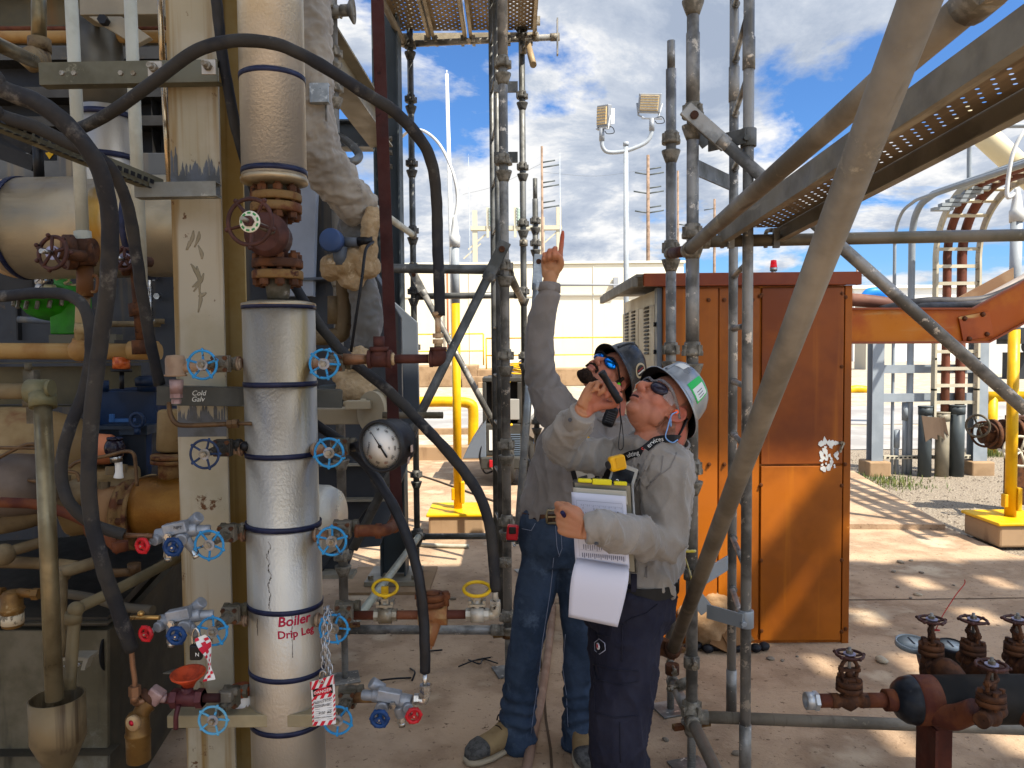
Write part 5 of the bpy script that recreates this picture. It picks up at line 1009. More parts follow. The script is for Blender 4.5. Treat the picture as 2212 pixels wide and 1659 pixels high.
sh1 = M('grey_jersey', '#7c756f', .9, 0, '#716b65', 6, bump=.35, bs=30, bdet=8, bstretch=(1, 1, .5), bd=.008, sheen=.2, spec=.2); sh2 = M('grey_work_shirt', '#8a8379', .85, 0, '#80796f', 5, bump=.42, bs=28, bdet=7, bstretch=(1, 1, .6), bd=.013, sheen=.2, spec=.2); sh2d = M('shirt_stitching', '#76706a', .85)
jeans = M('blue_denim', '#39475a', .85, 0, '#2b3849', 7, .4, .6, c3='#566578', s3=6, t3=.56, w3=.16, bump=.5, bs=26, bdet=8, bd=.008, spec=.2); stitch = M('denim_stitch', '#7a8090', .8)
navyT = M('navy_work_trousers', '#22222f', .85, 0, '#292936', 6, bump=.55, bs=20, bdet=8, bd=.01, spec=.2); navyS = M('navy_seam', '#1a1a25', .85)
suede = M('tan_suede', '#7a6242', .85, 0, '#8f7854', 8, bump=.2, bs=120, spec=.2); soleM = M('cream_sole', '#a0927a', .7); capM = M('grey_scuff_cap', '#54524e', .8, 0, '#3f3d3a', 60, bump=.6, bs=180)
hatB = M('carbon_black_hat', '#2b2d30', .38, 0, '#222427', 60, bump=.12, bs=300, coat=.2); hatIn = M('hat_black_lining', '#101012', .5); hatG = M('silver_grey_hat', '#84888b', .35, .35, '#777b7e', 4, coat=.3)
Y1 = 3.25
p1 = thing('person', 'man in jeans and black hard hat pointing up with his right arm', 'person', V((P(1180, 1640, Y1).x, Y1, 0)))
h1 = Head(P(1311, 812, Y1-.02), (.8, .38, .46), (-.22, -.60, .76)); b = MB(); head_shapes(b, h1)
b.tube([h1(0, -.02, -.03), P(1322, 858, Y1+.03), P(1312, 905, Y1+.02), P(1290, 960, Y1+.02)], [.062, .06, .068, .08], 20)
sR, eR, wR = P(1196, 878, Y1), P(1164, 735, Y1-.04), P(1188, 598, Y1-.08); sL, eL, wL = P(1345, 945, Y1+.04), P(1374, 1095, Y1+.08), P(1368, 1220, Y1+.02)
b.tube([P(1290, 950, Y1), P(1255, 1010, Y1), P(1215, 1090, Y1), P(1208, 1140, Y1)], [.1, .11, .12, .12], 20, ell=.7)
b.tube([P(1258, 945, Y1), sR+V((.0, 0, -.03)), (sR+eR)/2+V((-.012, 0, 0)), eR, (eR+wR)/2+V((-.006, 0, 0)), wR+V((0, 0, -.015)), wR+V((0, 0, .02))], [.05, .04, .034, .034, .036, .031, .03], 18, ell=.92)
b.tube([P(1290, 930, Y1), sL, eL, wL], [.06, .055, .04, .028], 16)
hand(b, wR, (.12, -.05, 1), (-.12, -1, -.1), (1, 0, 0), [(2, 6, 6), (72, 92, 60), (78, 95, 62), (84, 96, 62)], [(.07, .036, .03), (.088, .02, .042), (.098, .002, .046)], 1.04)
hand(b, wL, (0, -.1, -1), (-1, 0, 0), (0, -1, 0), [(20, 25, 20)]*4, [(.06, .05, .02), (.08, .055, .03), (.1, .055, .035)])
hR, kR, aR = P(1176, 1170, Y1), P(1137, 1385, Y1-.02), P(1113, 1582, Y1+.02); hL, kL, aL = P(1246, 1170, Y1), P(1252, 1385, Y1-.03), P(1252, 1582, Y1+.02)
for q in ((hR, kR, aR), (hL, kL, aL)): b.tube([P(1210, 1140, Y1), *q], [.1, .075, .05, .04], 16)
m = fuse(b, .0042, 4)
def tone1(p):
    q = h1.loc(p)
    if q.length < .19:
        c = SK
        c = mixc(c, SKR, 1.3*math.exp(-((abs(q.x)-.04)**2+(q.y-.06)**2+(q.z+.03)**2)/.0008)*.45); c = mixc(c, SKR, .6*math.exp(-(q.x**2+(q.y-.1)**2+(q.z+.036)**2)/.0004))
        c = mixc(c, lin('#8f4a44'), .8*math.exp(-((q.x/.024)**2+((q.z+.073)/.009)**2))*(q.y > .07)); c = mixc(c, SKR, .6*(abs(q.x) > .073))
        if q.z < -.05 and q.y < .09: c = mixc(c, lin('#7c4a3a'), .25)
        return c
    e = (p-wR);
    if p.z > wR.z-.05 and abs(p.x-wR.x) < .2: return mixc(SKT, lin('#b25a44'), (e.z-.04)/.12)
    return SK
paint(m, tone1); pmesh(p1, 'body', m, skinM)
b = MB(); h1.ball(b, (0, .066, -.108), (.036, .03, .03)); h1.ball(b, (0, .082, -.1), (.028, .014, .016))
for s in (-1, 1): b.tube([h1(s*.071, .006, -.03), h1(s*.064, .018, -.066), h1(s*.048, .045, -.096), h1(0, .075, -.115)], [.009, .014, .018, .022], 12); b.tube([h1(s*.03, .082, -.078), h1(s*.027, .09, -.062), h1(0, .1, -.056)], [.006, .0055, .005], 8)
m = fuse(b, .003, 1, lambda p: .003*noise.noise(p*160)+.002*noise.noise(p*330)); pmesh(p1, 'beard', m, M('dark_beard', '#251a14', .9, 0, '#38281e', 120, bump=1., bs=500, spec=.15))
b = MB()
for s in (-1, 1): b.tube([h1(s*.074, .012, .03), h1(s*.075, .008, .0), h1(s*.0725, .01, -.03)], [.008, .01, .008], 8);
b.tube([h1(.07, -.04, .0), h1(.05, -.088, .0), h1(0, -.105, 0), h1(-.05, -.088, .0), h1(-.07, -.04, .0)], [.014]*5, 10, ell=2.2); pmesh(p1, 'hair', fuse(b, .004, 1), M('dark_hair', '#2e2119', .9, bump=1., bs=400))
b = MB(); mirror = M('blue_mirror_lens', '#1276c8', .08, .85, '#0c4f9a', 30, rv=0);
for s in (-1, 1): b.ball(h1(s*.035, .087, .0), [.032, .012, .0215], h1.M @ Matrix.Rotation(-s*.42, 3, 'Z'), 20, 12)
g = part(p1, 'sunglasses', b, mirror); b = MB(); b.tube([h1(.078, -.02, .006), h1(.074, .05, .008), h1(.06, .085, .016), h1(.03, .1, .02), h1(0, .098, .012), h1(-.03, .1, .02), h1(-.06, .085, .016), h1(-.074, .05, .008), h1(-.078, -.02, .006)], .004, 8, ell=1.8); part(g, 'glasses_frame', b, black)
ho, patch = hat(p1, h1, hatB, hatIn)
o = patch(-.12, .5, 1.1, 3.15, M('sticker_gold_rim', '#b8a888', .5), 'round_sticker', rnd=True);
d_ = patch(-.04, .42, 1.35, 2.9, M('sticker_navy', '#15161c', .4), 'sticker_face', .016, True, o); patch(.10, .16, 1.5, 2.75, white, 'stripe', .019, False, o); patch(.21, .27, 1.5, 2.75, M('sticker_red', '#8a2a2a', .5), 'stripe', .019, False, o)
o = patch(-.6, -.22, .5, 2.6, white, 'square_sticker', .012); patch(-.56, -.26, .7, 2.4, M('sticker_orange', '#c8641e', .5), 'sticker_face', .016, False, o); patch(-.85, -.75, 1.2, 2.8, white, 'letter_sticker', .012)
b = MB(); b.ball(h1(.083, .004, -.008), .009, n=10, m=8); b.tube([h1(.085, .004, -.008), h1(.09, -.01, -.05), h1(.085, -.03, -.09)], .003, 6); part(p1, 'ear_plug', b, M('lime_plug', '#58c81e', .4))
# shirt
b = MB(); tz = [P(1300, 900, Y1+.02), P(1275, 945, Y1+.01), P(1250, 990, Y1), P(1222, 1060, Y1), P(1212, 1105, Y1), P(1209, 1125, Y1)]
b.tube(tz, [.09, .185, .19, .17, .168, .16], 28, 5, ell=[.9]+[.68]*40, ref=(1, .12, 0))
b.tube([P(1250, 930, Y1), P(1200, 880, Y1), P(1170, 815, Y1-.01), eR, (eR+wR)/2, wR+V((-.004, 0, -.07)), wR+V((0, 0, -.03))], [.10, .09, .072, .062, .057, .049, .045], 22, ell=.92)
b.tube([P(1290, 935, Y1), sL, (sL+eL)/2, eL, wL+V((0, 0, .03))], [.095, .08, .066, .056, .042], 20)
fo1 = folds(.0075, (10, 10, 4.), 3.)
def foldA(p):
    f = fo1(p)
    if p.z > eR.z-.2 and p.x < sR.x+.08: f = f*.6+.006*math.sin((p.z*1.2-p.x*1.5)*62+3*noise.noise(p*6))*max(0, 1-abs(p.z-sR.z-.05)/.22)
    if p.z > wR.z-.075 and p.x < wR.x+.1: f = -.002
    return f
m = fuse(b, .0065, 3, foldA); t1 = bvh(m); s1 = pmesh(p1, 'shirt', m, sh1)
b = MB(); q = wR+V((0, 0, -.03)); b.lathe(wR+V((-.003, 0, -.062)), V((.1, .1, 1)), [(0, .047), (.03, .0445), (.036, .043), (.036, .036)], 24); part(s1, 'ribbed_cuff', b, sh1)
b = MB(); b.torus(P(1309, 896, Y1+.01), (.25, -.3, 1), .083, .009, 32, 8); part(s1, 'collar', b, sh1)
p_, n_ = hit(t1, 1275, 939, .004)
b = MB(); b.prism([hit(t1, u, v, .003)[0] for u, v in ((1254, 938), (1268, 940), (1275, 946), (1254, 948))], (0, -.002, 0)); part(s1, 'yellow_print', b, yelS)
# jeans
b = MB(); b.tube([P(1210, 1095, Y1), P(1209, 1130, Y1), P(1210, 1175, Y1), P(1211, 1215, Y1)], [.16, .175, .178, .15], 26, 4, ell=.72, ref=(1, .1, 0))
hem = lambda a: a+V((0, 0, -.055))
b.tube([hR+V((.01, 0, .02)), (hR+kR)/2, kR, (kR+aR)/2, hem(aR)], [.098, .087, .075, .073, .08], 22, ell=.96); b.tube([hL+V((-.01, 0, .02)), (hL+kL)/2, kL, (kL+aL)/2, hem(aL)], [.098, .087, .074, .07, .074], 22, ell=.96)
fo2 = folds(.005, (10, 10, 7), 17.)
def foldJ(p): w = max(0, 1-(p.z-.05)/.42); return fo2(p)*(.7+.5*w)+w*.009*math.sin(p.z*70+7*noise.noise(p*5))
m = fuse(b, .008, 3, foldJ); tj = bvh(m); j1 = pmesh(p1, 'jeans', m, jeans)
def seam(par, pts, r, mat, tree, nm='seam', dash=False):
    q = []
    for i in range(len(pts)-1):
        for k in range(8):
            t = k/8; h_ = hit(tree, pts[i][0]*(1-t)+pts[i+1][0]*t, pts[i][1]*(1-t)+pts[i+1][1]*t, .0015)
            if h_[0]: q.append(h_[0])
    if len(q) > 2: b = MB(); b.tube(q, r, 6, 1); return part(par, nm, b, mat)
seam(j1, [(1196, 1205), (1188, 1280), (1172, 1380), (1162, 1470), (1152, 1540), (1146, 1590)], .0016, stitch, tj); seam(j1, [(1222, 1370), (1216, 1440), (1224, 1500), (1228, 1580)], .0016, stitch, tj)
seam(j1, [(1200, 1135), (1203, 1180), (1208, 1200)], .0016, stitch, tj, 'fly_seam'); seam(j1, [(1211, 1140), (1214, 1185), (1206, 1205)], .0014, stitch, tj, 'fly_seam'); seam(j1, [(1128, 1142), (1148, 1146), (1158, 1128)], .0014, stitch, tj, 'pocket_seam')
for a in (aR, aL):
    b = MB(); b.lathe(hem(a)+V((0, 0, -.002)), (0, 0, 1), [(0, .076), (0, .083), (.02, .083), (.022, .078)], 30); part(j1, 'hem', b, jeans)
b = MB(); c = P(1211, 1106, Y1); n = 48; pts = [c+V((.173*math.cos(6.2832*k/n), .126*math.sin(6.2832*k/n), .012*math.cos(6.2832*k/n))) for k in range(n+1)]
for q0, q1 in zip(pts, pts[1:]): b.bar(q0, q1+(q1-q0)*.05, .005, .04)
be = part(p1, 'belt', b, M('brown_tooled_belt', '#54341e', .5, 0, '#1a1310', 30, bump=.4, bs=90)); q = P(1199, 1116, Y1-.135); b = MB()
for k in range(4): a0 = V((.033 if k < 2 else -.033, 0, .028 if k in (0, 3) else -.028)); a1 = V((.033 if k in (0, 3) else -.033, 0, .028 if k < 2 else -.028)) if k % 2 else V((-a0.x if k % 2 else a0.x, 0, -a0.z));
R2 = [V((-.032, 0, -.027)), V((.032, 0, -.027)), V((.036, 0, 0)), V((.032, 0, .027)), V((-.032, 0, .027)), V((-.036, 0, 0)), V((-.032, 0, -.027))]; b.tube([q+k for k in R2], .0055, 8, 0); b.bar(q+V((-.03, -.004, 0)), q+V((.03, -.004, 0)), .006, .006); part(be, 'buckle', b, M('aged_buckle', '#8f8468', .35, .8))
b1 = shoe(p1, aR+V((-.01, 0, 0)), aR+V((-.2, -.14, 0)), suede, soleM, .31, .115, 0., capM); b2 = shoe(p1, aL, aL+V((.02, -.2, 0)), suede, soleM, .31, .118, 0., capM)
# things he carries
t = thing('tape_measure', 'red and black tape measure clipped on the jeans pocket', 'tape measure', P(1108, 1155, Y1-.06)); q = P(1107, 1150, Y1-.07); b = MB(); b.box(q, (.05, .035, .065), Matrix.Rotation(.1, 3, 'Y')); part(t, 'case', b, M('tape_red', '#b01420', .4), .008); b = MB(); b.box(q+V((.0, -.004, .012)), (.03, .036, .03)); b.box(q+V((0, 0, -.033)), (.052, .037, .008)); part(t, 'black_panel', b, black, .004); b = MB(); b.tube([q+V((.0, -.01, -.035)), q+V((.006, -.015, -.055)), q+V((.012, -.01, -.05))], .004, 6); part(t, 'blade_hook', b, steel)
t = thing('radio_microphone', 'black radio microphone clipped to the pointing man\'s shirt', 'radio microphone', P(1318, 905, Y1-.15)); q = P(1318, 900, 3.05); b = MB(); Rm = Matrix.Rotation(.35, 3, 'Y'); b.box(q, (.052, .03, .085), Rm); part(t, 'body', b, black, .014); b = MB()
for k in range(5): b.box(q+Rm @ V((0, -.016, -.02+k*.009)), (.034, .003, .004), Rm)
part(t, 'grille', b, M('grille_grey', '#3a3a3c', .5)); b = MB(); b.cyl(q+Rm @ V((.0, 0, .04)), q+Rm @ V((0, 0, .062)), .012); part(t, 'neck', b, black)
b = MB(); z = P(1263, 1020, 3.06); Rb = Matrix.Rotation(-.25, 3, 'Y')
t = thing('id_badge', 'dark framed identity badge on the pointing man\'s chest', 'badge', z); b.box(z, (.11, .006, .075), Rb); part(t, 'holder', b, black, .003); b = MB(); b.box(z+Rb @ V((0, -.004, 0)), (.07, .003, .06), Rb); f = part(t, 'card', b, M('badge_card', '#a49c8c', .4)); b = MB(); b.box(z+Rb @ V((.018, -.006, .008)), (.022, .002, .03), Rb); b.box(z+Rb @ V((-.012, -.006, -.018)), (.036, .002, .012), Rb); part(f, 'photo', b, greyPd)
Y2 = 2.5
p2 = thing('person', 'man in navy trousers and grey hard hat holding a flashlight and clipboard', 'person', V((P(1350, 1659, Y2).x, Y2, 0)))
h2 = Head(P(1424, 881, Y2-.02), (.75, .44, .5), (-.36, -.36, .85), 1.); b = MB(); head_shapes(b, h2, 1.02)
b.tube([h2(0, -.015, -.03), P(1436, 920, Y2+.0), P(1424, 960, Y2+.0), P(1412, 1010, Y2+.01)], [.07, .076, .08, .09], 20); b.tube([h2(0, .03, -.085), P(1408, 925, Y2-.03), P(1402, 965, Y2-.04)], [.04, .052, .062], 16)
sR2, eR2, wR2 = P(1352, 1000, 2.60), P(1213, 958, 2.44), P(1262, 883, 2.33); sL2, eL2, wL2 = P(1437, 1025, 2.38), P(1433, 1168, 2.31), P(1262, 1142, 2.09)
b.tube([P(1405, 1000, Y2+.02), P(1392, 1100, Y2+.05), P(1370, 1230, Y2+.03), P(1352, 1300, Y2)], [.08, .09, .1, .1], 20)
b.tube([P(1400, 1000, 2.52), sR2, (sR2+eR2)/2, eR2, (eR2+wR2)/2, wR2], [.05, .036, .032, .03, .032, .028], 18); b.tube([P(1420, 1000, 2.48), sL2, eL2, (eL2+wL2)/2, wL2], [.05, .038, .032, .033, .029], 18)
hand(b, wR2, (.62, -.05, .78), (.2, -.96, -.2), (.76, .1, -.63), [(48, 82, 45), (60, 84, 48), (66, 84, 50), (68, 84, 50)], [(.066, .05, .04), (.086, .046, .062), (.106, .034, .072)], .97)
hand(b, wL2, (-.74, .62, .18), (.62, .75, -.1), (0, -.1, 1), [(40, 58, 35), (52, 62, 40), (58, 64, 40), (62, 66, 42)], [(.07, .036, .012), (.09, .038, .03), (.108, .034, .044)], .98)
hL2, kL2, aL2 = P(1372, 1295, 2.43), P(1334, 1592, 2.38), P(1345, 1850, 2.45); hR2, kR2, aR2 = P(1330, 1295, 2.6), P(1332, 1560, 2.6), P(1378, 1790, 2.68)
for q in ((hL2, kL2, aL2), (hR2, kR2, aR2)): b.tube([P(1352, 1290, Y2), *q], [.1, .078, .052, .042], 16)
m = fuse(b, .004, 4)
def tone2(p):
    q = h2.loc(p)
    if q.length < .2:
        c = SK; c = mixc(c, SKR, .55*math.exp(-((abs(q.x)-.045)**2+(q.y-.05)**2+(q.z+.035)**2)/.001)); c = mixc(c, SKR, .6*math.exp(-(q.x**2+(q.y-.1)**2+(q.z+.038)**2)/.0004))
        c = mixc(c, lin('#8a443c'), .9*math.exp(-((q.x/.024)**2+((q.z+.075)/.010)**2))*(q.y > .07)); c = mixc(c, SKR, .75*(abs(q.x) > .074))
        if q.y < .005 and abs(q.x) < .074 and q.z > -.075: c = mixc(c, lin('#4a3a30'), .55+.3*noise.noise(p*180))
        if q.z < -.055 and q.y > .0: c = mixc(c, lin('#7f5546'), .3)
        return c
    if q.length < .3: return mixc(SK, SKR, .35)
    return mixc(SKT, SKR, .25+.5*noise.noise(p*25)*.5)
paint(m, tone2); pmesh(p2, 'body', m, skinM)
b = MB(); h2.ball(b, (0, .0935, -.0745), (.017, .006, .0062)); part(p2, 'mouth', b, M('mouth_dark', '#2a0f0e', .6))
lensT = M('smoke_lens', '#2a2630', .08, .2, rv=0); clear = M('clear_plastic', '#e8ecec', .06, 0, trans=.92, ior=1.12, rv=0); b = MB()
for s in (-1, 1): b.ball(h2(s*.036, .083, -.002), [.032, .013, .0225], h2.M @ Matrix.Rotation(-s*.45, 3, 'Z'), 20, 12)
g = part(p2, 'safety_glasses', b, lensT); b = MB(); b.tube([h2(.082, -.03, -.004), h2(.078, .02, .01), h2(.066, .075, .018), h2(.03, .099, .022), h2(0, .096, .014), h2(-.03, .099, .022), h2(-.066, .075, .018), h2(-.078, .02, .01)], .0032, 8, ell=1.6); part(g, 'clear_frame', b, M('clear_frame', '#8f8a8a', .2, 0, trans=.6, rv=0))
b = MB(); q = [h2(.062, .074, .017), h2(.076, .03, .012), h2(.076, .03, -.012), h2(.062, .07, -.022)]; b.prism(q, h2.M @ V((.0015, 0, 0))); part(g, 'side_shield', b, clear)
ho2, patch = hat(p2, Head(h2.O, (.75, .44, .5), (-.36, -.36, .85), .95), hatG, hatIn, .006)
o = patch(-.05, .62, .9, 3.6, M('sticker_green', '#1fa84a', .4), 'green_sticker'); patch(.0, .40, 1.15, 3.2, M('sticker_white', '#c9cfcc', .5), 'name_panel', .016, False, o)
for k in range(3): patch(.05+k*.09, .075+k*.09, 1.6, 2.6, M('marker_ink', '#4a4a50', .6), 'handwriting', .019, False, o)
patch(1.1, 1.5, 2.2, 3.6, white, 'crown_sticker')
b = MB(); b.tube([h2(.078, -.045, .03), h2(.074, -.075, -.02), h2(.05, -.105, -.075), h2(.0, -.12, -.085), h2(-.05, -.105, -.075), h2(-.078, -.05, .02)], .011, 8, ell=.35); b.box(h2(.03, -.128, -.09), (.05, .03, .03), h2.M); part(ho2, 'suspension_strap', b, black)
b = MB(); b.cyl(h2(.08, .006, -.01), h2(.094, .012, -.012), .007); part(p2, 'ear_plug', b, M('orange_plug', '#e85a1e', .4)); b = MB(); b.tube([h2(.094, .012, -.012), h2(.1, .02, -.04), h2(.095, .0, -.052), h2(.09, -.02, -.05), h2(.095, .01, -.045), P(1442, 925, 2.37), P(1438, 945, 2.365), P(1452, 956, 2.36), P(1464, 950, 2.37)], .0022, 6); part(p2, 'ear_plug_cord', b, M('blue_cord', '#6f93c0', .5))
# shirt
b = MB(); ax = (.52, -.85, 0)
b.tube([P(1420, 955, Y2+.01), P(1404, 1000, Y2), P(1394, 1060, Y2+.03), P(1387, 1130, Y2+.05), P(1377, 1190, Y2+.04), P(1367, 1238, Y2+.01), P(1362, 1262, Y2)], [.085, .158, .166, .162, .162, .166, .162], 28, 5, ell=[.95]*4+[.78]*60, ref=ax)
b.tube([P(1395, 1005, 2.54), sR2, (sR2+eR2)/2+V((0, 0, -.01)), eR2+V((-.004, 0, -.004)), (eR2*.45+wR2*.55), wR2*.8+eR2*.2], [.085, .07, .057, .053, .047, .042], 22)
b.tube([P(1425, 1000, 2.47), sL2, (sL2+eL2)/2+V((.01, 0, 0)), eL2, (eL2*.6+wL2*.4), wL2+V((.045, .004, .004)), wL2+V((.012, .0, .0))], [.095, .083, .069, .061, .053, .045, .042], 22)
fo3 = folds(.009, (10, 10, 5), 41.)
def foldS(p):
    f = fo3(p);
    d1 = (p-eL2).length; f += .006*max(0, 1-d1/.22)*(1-abs(math.sin((p.x*1.3+p.z)*36+3*noise.noise(p*6)))*2); d2 = (p-eR2).length; f += .006*max(0, 1-d2/.22)*(1-abs(math.sin((p.x-p.z*.6)*36+3*noise.noise(p*6)))*2); d3 = (p-sR2).length; f += .005*max(0, 1-d3/.22)*math.sin(p.x*80+4*noise.noise(p*5))
    if (p-wL2).length < .06 or (p-wR2).length < .055: f *= .2
    return f
m = fuse(b, .0062, 3, foldS); t2 = bvh(m); s2_ = pmesh(p2, 'shirt', m, sh2)
def cuff(w, d, r, par):
    d = V(d).normalized(); b = MB(); b.lathe(w, d, [(0, r*.9), (0, r+.001), (.004, r+.003), (.058, r+.005), (.062, r+.002), (.062, r-.006)], 26); o = part(par, 'cuff', b, sh2); u = frame(d)[0]; return o
cf = cuff(wL2+V((.004, 0, .0)), (wL2*.0+V((.9, .06, .0))), .0405, s2_); b = MB(); q, n = hit(t2, 1288, 1170, .004); b.cyl(q, q+n*.004, .006, n=14); part(cf, 'button', b, M('button_grey', '#3f4044', .4))
cf = cuff(wR2+V((-.004, .0, -.012)), eR2-wR2, .0405, s2_); b = MB(); q = P(1231, 907, 2.31); b.cyl(q, q+V((0, -.005, 0)), .006, n=14); part(cf, 'button', b, M('button_grey', '#3f4044', .4))
b = MB(); n = 40; c = P(1428, 955, Y2-.01); axn = V((.28, -.30, 1)).normalized(); u_, w_, _ = frame(axn); pts = [c+u_*.089*math.cos(6.2832*k/n)+w_*.089*math.sin(6.2832*k/n) for k in range(n+1)]
for q0, q1 in zip(pts, pts[1:]): b.bar(q0, q1+(q1-q0)*.1, .007, .045, axn)
pc = part(s2_, 'collar', b, sh2); b = MB()
for tri in (((1392, 968), (1362, 978), (1372, 1012)), ((1392, 968), (1413, 985), (1396, 1018), (1380, 1000))):
    qs = [hit(t2, u, v, .006)[0] or P(u, v, 2.34) for u, v in tri]; b.prism(qs, (0, -.004, 0))
part(pc, 'collar_point', b, sh2)
for pts, nm in (([(1395, 1010), (1370, 1060), (1352, 1100)], 'placket_seam'), ([(1432, 985), (1428, 1020), (1402, 1045)], 'yoke_seam'), ([(1462, 978), (1448, 1010), (1420, 1030), (1395, 1060)], 'shoulder_seam'), ([(1300, 1090), (1340, 1110)], 'pocket_seam'), ([(1395, 1225), (1393, 1250)], 'side_seam'), ([(1398, 1222), (1397, 1252)], 'side_seam')): seam(s2_, pts, .0016, sh2d, t2, nm)
q, n = hit(t2, 1380, 1020, .003); b = MB(); b.cyl(q, q+n*.004, .0055, n=12); part(s2_, 'button', b, M('button_grey', '#3f4044', .4))
b = MB(); qs = [hit(t2, u, v, .004)[0] for u, v in ((1384, 1030), (1398, 1028), (1404, 1046), (1394, 1052), (1386, 1042))]; b.prism([q for q in qs if q], (0, -.003, 0)); part(s2_, 'pocket_flap', b, sh2)
def label_on(tree, par, body, px, py, size, ang, mat, nm='lettering', off=.003):
    q, n = hit(tree, px, py, off); x = V((math.cos(R_(ang)), 0, math.sin(R_(ang)))); x = (x-n*x.dot(n)).normalized(); up = n.cross(x); return txt(body, size, RX(x, up, n), q, par, mat, nm, .0004)
label_on(t2, s2_, 'TURNAROUND', 1373, 1037, .013, -22, M('dark_thread', '#2c2c34', .8), 'embroidery', .006)
b = MB(); q, n = hit(t2, 1352, 1027, .005); b.torus(q, n, .011, .0012, 20, 5); part(s2_, 'embroidered_swoosh', b, M('red_thread', '#9a2a2a', .8))
# trousers
b = MB(); b.tube([P(1362, 1236, Y2), P(1358, 1265, Y2), P(1352, 1310, Y2), P(1350, 1350, Y2)], [.15, .165, .168, .14], 26, 4, ell=.86, ref=ax)
b.tube([hL2+V((0, 0, .03)), (hL2+kL2)/2, kL2, (kL2+aL2)/2, aL2+V((0, 0, -.05))], [.105, .098, .09, .085, .088], 22); b.tube([hR2+V((0, 0, .03)), (hR2+kR2)/2, kR2, (kR2+aR2)/2, aR2+V((0, 0, -.05))], [.1, .09, .08, .08, .085], 22)
m = fuse(b, .0075, 3, folds(.006, (9, 9, 6), 77.)); t3 = bvh(m); tr = pmesh(p2, 'trousers', m, navyT)
for pts, nm in (([(1342, 1262), (1337, 1310), (1333, 1345), (1352, 1352)], 'pocket_seam'), ([(1420, 1305), (1395, 1325), (1365, 1335), (1350, 1345)], 'pocket_seam'), ([(1345, 1350), (1343, 1440)], 'side_seam'), ([(1339, 1560), (1341, 1659)], 'side_seam'), ([(1282, 1435), (1330, 1447), (1386, 1450)], 'flap_seam'), ([(1282, 1436), (1290, 1468), (1340, 1480), (1386, 1470)], 'flap_seam'), ([(1284, 1478), (1286, 1540), (1330, 1550), (1385, 1545)], 'cargo_pocket_seam'), ([(1284, 1370), (1320, 1374), (1324, 1345)], 'tool_pocket_seam')): seam(tr, pts, .0022, navyS, t3, nm)
b = MB(); qs = [hit(t3, u, v, .004)[0] for u, v in ((1297, 1381), (1308, 1390), (1309, 1403), (1298, 1411), (1288, 1403), (1287, 1388))]; b.prism(qs, (0, -.002, 0)); pa_ = part(tr, 'shield_patch', b, M('patch_black', '#0f1018', .6)); q, n = hit(t3, 1298, 1396, .009)
b = MB(); b.lathe(q, n, [(0, .013), (.002, .0125), (.0022, 0)], 20); b.v = [tuple(V(v) if 0 else V((v[0], v[1], q.z+(v[2]-q.z)*.8))) for v in b.v]; part(pa_, 'white_oval', b, M('patch_white', '#c9c6c6', .7)); label_on(t3, pa_, 'FR', 1298, 1396, .017, 0, M('patch_red', '#b0202c', .7), 'lettering', .0125)
b = MB(); qs = [hit(t3, u, v, .0045)[0] for u, v in ((1297, 1380), (1309, 1389), (1310, 1404), (1298, 1413), (1287, 1404), (1286, 1387), (1297, 1380))]; b.tube(qs, .0012, 6, 0); part(pa_, 'patch_border', b, M('patch_edge', '#a8a8b4', .7))
b = MB(); c = P(1360, 1252, Y2); a_ = V(ax).normalized(); c_ = V((-a_.y, a_.x, 0)); pts = [c+a_*.172*math.cos(6.2832*k/48)+c_*.148*math.sin(6.2832*k/48) for k in range(49)]
for q0, q1 in zip(pts, pts[1:]): b.bar(q0, q1+(q1-q0)*.05, .005, .038)
part(p2, 'belt', b, M('black_belt', '#141414', .5)); b = MB()
for px in (1366, 1412):
    q, n = hit(t3, px, 1262, .006);
    if q: b.box(q+V((0, -.012, .006)), (.018, .01, .055))
part(tr, 'belt_loop', b, navyT)
for a in (aL2, aR2): shoe(p2, a, a+V((-.2, -.12, 0)), M('dark_boot', '#2c2018', .7), blackR, .3, .11)
# lanyard round his neck
b = MB(); path = [P(1470, 948, 2.50)]
for u, v in ((1458, 951), (1440, 953), (1420, 958), (1400, 966), (1380, 976), (1360, 988), (1340, 1001), (1325, 1016), (1314, 1034), (1306, 1052)):
    q, n = hit(t2, u, v, .012); path.append(q if q and q.y < 2.52 else P(u, v, 2.40))
sp_ = spline(path, 6); wdt = .012
vs = []
for i, p in enumerate(sp_):
    d = (sp_[min(i+1, len(sp_)-1)]-sp_[max(i-1, 0)]).normalized(); n = V((-.25, -.95, .1)); up = (n.cross(d)).normalized(); vs += [p-up*wdt, p+up*wdt, p+up*wdt-n*.002, p-up*wdt-n*.002]
k = len(sp_); b.add(vs, [(i*4+j, i*4+(j+1) % 4, i*4+4+(j+1) % 4, i*4+4+j) for i in range(k-1) for j in range(4)]); ly = part(p2, 'lanyard', b, M('lanyard_black', '#0c0c0e', .6))
L_ = [0]
for a, c in zip(sp_, sp_[1:]): L_.append(L_[-1]+(c-a).length)
def on_lan(q):      # text runs from the chest up to the neck: reverse direction
    s = L_[-1]*.93-.0-(.10-q.x)*1.0-.0; s = max(0, min(L_[-1], L_[-1]*.44+(.0)-(q.x))) ; i = max(0, min(len(L_)-2, int(np.searchsorted(L_, s))-1)); t = (s-L_[i])/max(1e-6, L_[i+1]-L_[i]); p = sp_[i].lerp(sp_[i+1], t); d = (sp_[i+1]-sp_[i]).normalized(); n = V((-.25, -.95, .1)); up = n.cross(d).normalized()
    if up.z < 0: up = -up
    return p+up*q.y+n*(.002+q.z)
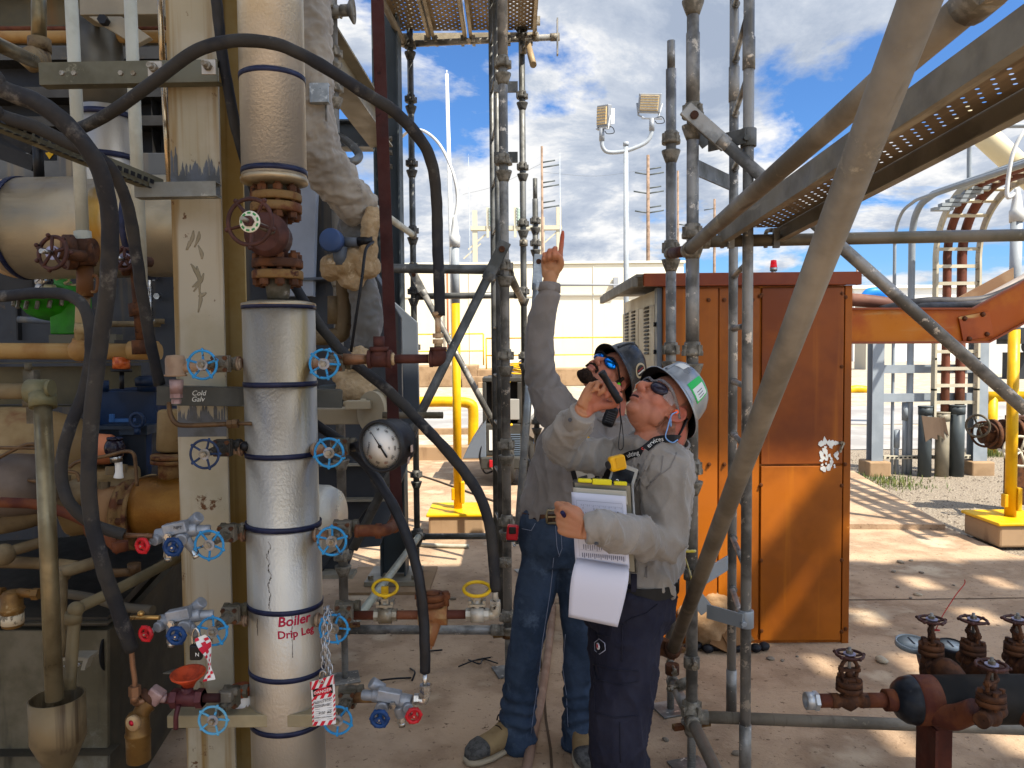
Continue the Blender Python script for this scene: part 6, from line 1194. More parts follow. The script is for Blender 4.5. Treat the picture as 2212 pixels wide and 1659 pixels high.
txt('ulting', .021, None, None, ly, white, 'lettering', .0003, wrap=lambda q: on_lan(q+V((-.084, -.0, 0)))); txt('S', .021, None, None, ly, M('letter_red', '#c83a2a', .5), 'lettering', .0003, wrap=lambda q: on_lan(q+V((-.044, 0, 0)))); txt('ervices', .021, None, None, ly, white, 'lettering', .0003, wrap=lambda q: on_lan(q+V((.002, 0, 0))))
b = MB(); q0 = path[-1]; b.tube([q0, P(1296, 1040, 2.3), P(1288, 1034, 2.3)], .006, 8); b.tube([q0, P(1296, 1075, 2.3), P(1285, 1090, 2.3)], .009, 8, ell=.3); part(ly, 'clip', b, black)
t = thing('gas_detector', 'small yellow gas detector hanging on the lanyard', 'gas detector', P(1328, 1040, 2.29)); q = P(1333, 1000+0, 2.3); q = P(1334, 1000, 2.3); q = P(1335, 998, 2.31); q = P(1335, 999, 2.31)
q = P(1334, 1000, 2.31); hq, n = hit(t2, 1334, 1000, .02); q = P(1333, 1000, 2.25); b = MB(); Rg = Matrix.Rotation(-.2, 3, 'Y') @ Matrix.Rotation(.15, 3, 'Z'); b.box(q, (.05, .03, .045), Rg); part(t, 'case', b, M('detector_yellow', '#d8a010', .4), .008); b = MB(); b.box(q+Rg @ V((.006, -.016, .002)), (.026, .003, .03), Rg); part(t, 'label', b, M('detector_label', '#c4900c', .5)); b = MB(); b.cyl(q+Rg @ V((-.024, -.0, 0)), q+Rg @ V((-.03, -.003, 0)), .012); part(t, 'sensor', b, greyPd)
t = thing('phone', 'phone in a clear pouch showing the time, on the man\'s chest', 'phone', P(1345, 1035, 2.27)); q = P(1344, 1035, 2.265); Rp = Matrix.Rotation(.35, 3, 'Y') @ Matrix.Rotation(-.25, 3, 'X'); b = MB(); b.box(q, (.078, .009, .09), Rp); part(t, 'case', b, M('phone_pouch', '#8d8a80', .25), .012); b = MB(); b.box(q+Rp @ V((-.002, -.005, -.004)), (.062, .003, .072), Rp); f = part(t, 'screen', b, M('phone_screen', '#0a0b0e', .1), .008)
txt('2:0', .026, Rp @ RX((1, 0, 0), (0, 0, 1), (0, -1, 0)), q+Rp @ V((-.004, -.0075, -.016)), f, white, 'clock_digits', .0003)
# flashlight held up by the right fist
t = thing('flashlight', 'black flashlight held up in the right hand of the man in navy trousers', 'flashlight', P(1318, 830, 2.26)); a0 = P(1299, 803, 2.255); a1 = P(1339, 868, 2.27); d = (a0-a1).normalized(); b = MB(); b.lathe(a1, d, [(0, .011), (.002, .012), (.05, .012), (.052, .0105), (.09, .0105), (.092, .0115), ((a0-a1).length-.002, .0122), ((a0-a1).length, .0112)], 20); part(t, 'barrel', b, M('flashlight_black', '#18181a', .45, .2)); b = MB(); b.lathe(a0, d, [(0, .006), (.001, .003), (.0012, 0)], 12); part(t, 'tail_button', b, greyPd); b = MB(); b.tube([a1, a1+V((.002, 0, -.04)), P(1344, 920, 2.29), P(1347, 960, 2.28), P(1341, 972, 2.28), P(1336, 962, 2.28), P(1341, 915, 2.29), a1+V((-.002, 0, -.02))], .0016, 6); part(t, 'wrist_cord', b, black)
# clipboard with papers
Yk = 2.235
t = thing('clipboard', 'grey storage clipboard with yellow clips held against the man\'s belly', 'clipboard', P(1300, 1240, Yk)); b = MB()
cb_ = [P(1237, 1038, Yk+.02), P(1366, 1046, Yk), P(1377, 1240, Yk+.0), P(1250, 1225, Yk+.02)]; b.prism(cb_, (0, .03, 0)); part(t, 'case', b, M('clipboard_grey', '#3f3e3a', .3, .2), .008); b = MB(); fr_ = [q+V((0, -.003, 0)) for q in (P(1241, 1042, Yk+.02), P(1361, 1049, Yk), P(1371, 1235, Yk), P(1254, 1220, Yk+.02))]; b.prism(fr_, (0, .002, 0)); part(t, 'clear_cover', b, M('cover_tint', '#7d7868', .15, .1)); b = MB(); q = [P(u, v, Yk-.012) for u, v in ((1367, 1046), (1377, 1240))]; b.cyl(q[0]+V((0, .012, 0)), q[1]+V((0, .012, 0)), .004, n=10); part(t, 'edge_seal', b, galv)
for u, v, w in ((1263, 1038, 30), (1300, 1041, 42), (1340, 1044, 28)): b = MB(); q = P(u, v, Yk-.006); b.box(q, (m_(w, Yk), .018, m_(8 if w < 42 else 12, Yk)), Matrix.Rotation(.06, 3, 'Y')); part(t, 'yellow_clip', b, M('clip_yellow', '#d4c41a', .4), .003)
pap = M('white_paper', '#c4c3cc', .8); ink = M('printed_ink', '#56586a', .8)
def sheet_of(name, lab, quad, dep, rows, mat=pap, th=.001):
    t = thing(name, lab, 'paper', quad[3]); b = MB(); k = 12; vs = []
    def ev(u, v): return (quad[0]*(1-u)+quad[1]*u)*(1-v)+(quad[3]*(1-u)+quad[2]*u)*v+dep(u, v)
    for i in range(k+1):
        for j in range(k+1): vs.append(ev(i/k, j/k))
    b.add(vs, [(i*(k+1)+j, i*(k+1)+j+1, (i+1)*(k+1)+j+1, (i+1)*(k+1)+j) for i in range(k) for j in range(k)], True)
    o = part(t, 'sheet', b, mat); sd_ = o.modifiers.new('thick', 'SOLIDIFY'); sd_.thickness = th; ib = MB(); off = V((0, -.0022, 0))
    for v0, v1, n, u0, u1, w in rows:
        for i in range(n):
            u = u0+(u1-u0)*i/max(1, n-1); du = w/2; vj = v1+(.0 if n < 3 else .012*math.sin(i*2.3)); ib.add([ev(u-du, v0)+off, ev(u+du, v0)+off, ev(u+du, vj)+off, ev(u-du, vj)+off], [(0, 1, 2, 3)])
    if rows: part(t, 'printed_table', ib, ink)
    return t
sheet_of('paper_sheet', 'upper printed page under the clipboard cover', [P(1238, 1053, Yk-.002), P(1353, 1061, Yk-.02), P(1356, 1090, Yk-.02), P(1238, 1080, Yk-.002)], lambda u, v: V((0, 0, 0)), [(.45, .6, 9, .12, .3, .006), (.5, .75, 6, .82, .92, .008)], M('covered_paper', '#aaa494', .4))
rows = [(.105, .108, 1, .5, .5, .84), (.11, .9, 2, .085, .93, .003), (.155, .175, 21, .17, .9, .006), (.2, .215, 3, .2, .6, .012), (.26, .30, 21, .17, .9, .008), (.36, .4, 1, .1, .1, .004), (.40, .46, 26, .16, .92, .016), (.72, .79, 9, .17, .5, .012), (.84, .90, 21, .14, .9, .014), (.5, .56, 24, .2, .92, .012), (.80, .802, 1, .3, .3, .4)]
sheet_of('paper_sheet', 'white printed table page clipped on the front of the clipboard', [P(1234, 1063, Yk-.01), P(1352, 1072, Yk-.032), P(1360, 1228, Yk-.03), P(1243, 1216, Yk-.012)], lambda u, v: V((0, 0, 0)), rows)
sheet_of('paper_sheet', 'blank white page folded back and hanging below the clipboard', [P(1246, 1205, Yk-.018), P(1358, 1222, Yk-.036), P(1334, 1355, Yk-.05), P(1228, 1333, Yk-.03)], lambda u, v: V((-.012*math.sin(3.1416*v**.6)*(1-u), -.035*math.sin(3.1416*v**.55), 0)), [])
b = MB(); q0 = P(1211, 1101, 2.085); q1 = P(1222, 1119, 2.13); d = (q0-q1).normalized(); b.lathe(q1-d*.01, d, [(0, .003), (.03, .0062), (.05, .0062), (.052, .004)], 12); solo('pen', b, M('navy_pen', '#15153a', .35), 'dark navy pen held in the hand beside the clipboard', 'pen')
Yv = 2.16; XV = P(602, 645, Yv).x
def zv(v, px=610, Y=2.05): return P(px, v, Y).z
t = thing('insulated_pipe', 'tall silver insulated drip leg pipe with blue bands and red handwriting', 'pipe', (XV, Yv, 0)); RV = .1
ztop = zv(655); b = MB(); b.lathe((XV, Yv, 0), (0, 0, 1), [(.0, RV+.004), (zv(1160), RV+.004), (zv(1158), RV), (ztop, RV)], 64); lowj = part(t, 'lower_jacket', b, jacket)
b = MB(); b.lathe((XV, Yv, ztop), (0, 0, 1), [(-.004, RV), (0, RV+.003), (.006, RV+.002), (.012, RV*.8), (.013, .045)], 48); part(t, 'jacket_cap', b, jacketT)
def vband(par, v, r, w=.007, sl=0.):
    z = zv(v); b = MB(); b.lathe((XV, Yv, z), (sl, 0, 1), [(-w, r), (-w, r+.0022), (w, r+.0022), (w, r)], 48); part(par, 'band', b, band)
for v in (658, 832, 990): vband(t, v, RV+.0003)
for v, s in ((1149, .03), (1328, .04), (1475, .05), (1592, .02)): vband(t, v, RV+.0043, .007, s)
b = MB(); rn = random.Random(9)
for i in range(46):
    z_ = zv(1172+i*3.4); x_ = -.012+.010*noise.noise(V((i*.16, 0, 0)))+.0015*rn.uniform(-1, 1); w_ = rn.uniform(.0004, .0032)*(1.2-abs(i-20)/40); b.box((XV+x_, Yv-math.sqrt((RV+.0045)**2-x_*x_), z_), (w_, .001, .0052*rn.uniform(.6, 1.2)))
for x_, v0, n in ((.045, 1335, 28), (-.052, 1340, 12)):
    for i in range(n): w_ = rn.uniform(.0003, .0014); b.box((XV+x_+.002*noise.noise(V((i*.3, x_, 0))), Yv-math.sqrt((RV+.0045)**2-x_*x_), zv(v0+i*3.3)), (w_, .0012, .0045))
part(t, 'crack', b, M('jacket_crack', '#3c352c', .8))
redmark = M('red_marker', '#981232', .7)
def on_pipe(R, a0, z0):
    return lambda q: V((XV+(R+q.z)*math.sin(a0+q.x/R), Yv-(R+q.z)*math.cos(a0+q.x/R), z0+q.y))
txt('Boiler', .038, None, None, lowj, redmark, 'handwriting', .0004, wrap=on_pipe(RV+.0045, .52, zv(1347)), shear=.1, bold=.0009); txt('Drip Leg', .03, None, None, lowj, redmark, 'handwriting', .0004, wrap=on_pipe(RV+.0045, .58, zv(1375)), shear=-.05, bold=.0007)
b = MB(); b.ball((XV-.085, Yv-.062, zv(968)), .014, n=10, m=8); part(t, 'soot_spot', b, black)
# upper insulated length
XU = P(590, 250, Yv).x; RU = .0885
t = thing('insulated_pipe', 'upper silver insulated pipe hanging above the big brown handwheel valve', 'pipe', (XU, Yv, zv(365)))
z0 = zv(368); b = MB(); b.lathe((XU, Yv, z0), (0, 0, 1), [(0, RU), (2.0, RU)], 56); part(t, 'jacket', b, jacketU := M('upper_aluminium', '#bdbab2', .44, .82, '#b0a894', 2.5, .4, .65, streak='#a08858', ss=(10, 10, .4), st=.57, sw=.16, bump=.36, bs=170, bdet=1.5, bstretch=(1, 1, .7), bd=.0025, rv=.06))
b = MB(); b.lathe((XU, Yv, z0), (0, 0, 1), [(-.018, .03), (-.016, RU*.8), (-.01, RU+.003), (.0, RU+.004), (.006, RU)], 48); part(t, 'end_cap', b, jacketT)
for v in (353, 140):
    z = zv(v, 590); b = MB(); b.lathe((XU, Yv, z), (0, 0, 1), [(-.007, RU), (-.007, RU+.0022), (.007, RU+.0022), (.007, RU)], 48); part(t, 'band', b, band)
# flanged gate valve with big wheel
XM = P(598, 500, Yv).x
t = thing('flanged_gate_valve', 'rusty flanged gate valve with big brown handwheel and green dial between the silver pipes', 'valve', (XM, Yv, zv(500)))
def fl(v, r, h, mat, nm='flange'):
    z = zv(v, 598, 2.1); b = MB(); b.lathe((XM, Yv, z), (0, 0, 1), [(-h, r-.004), (-h, r-.002), (-h+.004, r), (h-.004, r), (h, r-.003), (h, .02)], 36); return part(t, nm, b, mat)
f1 = fl(418, .0705, .011, rustFl); f2 = fl(442, .0705, .013, rustFl); f3 = fl(565, .0705, .012, rust); f4 = fl(590, .0705, .012, rustFl)
b = MB(); b.cyl((XM, Yv, zv(400)), (XM, Yv, zv(368)), .029); b.cyl((XM, Yv, zv(600, 598, 2.1)), (XM, Yv, zv(640)), .036, .03); part(t, 'pipe_neck', b, castG)
b = MB(); b.cyl((XM, Yv, zv(450)), (XM, Yv, zv(560)), .03); b.ball((XM, Yv, zv(503)), (.042, .045, .05)); b.cyl((XM, Yv, zv(503)), (XM-.004, Yv-.1, zv(506)), .045, .042); b.lathe((XM-.002, Yv-.07, zv(503)), (0, -1, 0), [(0, .058), (.012, .06), (.013, .058), (.014, .057), (.026, .058), (.03, .02)], 32); part(t, 'body', b, brownW)
b = MB()
for zz, s in ((zv(430, 598, 2.1), 1), (zv(577, 598, 2.1), 1)):
    for k in range(8):
        a = k*.785+.39; x, y = XM+.055*math.cos(a), Yv+.055*math.sin(a); b.cyl((x, y, zz-.05), (x, y, zz+.05), .008, n=8); b.hexn((x, y, zz+.035), (0, 0, 1), .0135, .015); b.hexn((x, y, zz-.037), (0, 0, 1), .0135, .016)
part(t, 'stud_bolts', b, rust)
wc = P(540, 479, 1.93); b = MB(); ax = V((-.12, -.99, .03)).normalized(); u, w, _ = frame(ax); b.torus(wc, ax, .058, .0055, 40, 10, .9)
for k in range(5):
    a = k*1.2566+.3; d = u*math.cos(a)+w*math.sin(a); b.tube([wc+d*.018-ax*.006, wc+d*.035-ax*.008, wc+d*.058], [.009, .007, .0055], 8, 3, ell=.6); b.ball(wc+d*.0645, .0065, n=8, m=6)
wh = part(t, 'handwheel', b, brownW); b = MB(); b.lathe(wc-ax*.004, ax, [(0, .02), (.004, .0275), (.006, .0275), (.007, .024)], 28); dl = part(wh, 'dial_plate', b, M('dial_cream', '#c8c4b0', .4)); b = MB()
for k in range(9): a = k*.68; b.bar(wc+(u*math.cos(a)+w*math.sin(a))*.0195+ax*.0032, wc+(u*math.cos(a)+w*math.sin(a))*.0245+ax*.0032, .009, .001, ax)
part(dl, 'green_marks', b, M('dial_green', '#2f7a3c', .5)); b = MB(); b.hexn(wc+ax*.008, ax, .014, .014); part(wh, 'nut', b, brownW); b = MB(); b.cyl(wc, wc+ax*.045, .0055, n=10); b.cyl(wc-ax*.14, wc, .009, n=10); part(t, 'stem', b, zinc)
def small_valve(wheel, lab, body=castG, rot=0.):
    t = thing('gate_valve', lab, 'valve', (0, 0, 0), 'small blue wheel valves along the silver pipe')
    b = MB(); b.lathe((-.034, .17, 0), (1, 0, 0), [(0, .018), (0, .0195), (.012, .0195), (.014, .017), (.054, .017), (.056, .0195), (.068, .0195), (.068, .018)], 8, False); b.cyl((0, .17, 0), (0, .105, 0), .020, .018); part(t, 'body', b, body)
    b = MB(); b.box((0, .135, 0), (.046, .012, .046)); b.box((0, .12, 0), (.046, .012, .046)); b.box((0, .09, 0), (.034, .012, .014)); b.cyl((0, .11, 0), (0, .06, 0), .011, n=12)
    for s in (-1, 1): b.bar((s*.015, .112, 0), (s*.013, .055, 0), .006, .012);
    b.cyl((0, .062, 0), (0, .04, 0), .010, n=12); y_ = part(t, 'bonnet', b, body, .002)
    b = MB()
    for sx in (-1, 1):
        for sz in (-1, 1): b.hexn((sx*.016, .110, sz*.016), (0, 1, 0), .0062, .008)
    part(y_, 'bolts', b, rust)
    b = MB(); b.cyl((0, .06, 0), (0, -.016, 0), .0042, n=10); part(t, 'stem', b, zinc)
    b = MB(); b.torus((0, 0, 0), (0, 1, 0), .0365, .0034, 40, 8)
    for k in range(5):
        a = rot+k*1.2566; c_, s_ = math.cos(a), math.sin(a); b.tube([(.009*c_, .004, .009*s_), (.022*c_, .004, .022*s_), (.036*c_, 0, .036*s_)], [.0036, .003, .003], 8, 3); b.ball((.0395*c_, 0, .0395*s_), .0042, n=8, m=6)
    b.cyl((0, .008, 0), (0, -.001, 0), .0105, n=14); w = part(t, 'handwheel', b, wheel); b = MB(); b.cyl((0, 0, 0), (0, -.004, 0), .0145, n=20); part(w, 'washer_plate', b, M('worn_plate', '#8e8f94', .45, .5, '#6f6a60', 40, c3='#3c4a5c', s3=50, t3=.6)); b = MB(); b.hexn((0, -.008, 0), (0, 1, 0), .008, .009); part(w, 'nut', b, zinc)
    return t
pv = {}
def valve(u, v, wheel, lab, body=castG, rot=0., Y=1.95):
    k = (wheel.name, body.name, rot)
    if k not in pv: pv[k] = small_valve(wheel, lab, body, rot); o = pv[k]
    else: o = copy_tree(pv[k])
    o['label'] = lab; o.location = P(u, v, Y); return o
valve(437, 788, blueW, 'blue handwheel valve left of the silver pipe, above the chalked bracket', rot=.3); valve(442, 981, blueD, 'soot darkened blue handwheel valve left of the silver pipe', M('sooty_cast', '#2a2722', .7)); valve(452, 1177, blueW, 'blue handwheel valve beside the upper left red and blue knob manifold', rot=.9); valve(460, 1364, blueW, 'blue handwheel valve with the twisted danger tag', rot=.3); valve(460, 1556, blueF, 'faded blue handwheel valve below the paint jar')
valve(700, 786, blueW, 'blue handwheel valve feeding the dark red tee', rot=1.2); valve(711, 978, blueW, 'blue handwheel valve feeding the pressure gauge', rot=.9); valve(717, 1169, blueW, 'blue handwheel valve with the rusty elbow at its outlet', rot=.3); valve(721, 1358, blueW, 'blue handwheel valve with the lockout chain', rot=1.2); valve(729, 1556, blueW, 'lowest blue handwheel valve, half behind the danger tag', rot=.9)
b = MB()
for v in (786, 978, 1169, 1358, 1556):
    for px, s in ((437, -1), (720, 1)): z = P(px, v, 2.05).z; b.cyl((XV+s*.095, 2.12, z), (XV+s*.135, 2.12, z), .0145, n=12); b.cyl((XV+s*.1, 2.12, z), (XV+s*.106, 2.12, z), .02, n=16)
part(bpy.data.objects['insulated_pipe'], 'nozzles', b, M('nozzle_rust', '#6b4c38', .75, .1, '#8c7c68', 14))
def knob(par, c, ax, r, mat, nm='knob'):
    c = V(c); ax = V(ax).normalized(); u, w, _ = frame(ax); b = MB(); b.torus(c, ax, r*.8, r*.24, 28, 10, 1.1)
    for k in range(6): a = k*1.047; b.ball(c+(u*math.cos(a)+w*math.sin(a))*r*.93, r*.2, n=8, m=6)
    for k in range(3): a = k*2.094+.3; b.bar(c-ax*r*.1, c+(u*math.cos(a)+w*math.sin(a))*r*.8, r*.42, r*.3, ax)
    b.cyl(c-ax*r*.25, c+ax*r*.3, r*.3, n=14); o = part(par, nm, b, mat); b = MB(); b.cyl(c+ax*r*.2, c+ax*r*.4, r*.1, n=8); b.cyl(c-ax*r*1.0, c-ax*r*.2, r*.28, n=10); b.hexn(c-ax*r*.85, ax, r*.45, r*.4); part(o, 'spindle', b, steel); return o
def manifold(c, m, lab, text=False):
    c = V(c); t = thing('valve_manifold', lab, 'valve manifold', c, 'cast aluminium knob manifolds'); X = lambda x, y, z: c+V((x*m, y, z))
    b = MB(); b.cyl(X(-.05, .005, .006), X(.055, .02, .022), .019, n=18); b.cyl(X(.03, .03, .03), X(.06, .02, .055), .016, n=16); b.cyl(X(-.015, .0, .0), X(-.02, .01, -.035), .015, .013, n=16); b.cyl(X(.03, 0, .0), X(.045, .01, -.03), .014, .012, n=16); b.cyl(X(.05, .02, .018), X(.085, .03, .016), .014, n=16); b.box(X(.008, -.004, .03), (.062, .03, .03), Matrix.Rotation(-.2*m, 3, 'Y')); b.cyl(X(.025, -.02, .0), X(.022, .01, .004), .017, n=18); b.cyl(X(-.045, -.02, .0), X(-.035, .01, .003), .014, n=18); part(t, 'body', b, alu, .003)
    b = MB(); b.cyl(X(-.004, -.014, .012), X(-.004, -.03, .012), .0095, n=6, sm=False); b.cyl(X(-.004, -.03, .012), X(-.004, -.033, .012), .006, n=12); part(t, 'plug', b, steel)
    b = MB(); b.hexn(X(-.021, .01, -.044), (.1*m, 0, 1), .012, .014); b.cyl(X(-.022, .01, -.05), X(-.023, .01, -.062), .009, n=12); pb1 = part(t, 'outlet_fitting', b, steel); b = MB(); b.hexn(X(.048, .01, -.038), (-.4*m, 0, 1), .011, .014); b.cyl(X(.05, .01, -.044), X(.055, .01, -.054), .009, n=12); part(t, 'outlet_fitting', b, steel)
    knob(t, X(-.062, -.045, -.006), (-.25*m, -.95, 0), .021, redK, 'red_knob'); knob(t, X(.024, -.06, -.006), (.02*m, -1, -.05), .0245, blueK, 'blue_knob')
    if text: txt('NPT', .012, FRONT, X(.02, -.0215, .034), t, greyPd)
    return t
manifold(P(376, 1164, 1.98), 1, 'upper left manifold with red and blue knobs before the orange pipe', True); manifold(P(383, 1350, 1.98), 1, 'lower left manifold with red and blue knobs by the twisted tag'); manifold(P(848, 1524, 1.98), -1, 'right manifold with blue and red knobs under the black hose end')
q = P(775, 1510, 2.1); b = MB(); b.cyl(P(742, 1508, 2.12), P(812, 1506, 2.0), .014, n=14); solo('pipe_nipple', b, M('rust_tan_nipple', '#7a5c38', .7, .2, '#5a3c22', 12), 'rusty tan nipple between lowest right valve and its manifold', 'pipe')
b = MB(); b.cyl(P(268, 1156, 1.95), P(330, 1158, 1.96), .0065, n=12); solo('copper_tube', b, brass, 'dusty copper tube feeding the upper left manifold', 'tube'); b = MB(); b.cyl(P(283, 1334, 1.98), P(345, 1334, 1.97), .006, n=12); b.ball(P(304, 1326, 1.98), .009); solo('copper_tube', b, M('bright_brass_tube', '#a8824a', .3, .8), 'bright brass tube feeding the lower left manifold', 'tube')
# steel fitting and elbow on the right manifold
b = MB(); b.cyl(P(918, 1452, 1.97), P(918, 1490, 1.97), .0062, n=12); b.hexn(P(918, 1490, 1.97), (0, 0, 1), .0155, .028); b.tube([P(918, 1496, 1.97), P(918, 1508, 1.97), P(913, 1514, 1.97), P(895, 1510, 1.97)], .0115, 12); b.hexn(P(900, 1510, 1.97), (1, 0, 0), .0145, .012); b.hexn(P(918, 1500, 1.97), (0, 0, 1), .0145, .012); solo('tube_fitting', b, steel, 'bright steel elbow fitting under the black hose end', 'pipe fitting')
t = thing('steel_column', 'stained cream steel I column left of the silver pipe', 'column', VP(458, 1659, 2.33, 0)); Yc1 = 2.25; xa, xb = P(365, 300, Yc1).x, P(474, 300, Yc1).x; yb = Yc1+.19
b = MB(); b.bx((xa, Yc1, 0), (xb, Yc1+.011, 4.6)); part(t, 'front_flange', b, cream, .002); b = MB(); b.bx(((xa+xb)/2-.004, Yc1+.011, 0), ((xa+xb)/2+.004, yb, 4.6)); part(t, 'web', b, creamY); b = MB(); b.bx((xa, yb, 0), (xb, yb+.011, 4.6)); part(t, 'rear_flange', b, creamY, .002)
b = MB()
for v, s in ((372, 1), (900, .8)):
    zz = P(420, v, Yc1).z; rn = random.Random(v); b.bx((xa+.001, Yc1-.0005, zz-.075*s), (xb-.001, Yc1, zz-.01)); y_ = Yc1-.0007
    for i in range(90):
        x = xa+.003+(xb-xa-.006)*rn.random(); w = rn.uniform(.0008, .004); h = zz-.01+s*rn.uniform(0, .085)*(.4+.6*abs(noise.noise(V((x*30, v, 0))))*2); x0, x1 = max(xa+.001, x-w), min(xb-.001, x+w); b.prism([V((x0, y_, zz-.02)), V((x1, y_, zz-.02)), V((x1, y_, h-.01)), V((x, y_, h)), V((x0, y_, h-.012))], (0, .0002, 0)); y_ -= .000003
part(t, 'zinc_paint_patch', b, M('cold_zinc_paint', '#55575a', .5, .2, '#4a4a48', 20))
b = MB(); rn = random.Random(2)
for u, v, du, dv in ((418, 498, -14, 42), (430, 500, -10, 34), (436, 560, -8, -30), (425, 575, 6, 60), (440, 590, -22, 40), (415, 620, 22, -20), (408, 520, -6, 20), (428, 640, 18, -8), (432, 630, -4, 45), (412, 570, 18, 36)):
    p0 = P(u, v, Yc1-.0004); p1 = P(u+du, v+dv, Yc1-.0004); b.tube([p0, p0.lerp(p1, .4)+V((.004, 0, 0)), p1], [.002, .006, .002], 6, 3, ell=.05, ref=(1, 0, 0))
part(t, 'finger_smears', b, M('smear_brown', '#807660', .7, 0, '#766d57', 12))
cstr = M('strut_galvanised', '#83837c', .5, .4, '#6b6a62', 6, c3='#a9a598', s3=14, t3=.62, bump=.1); cstrO = M('strut_olive', '#6d6a58', .55, .25, '#5a5644', 5, c3='#8c8770', s3=10, t3=.6, streak='#48432f', ss=(3, 3, 3), st=.64)
def strut(p0, p1, lab, mat, h=.041, d=.041, t_=.0028, up=(0, 0, 1), flip=False):
    b = MB(); o = [(-d, -h/2), (0, -h/2), (0, h/2), (-d, h/2), (-d, h/2-.009), (-d+t_, h/2-.009), (-d+t_, h/2-t_), (-t_, h/2-t_), (-t_, -h/2+t_), (-d+t_, -h/2+t_), (-d+t_, -h/2+.009), (-d, -h/2+.009)]
    if flip: o = [(-x-d, y) for x, y in o][::-1]
    b.section(p0, p1, o, up); return solo('strut_channel', b, mat, lab, 'strut channel', 'strut channels bolted to the columns')
Yn_ = 2.18
o = strut(P(84, 159, 2.18), P(470, 152, 2.18), 'level strut channel bolted across the cream column at the top', cstrO, .062, .04)
for u, v, lab in ((335, 149, 'left square washer and bolt on the top strut'), (451, 145, 'right square washer and bolt on the top strut')):
    q = P(u, v, 2.125); t = thing('square_washer', lab, 'washer', q); b = MB(); b.box(q, (.038, .006, .04)); part(t, 'plate', b, M('washer_zinc', '#a39c90', .5, .3), .001); b = MB(); b.hexn(q+V((0, -.012, 0)), (0, 1, 0), .012, .016); b.cyl(q, q+V((-.002, -.034, 0)), .0075, n=10); part(t, 'bolt', b, zinc)
for i, u in enumerate((134, 160, 261, 288)): pass
b = MB()
for u in (134, 160, 261, 288): q = P(u, 158, 2.134); b.hexn(q, (0, 1, 0), .007, .008)
tt = bpy.data.objects['strut_channel']; part(tt, 'bolts', b, zinc)
strut(P(290, 410, 2.14), P(466, 407, 2.14), 'short strut channel clipped on the cream column below the grey patch', cstr, .041, .041)
o = strut(P(-40, 243, 1.75), P(352, 402, 2.18), 'perforated strut channel slanting from the left edge to the column', cstrO, .038, .03); b = MB()
p0, p1 = P(-40, 243, 1.75), P(352, 402, 2.18); d = (p1-p0).normalized()
for i in range(24): q = p0+(p1-p0)*(.02+i*.041); b.bar(q-d*.006+V((0, -.0335, 0)), q+d*.006+V((0, -.0335, 0)), .002, .012); b.bar(q-d*.006+V((0, -.016, -.0195)), q+d*.006+V((0, -.016, -.0195)), .011, .001)
part(o, 'slots', b, black)
b = MB(); b.section(P(338, 855, 2.13), P(740, 862, 2.30), [(-.003, -.027), (0, -.027), (0, .027), (-.09, .027), (-.09, .024), (-.003, .024)], (0, 0, 1)); t = solo('angle_bracket', b, M('olive_angle', '#55544c', .5, .2, '#484740', 6, c3='#6b6a60', s3=12, t3=.6), 'olive steel angle with chalked words behind the silver pipe', 'bracket', bev=.001)
chalk = M('chalk_white', '#b9b9b0', .9)
for s, u, v in (('Cold', 440, 848), ('Galv', 438, 861)): q = P(u, v, 2.155); txt(s, .02, FRONT, V((q.x, 2.12, q.z)), t, chalk, 'handwriting', .0004, shear=.25)
b = MB(); q0 = P(367, 1548, 2.08); q1 = P(700, 1552, 2.14); b.bx((q0.x, 2.06, q0.z-.024), (q1.x, 2.20, q0.z+.012)); solo('steel_shelf', b, M('beige_shelf_paint', '#8f8163', .6, 0, '#a39472', 4, streak='#6b5a3a', ss=(4, 4, 6), st=.6), 'beige steel shelf under the orange wheel valve', 'shelf', bev=.003)
b = MB(); b.prism([P(352, 1453, 2.3), P(455, 1420, 2.5), P(455, 1455, 2.3)], (0, 0, -.004)); solo('gusset_plate', b, M('grey_plate', '#5f5d54', .6, .1), 'thin triangular steel plate on the cream column by the black tag', 'plate')
t = thing('red_iron_upright', 'dark red oxide steel angle standing in front of the grey column', 'angle bar', P(858, 1120, 2.35)); b = MB(); p0, p1 = P(814, -40, 2.3), P(858, 1122, 2.4); b.section(p0, p1, [(-.0185, -.004), (.0185, -.004), (.0185, .0), (-.0145, 0), (-.0145, .035), (-.0185, .035)], (0, 1, 0)); part(t, 'angle', b, redIron)
b = MB(); q = P(846, 855, 2.36); b.torus(q, (.25, 0, 1), .024, .0013, 28, 5); solo('tie_wire', b, steel, 'thin wire tied round the dark red upright', 'wire')
Yp = 2.08
b = MB(); z = P(800, 776, Yp).z; x = lambda u: P(u, 776, Yp).x
b.cyl((x(742), Yp, z), (x(800), Yp, z), .0165, .0125, n=16); part_t = thing('pipe_run', 'dark red iron tee and pipe running to the elbow under the hose', 'pipe', (x(820), Yp, z)); part(part_t, 'inlet_nipple', b, brass)
b = MB(); b.cyl((x(795), Yp, z), (x(845), Yp, z), .0225, n=22); b.cyl((x(795), Yp, z), (x(803), Yp, z), .0255, n=22); b.cyl((x(838), Yp, z), (x(846), Yp, z), .0255, n=22); b.cyl((x(819), Yp, z), (x(819), Yp, z+.03), .021, n=22); b.cyl((x(819), Yp, z+.022), (x(819), Yp, z+.034), .026, n=22); part(part_t, 'tee', b, M('dark_red_fitting', '#4a2821', .75, .1, '#5c342a', 16, bump=.3, bs=60))
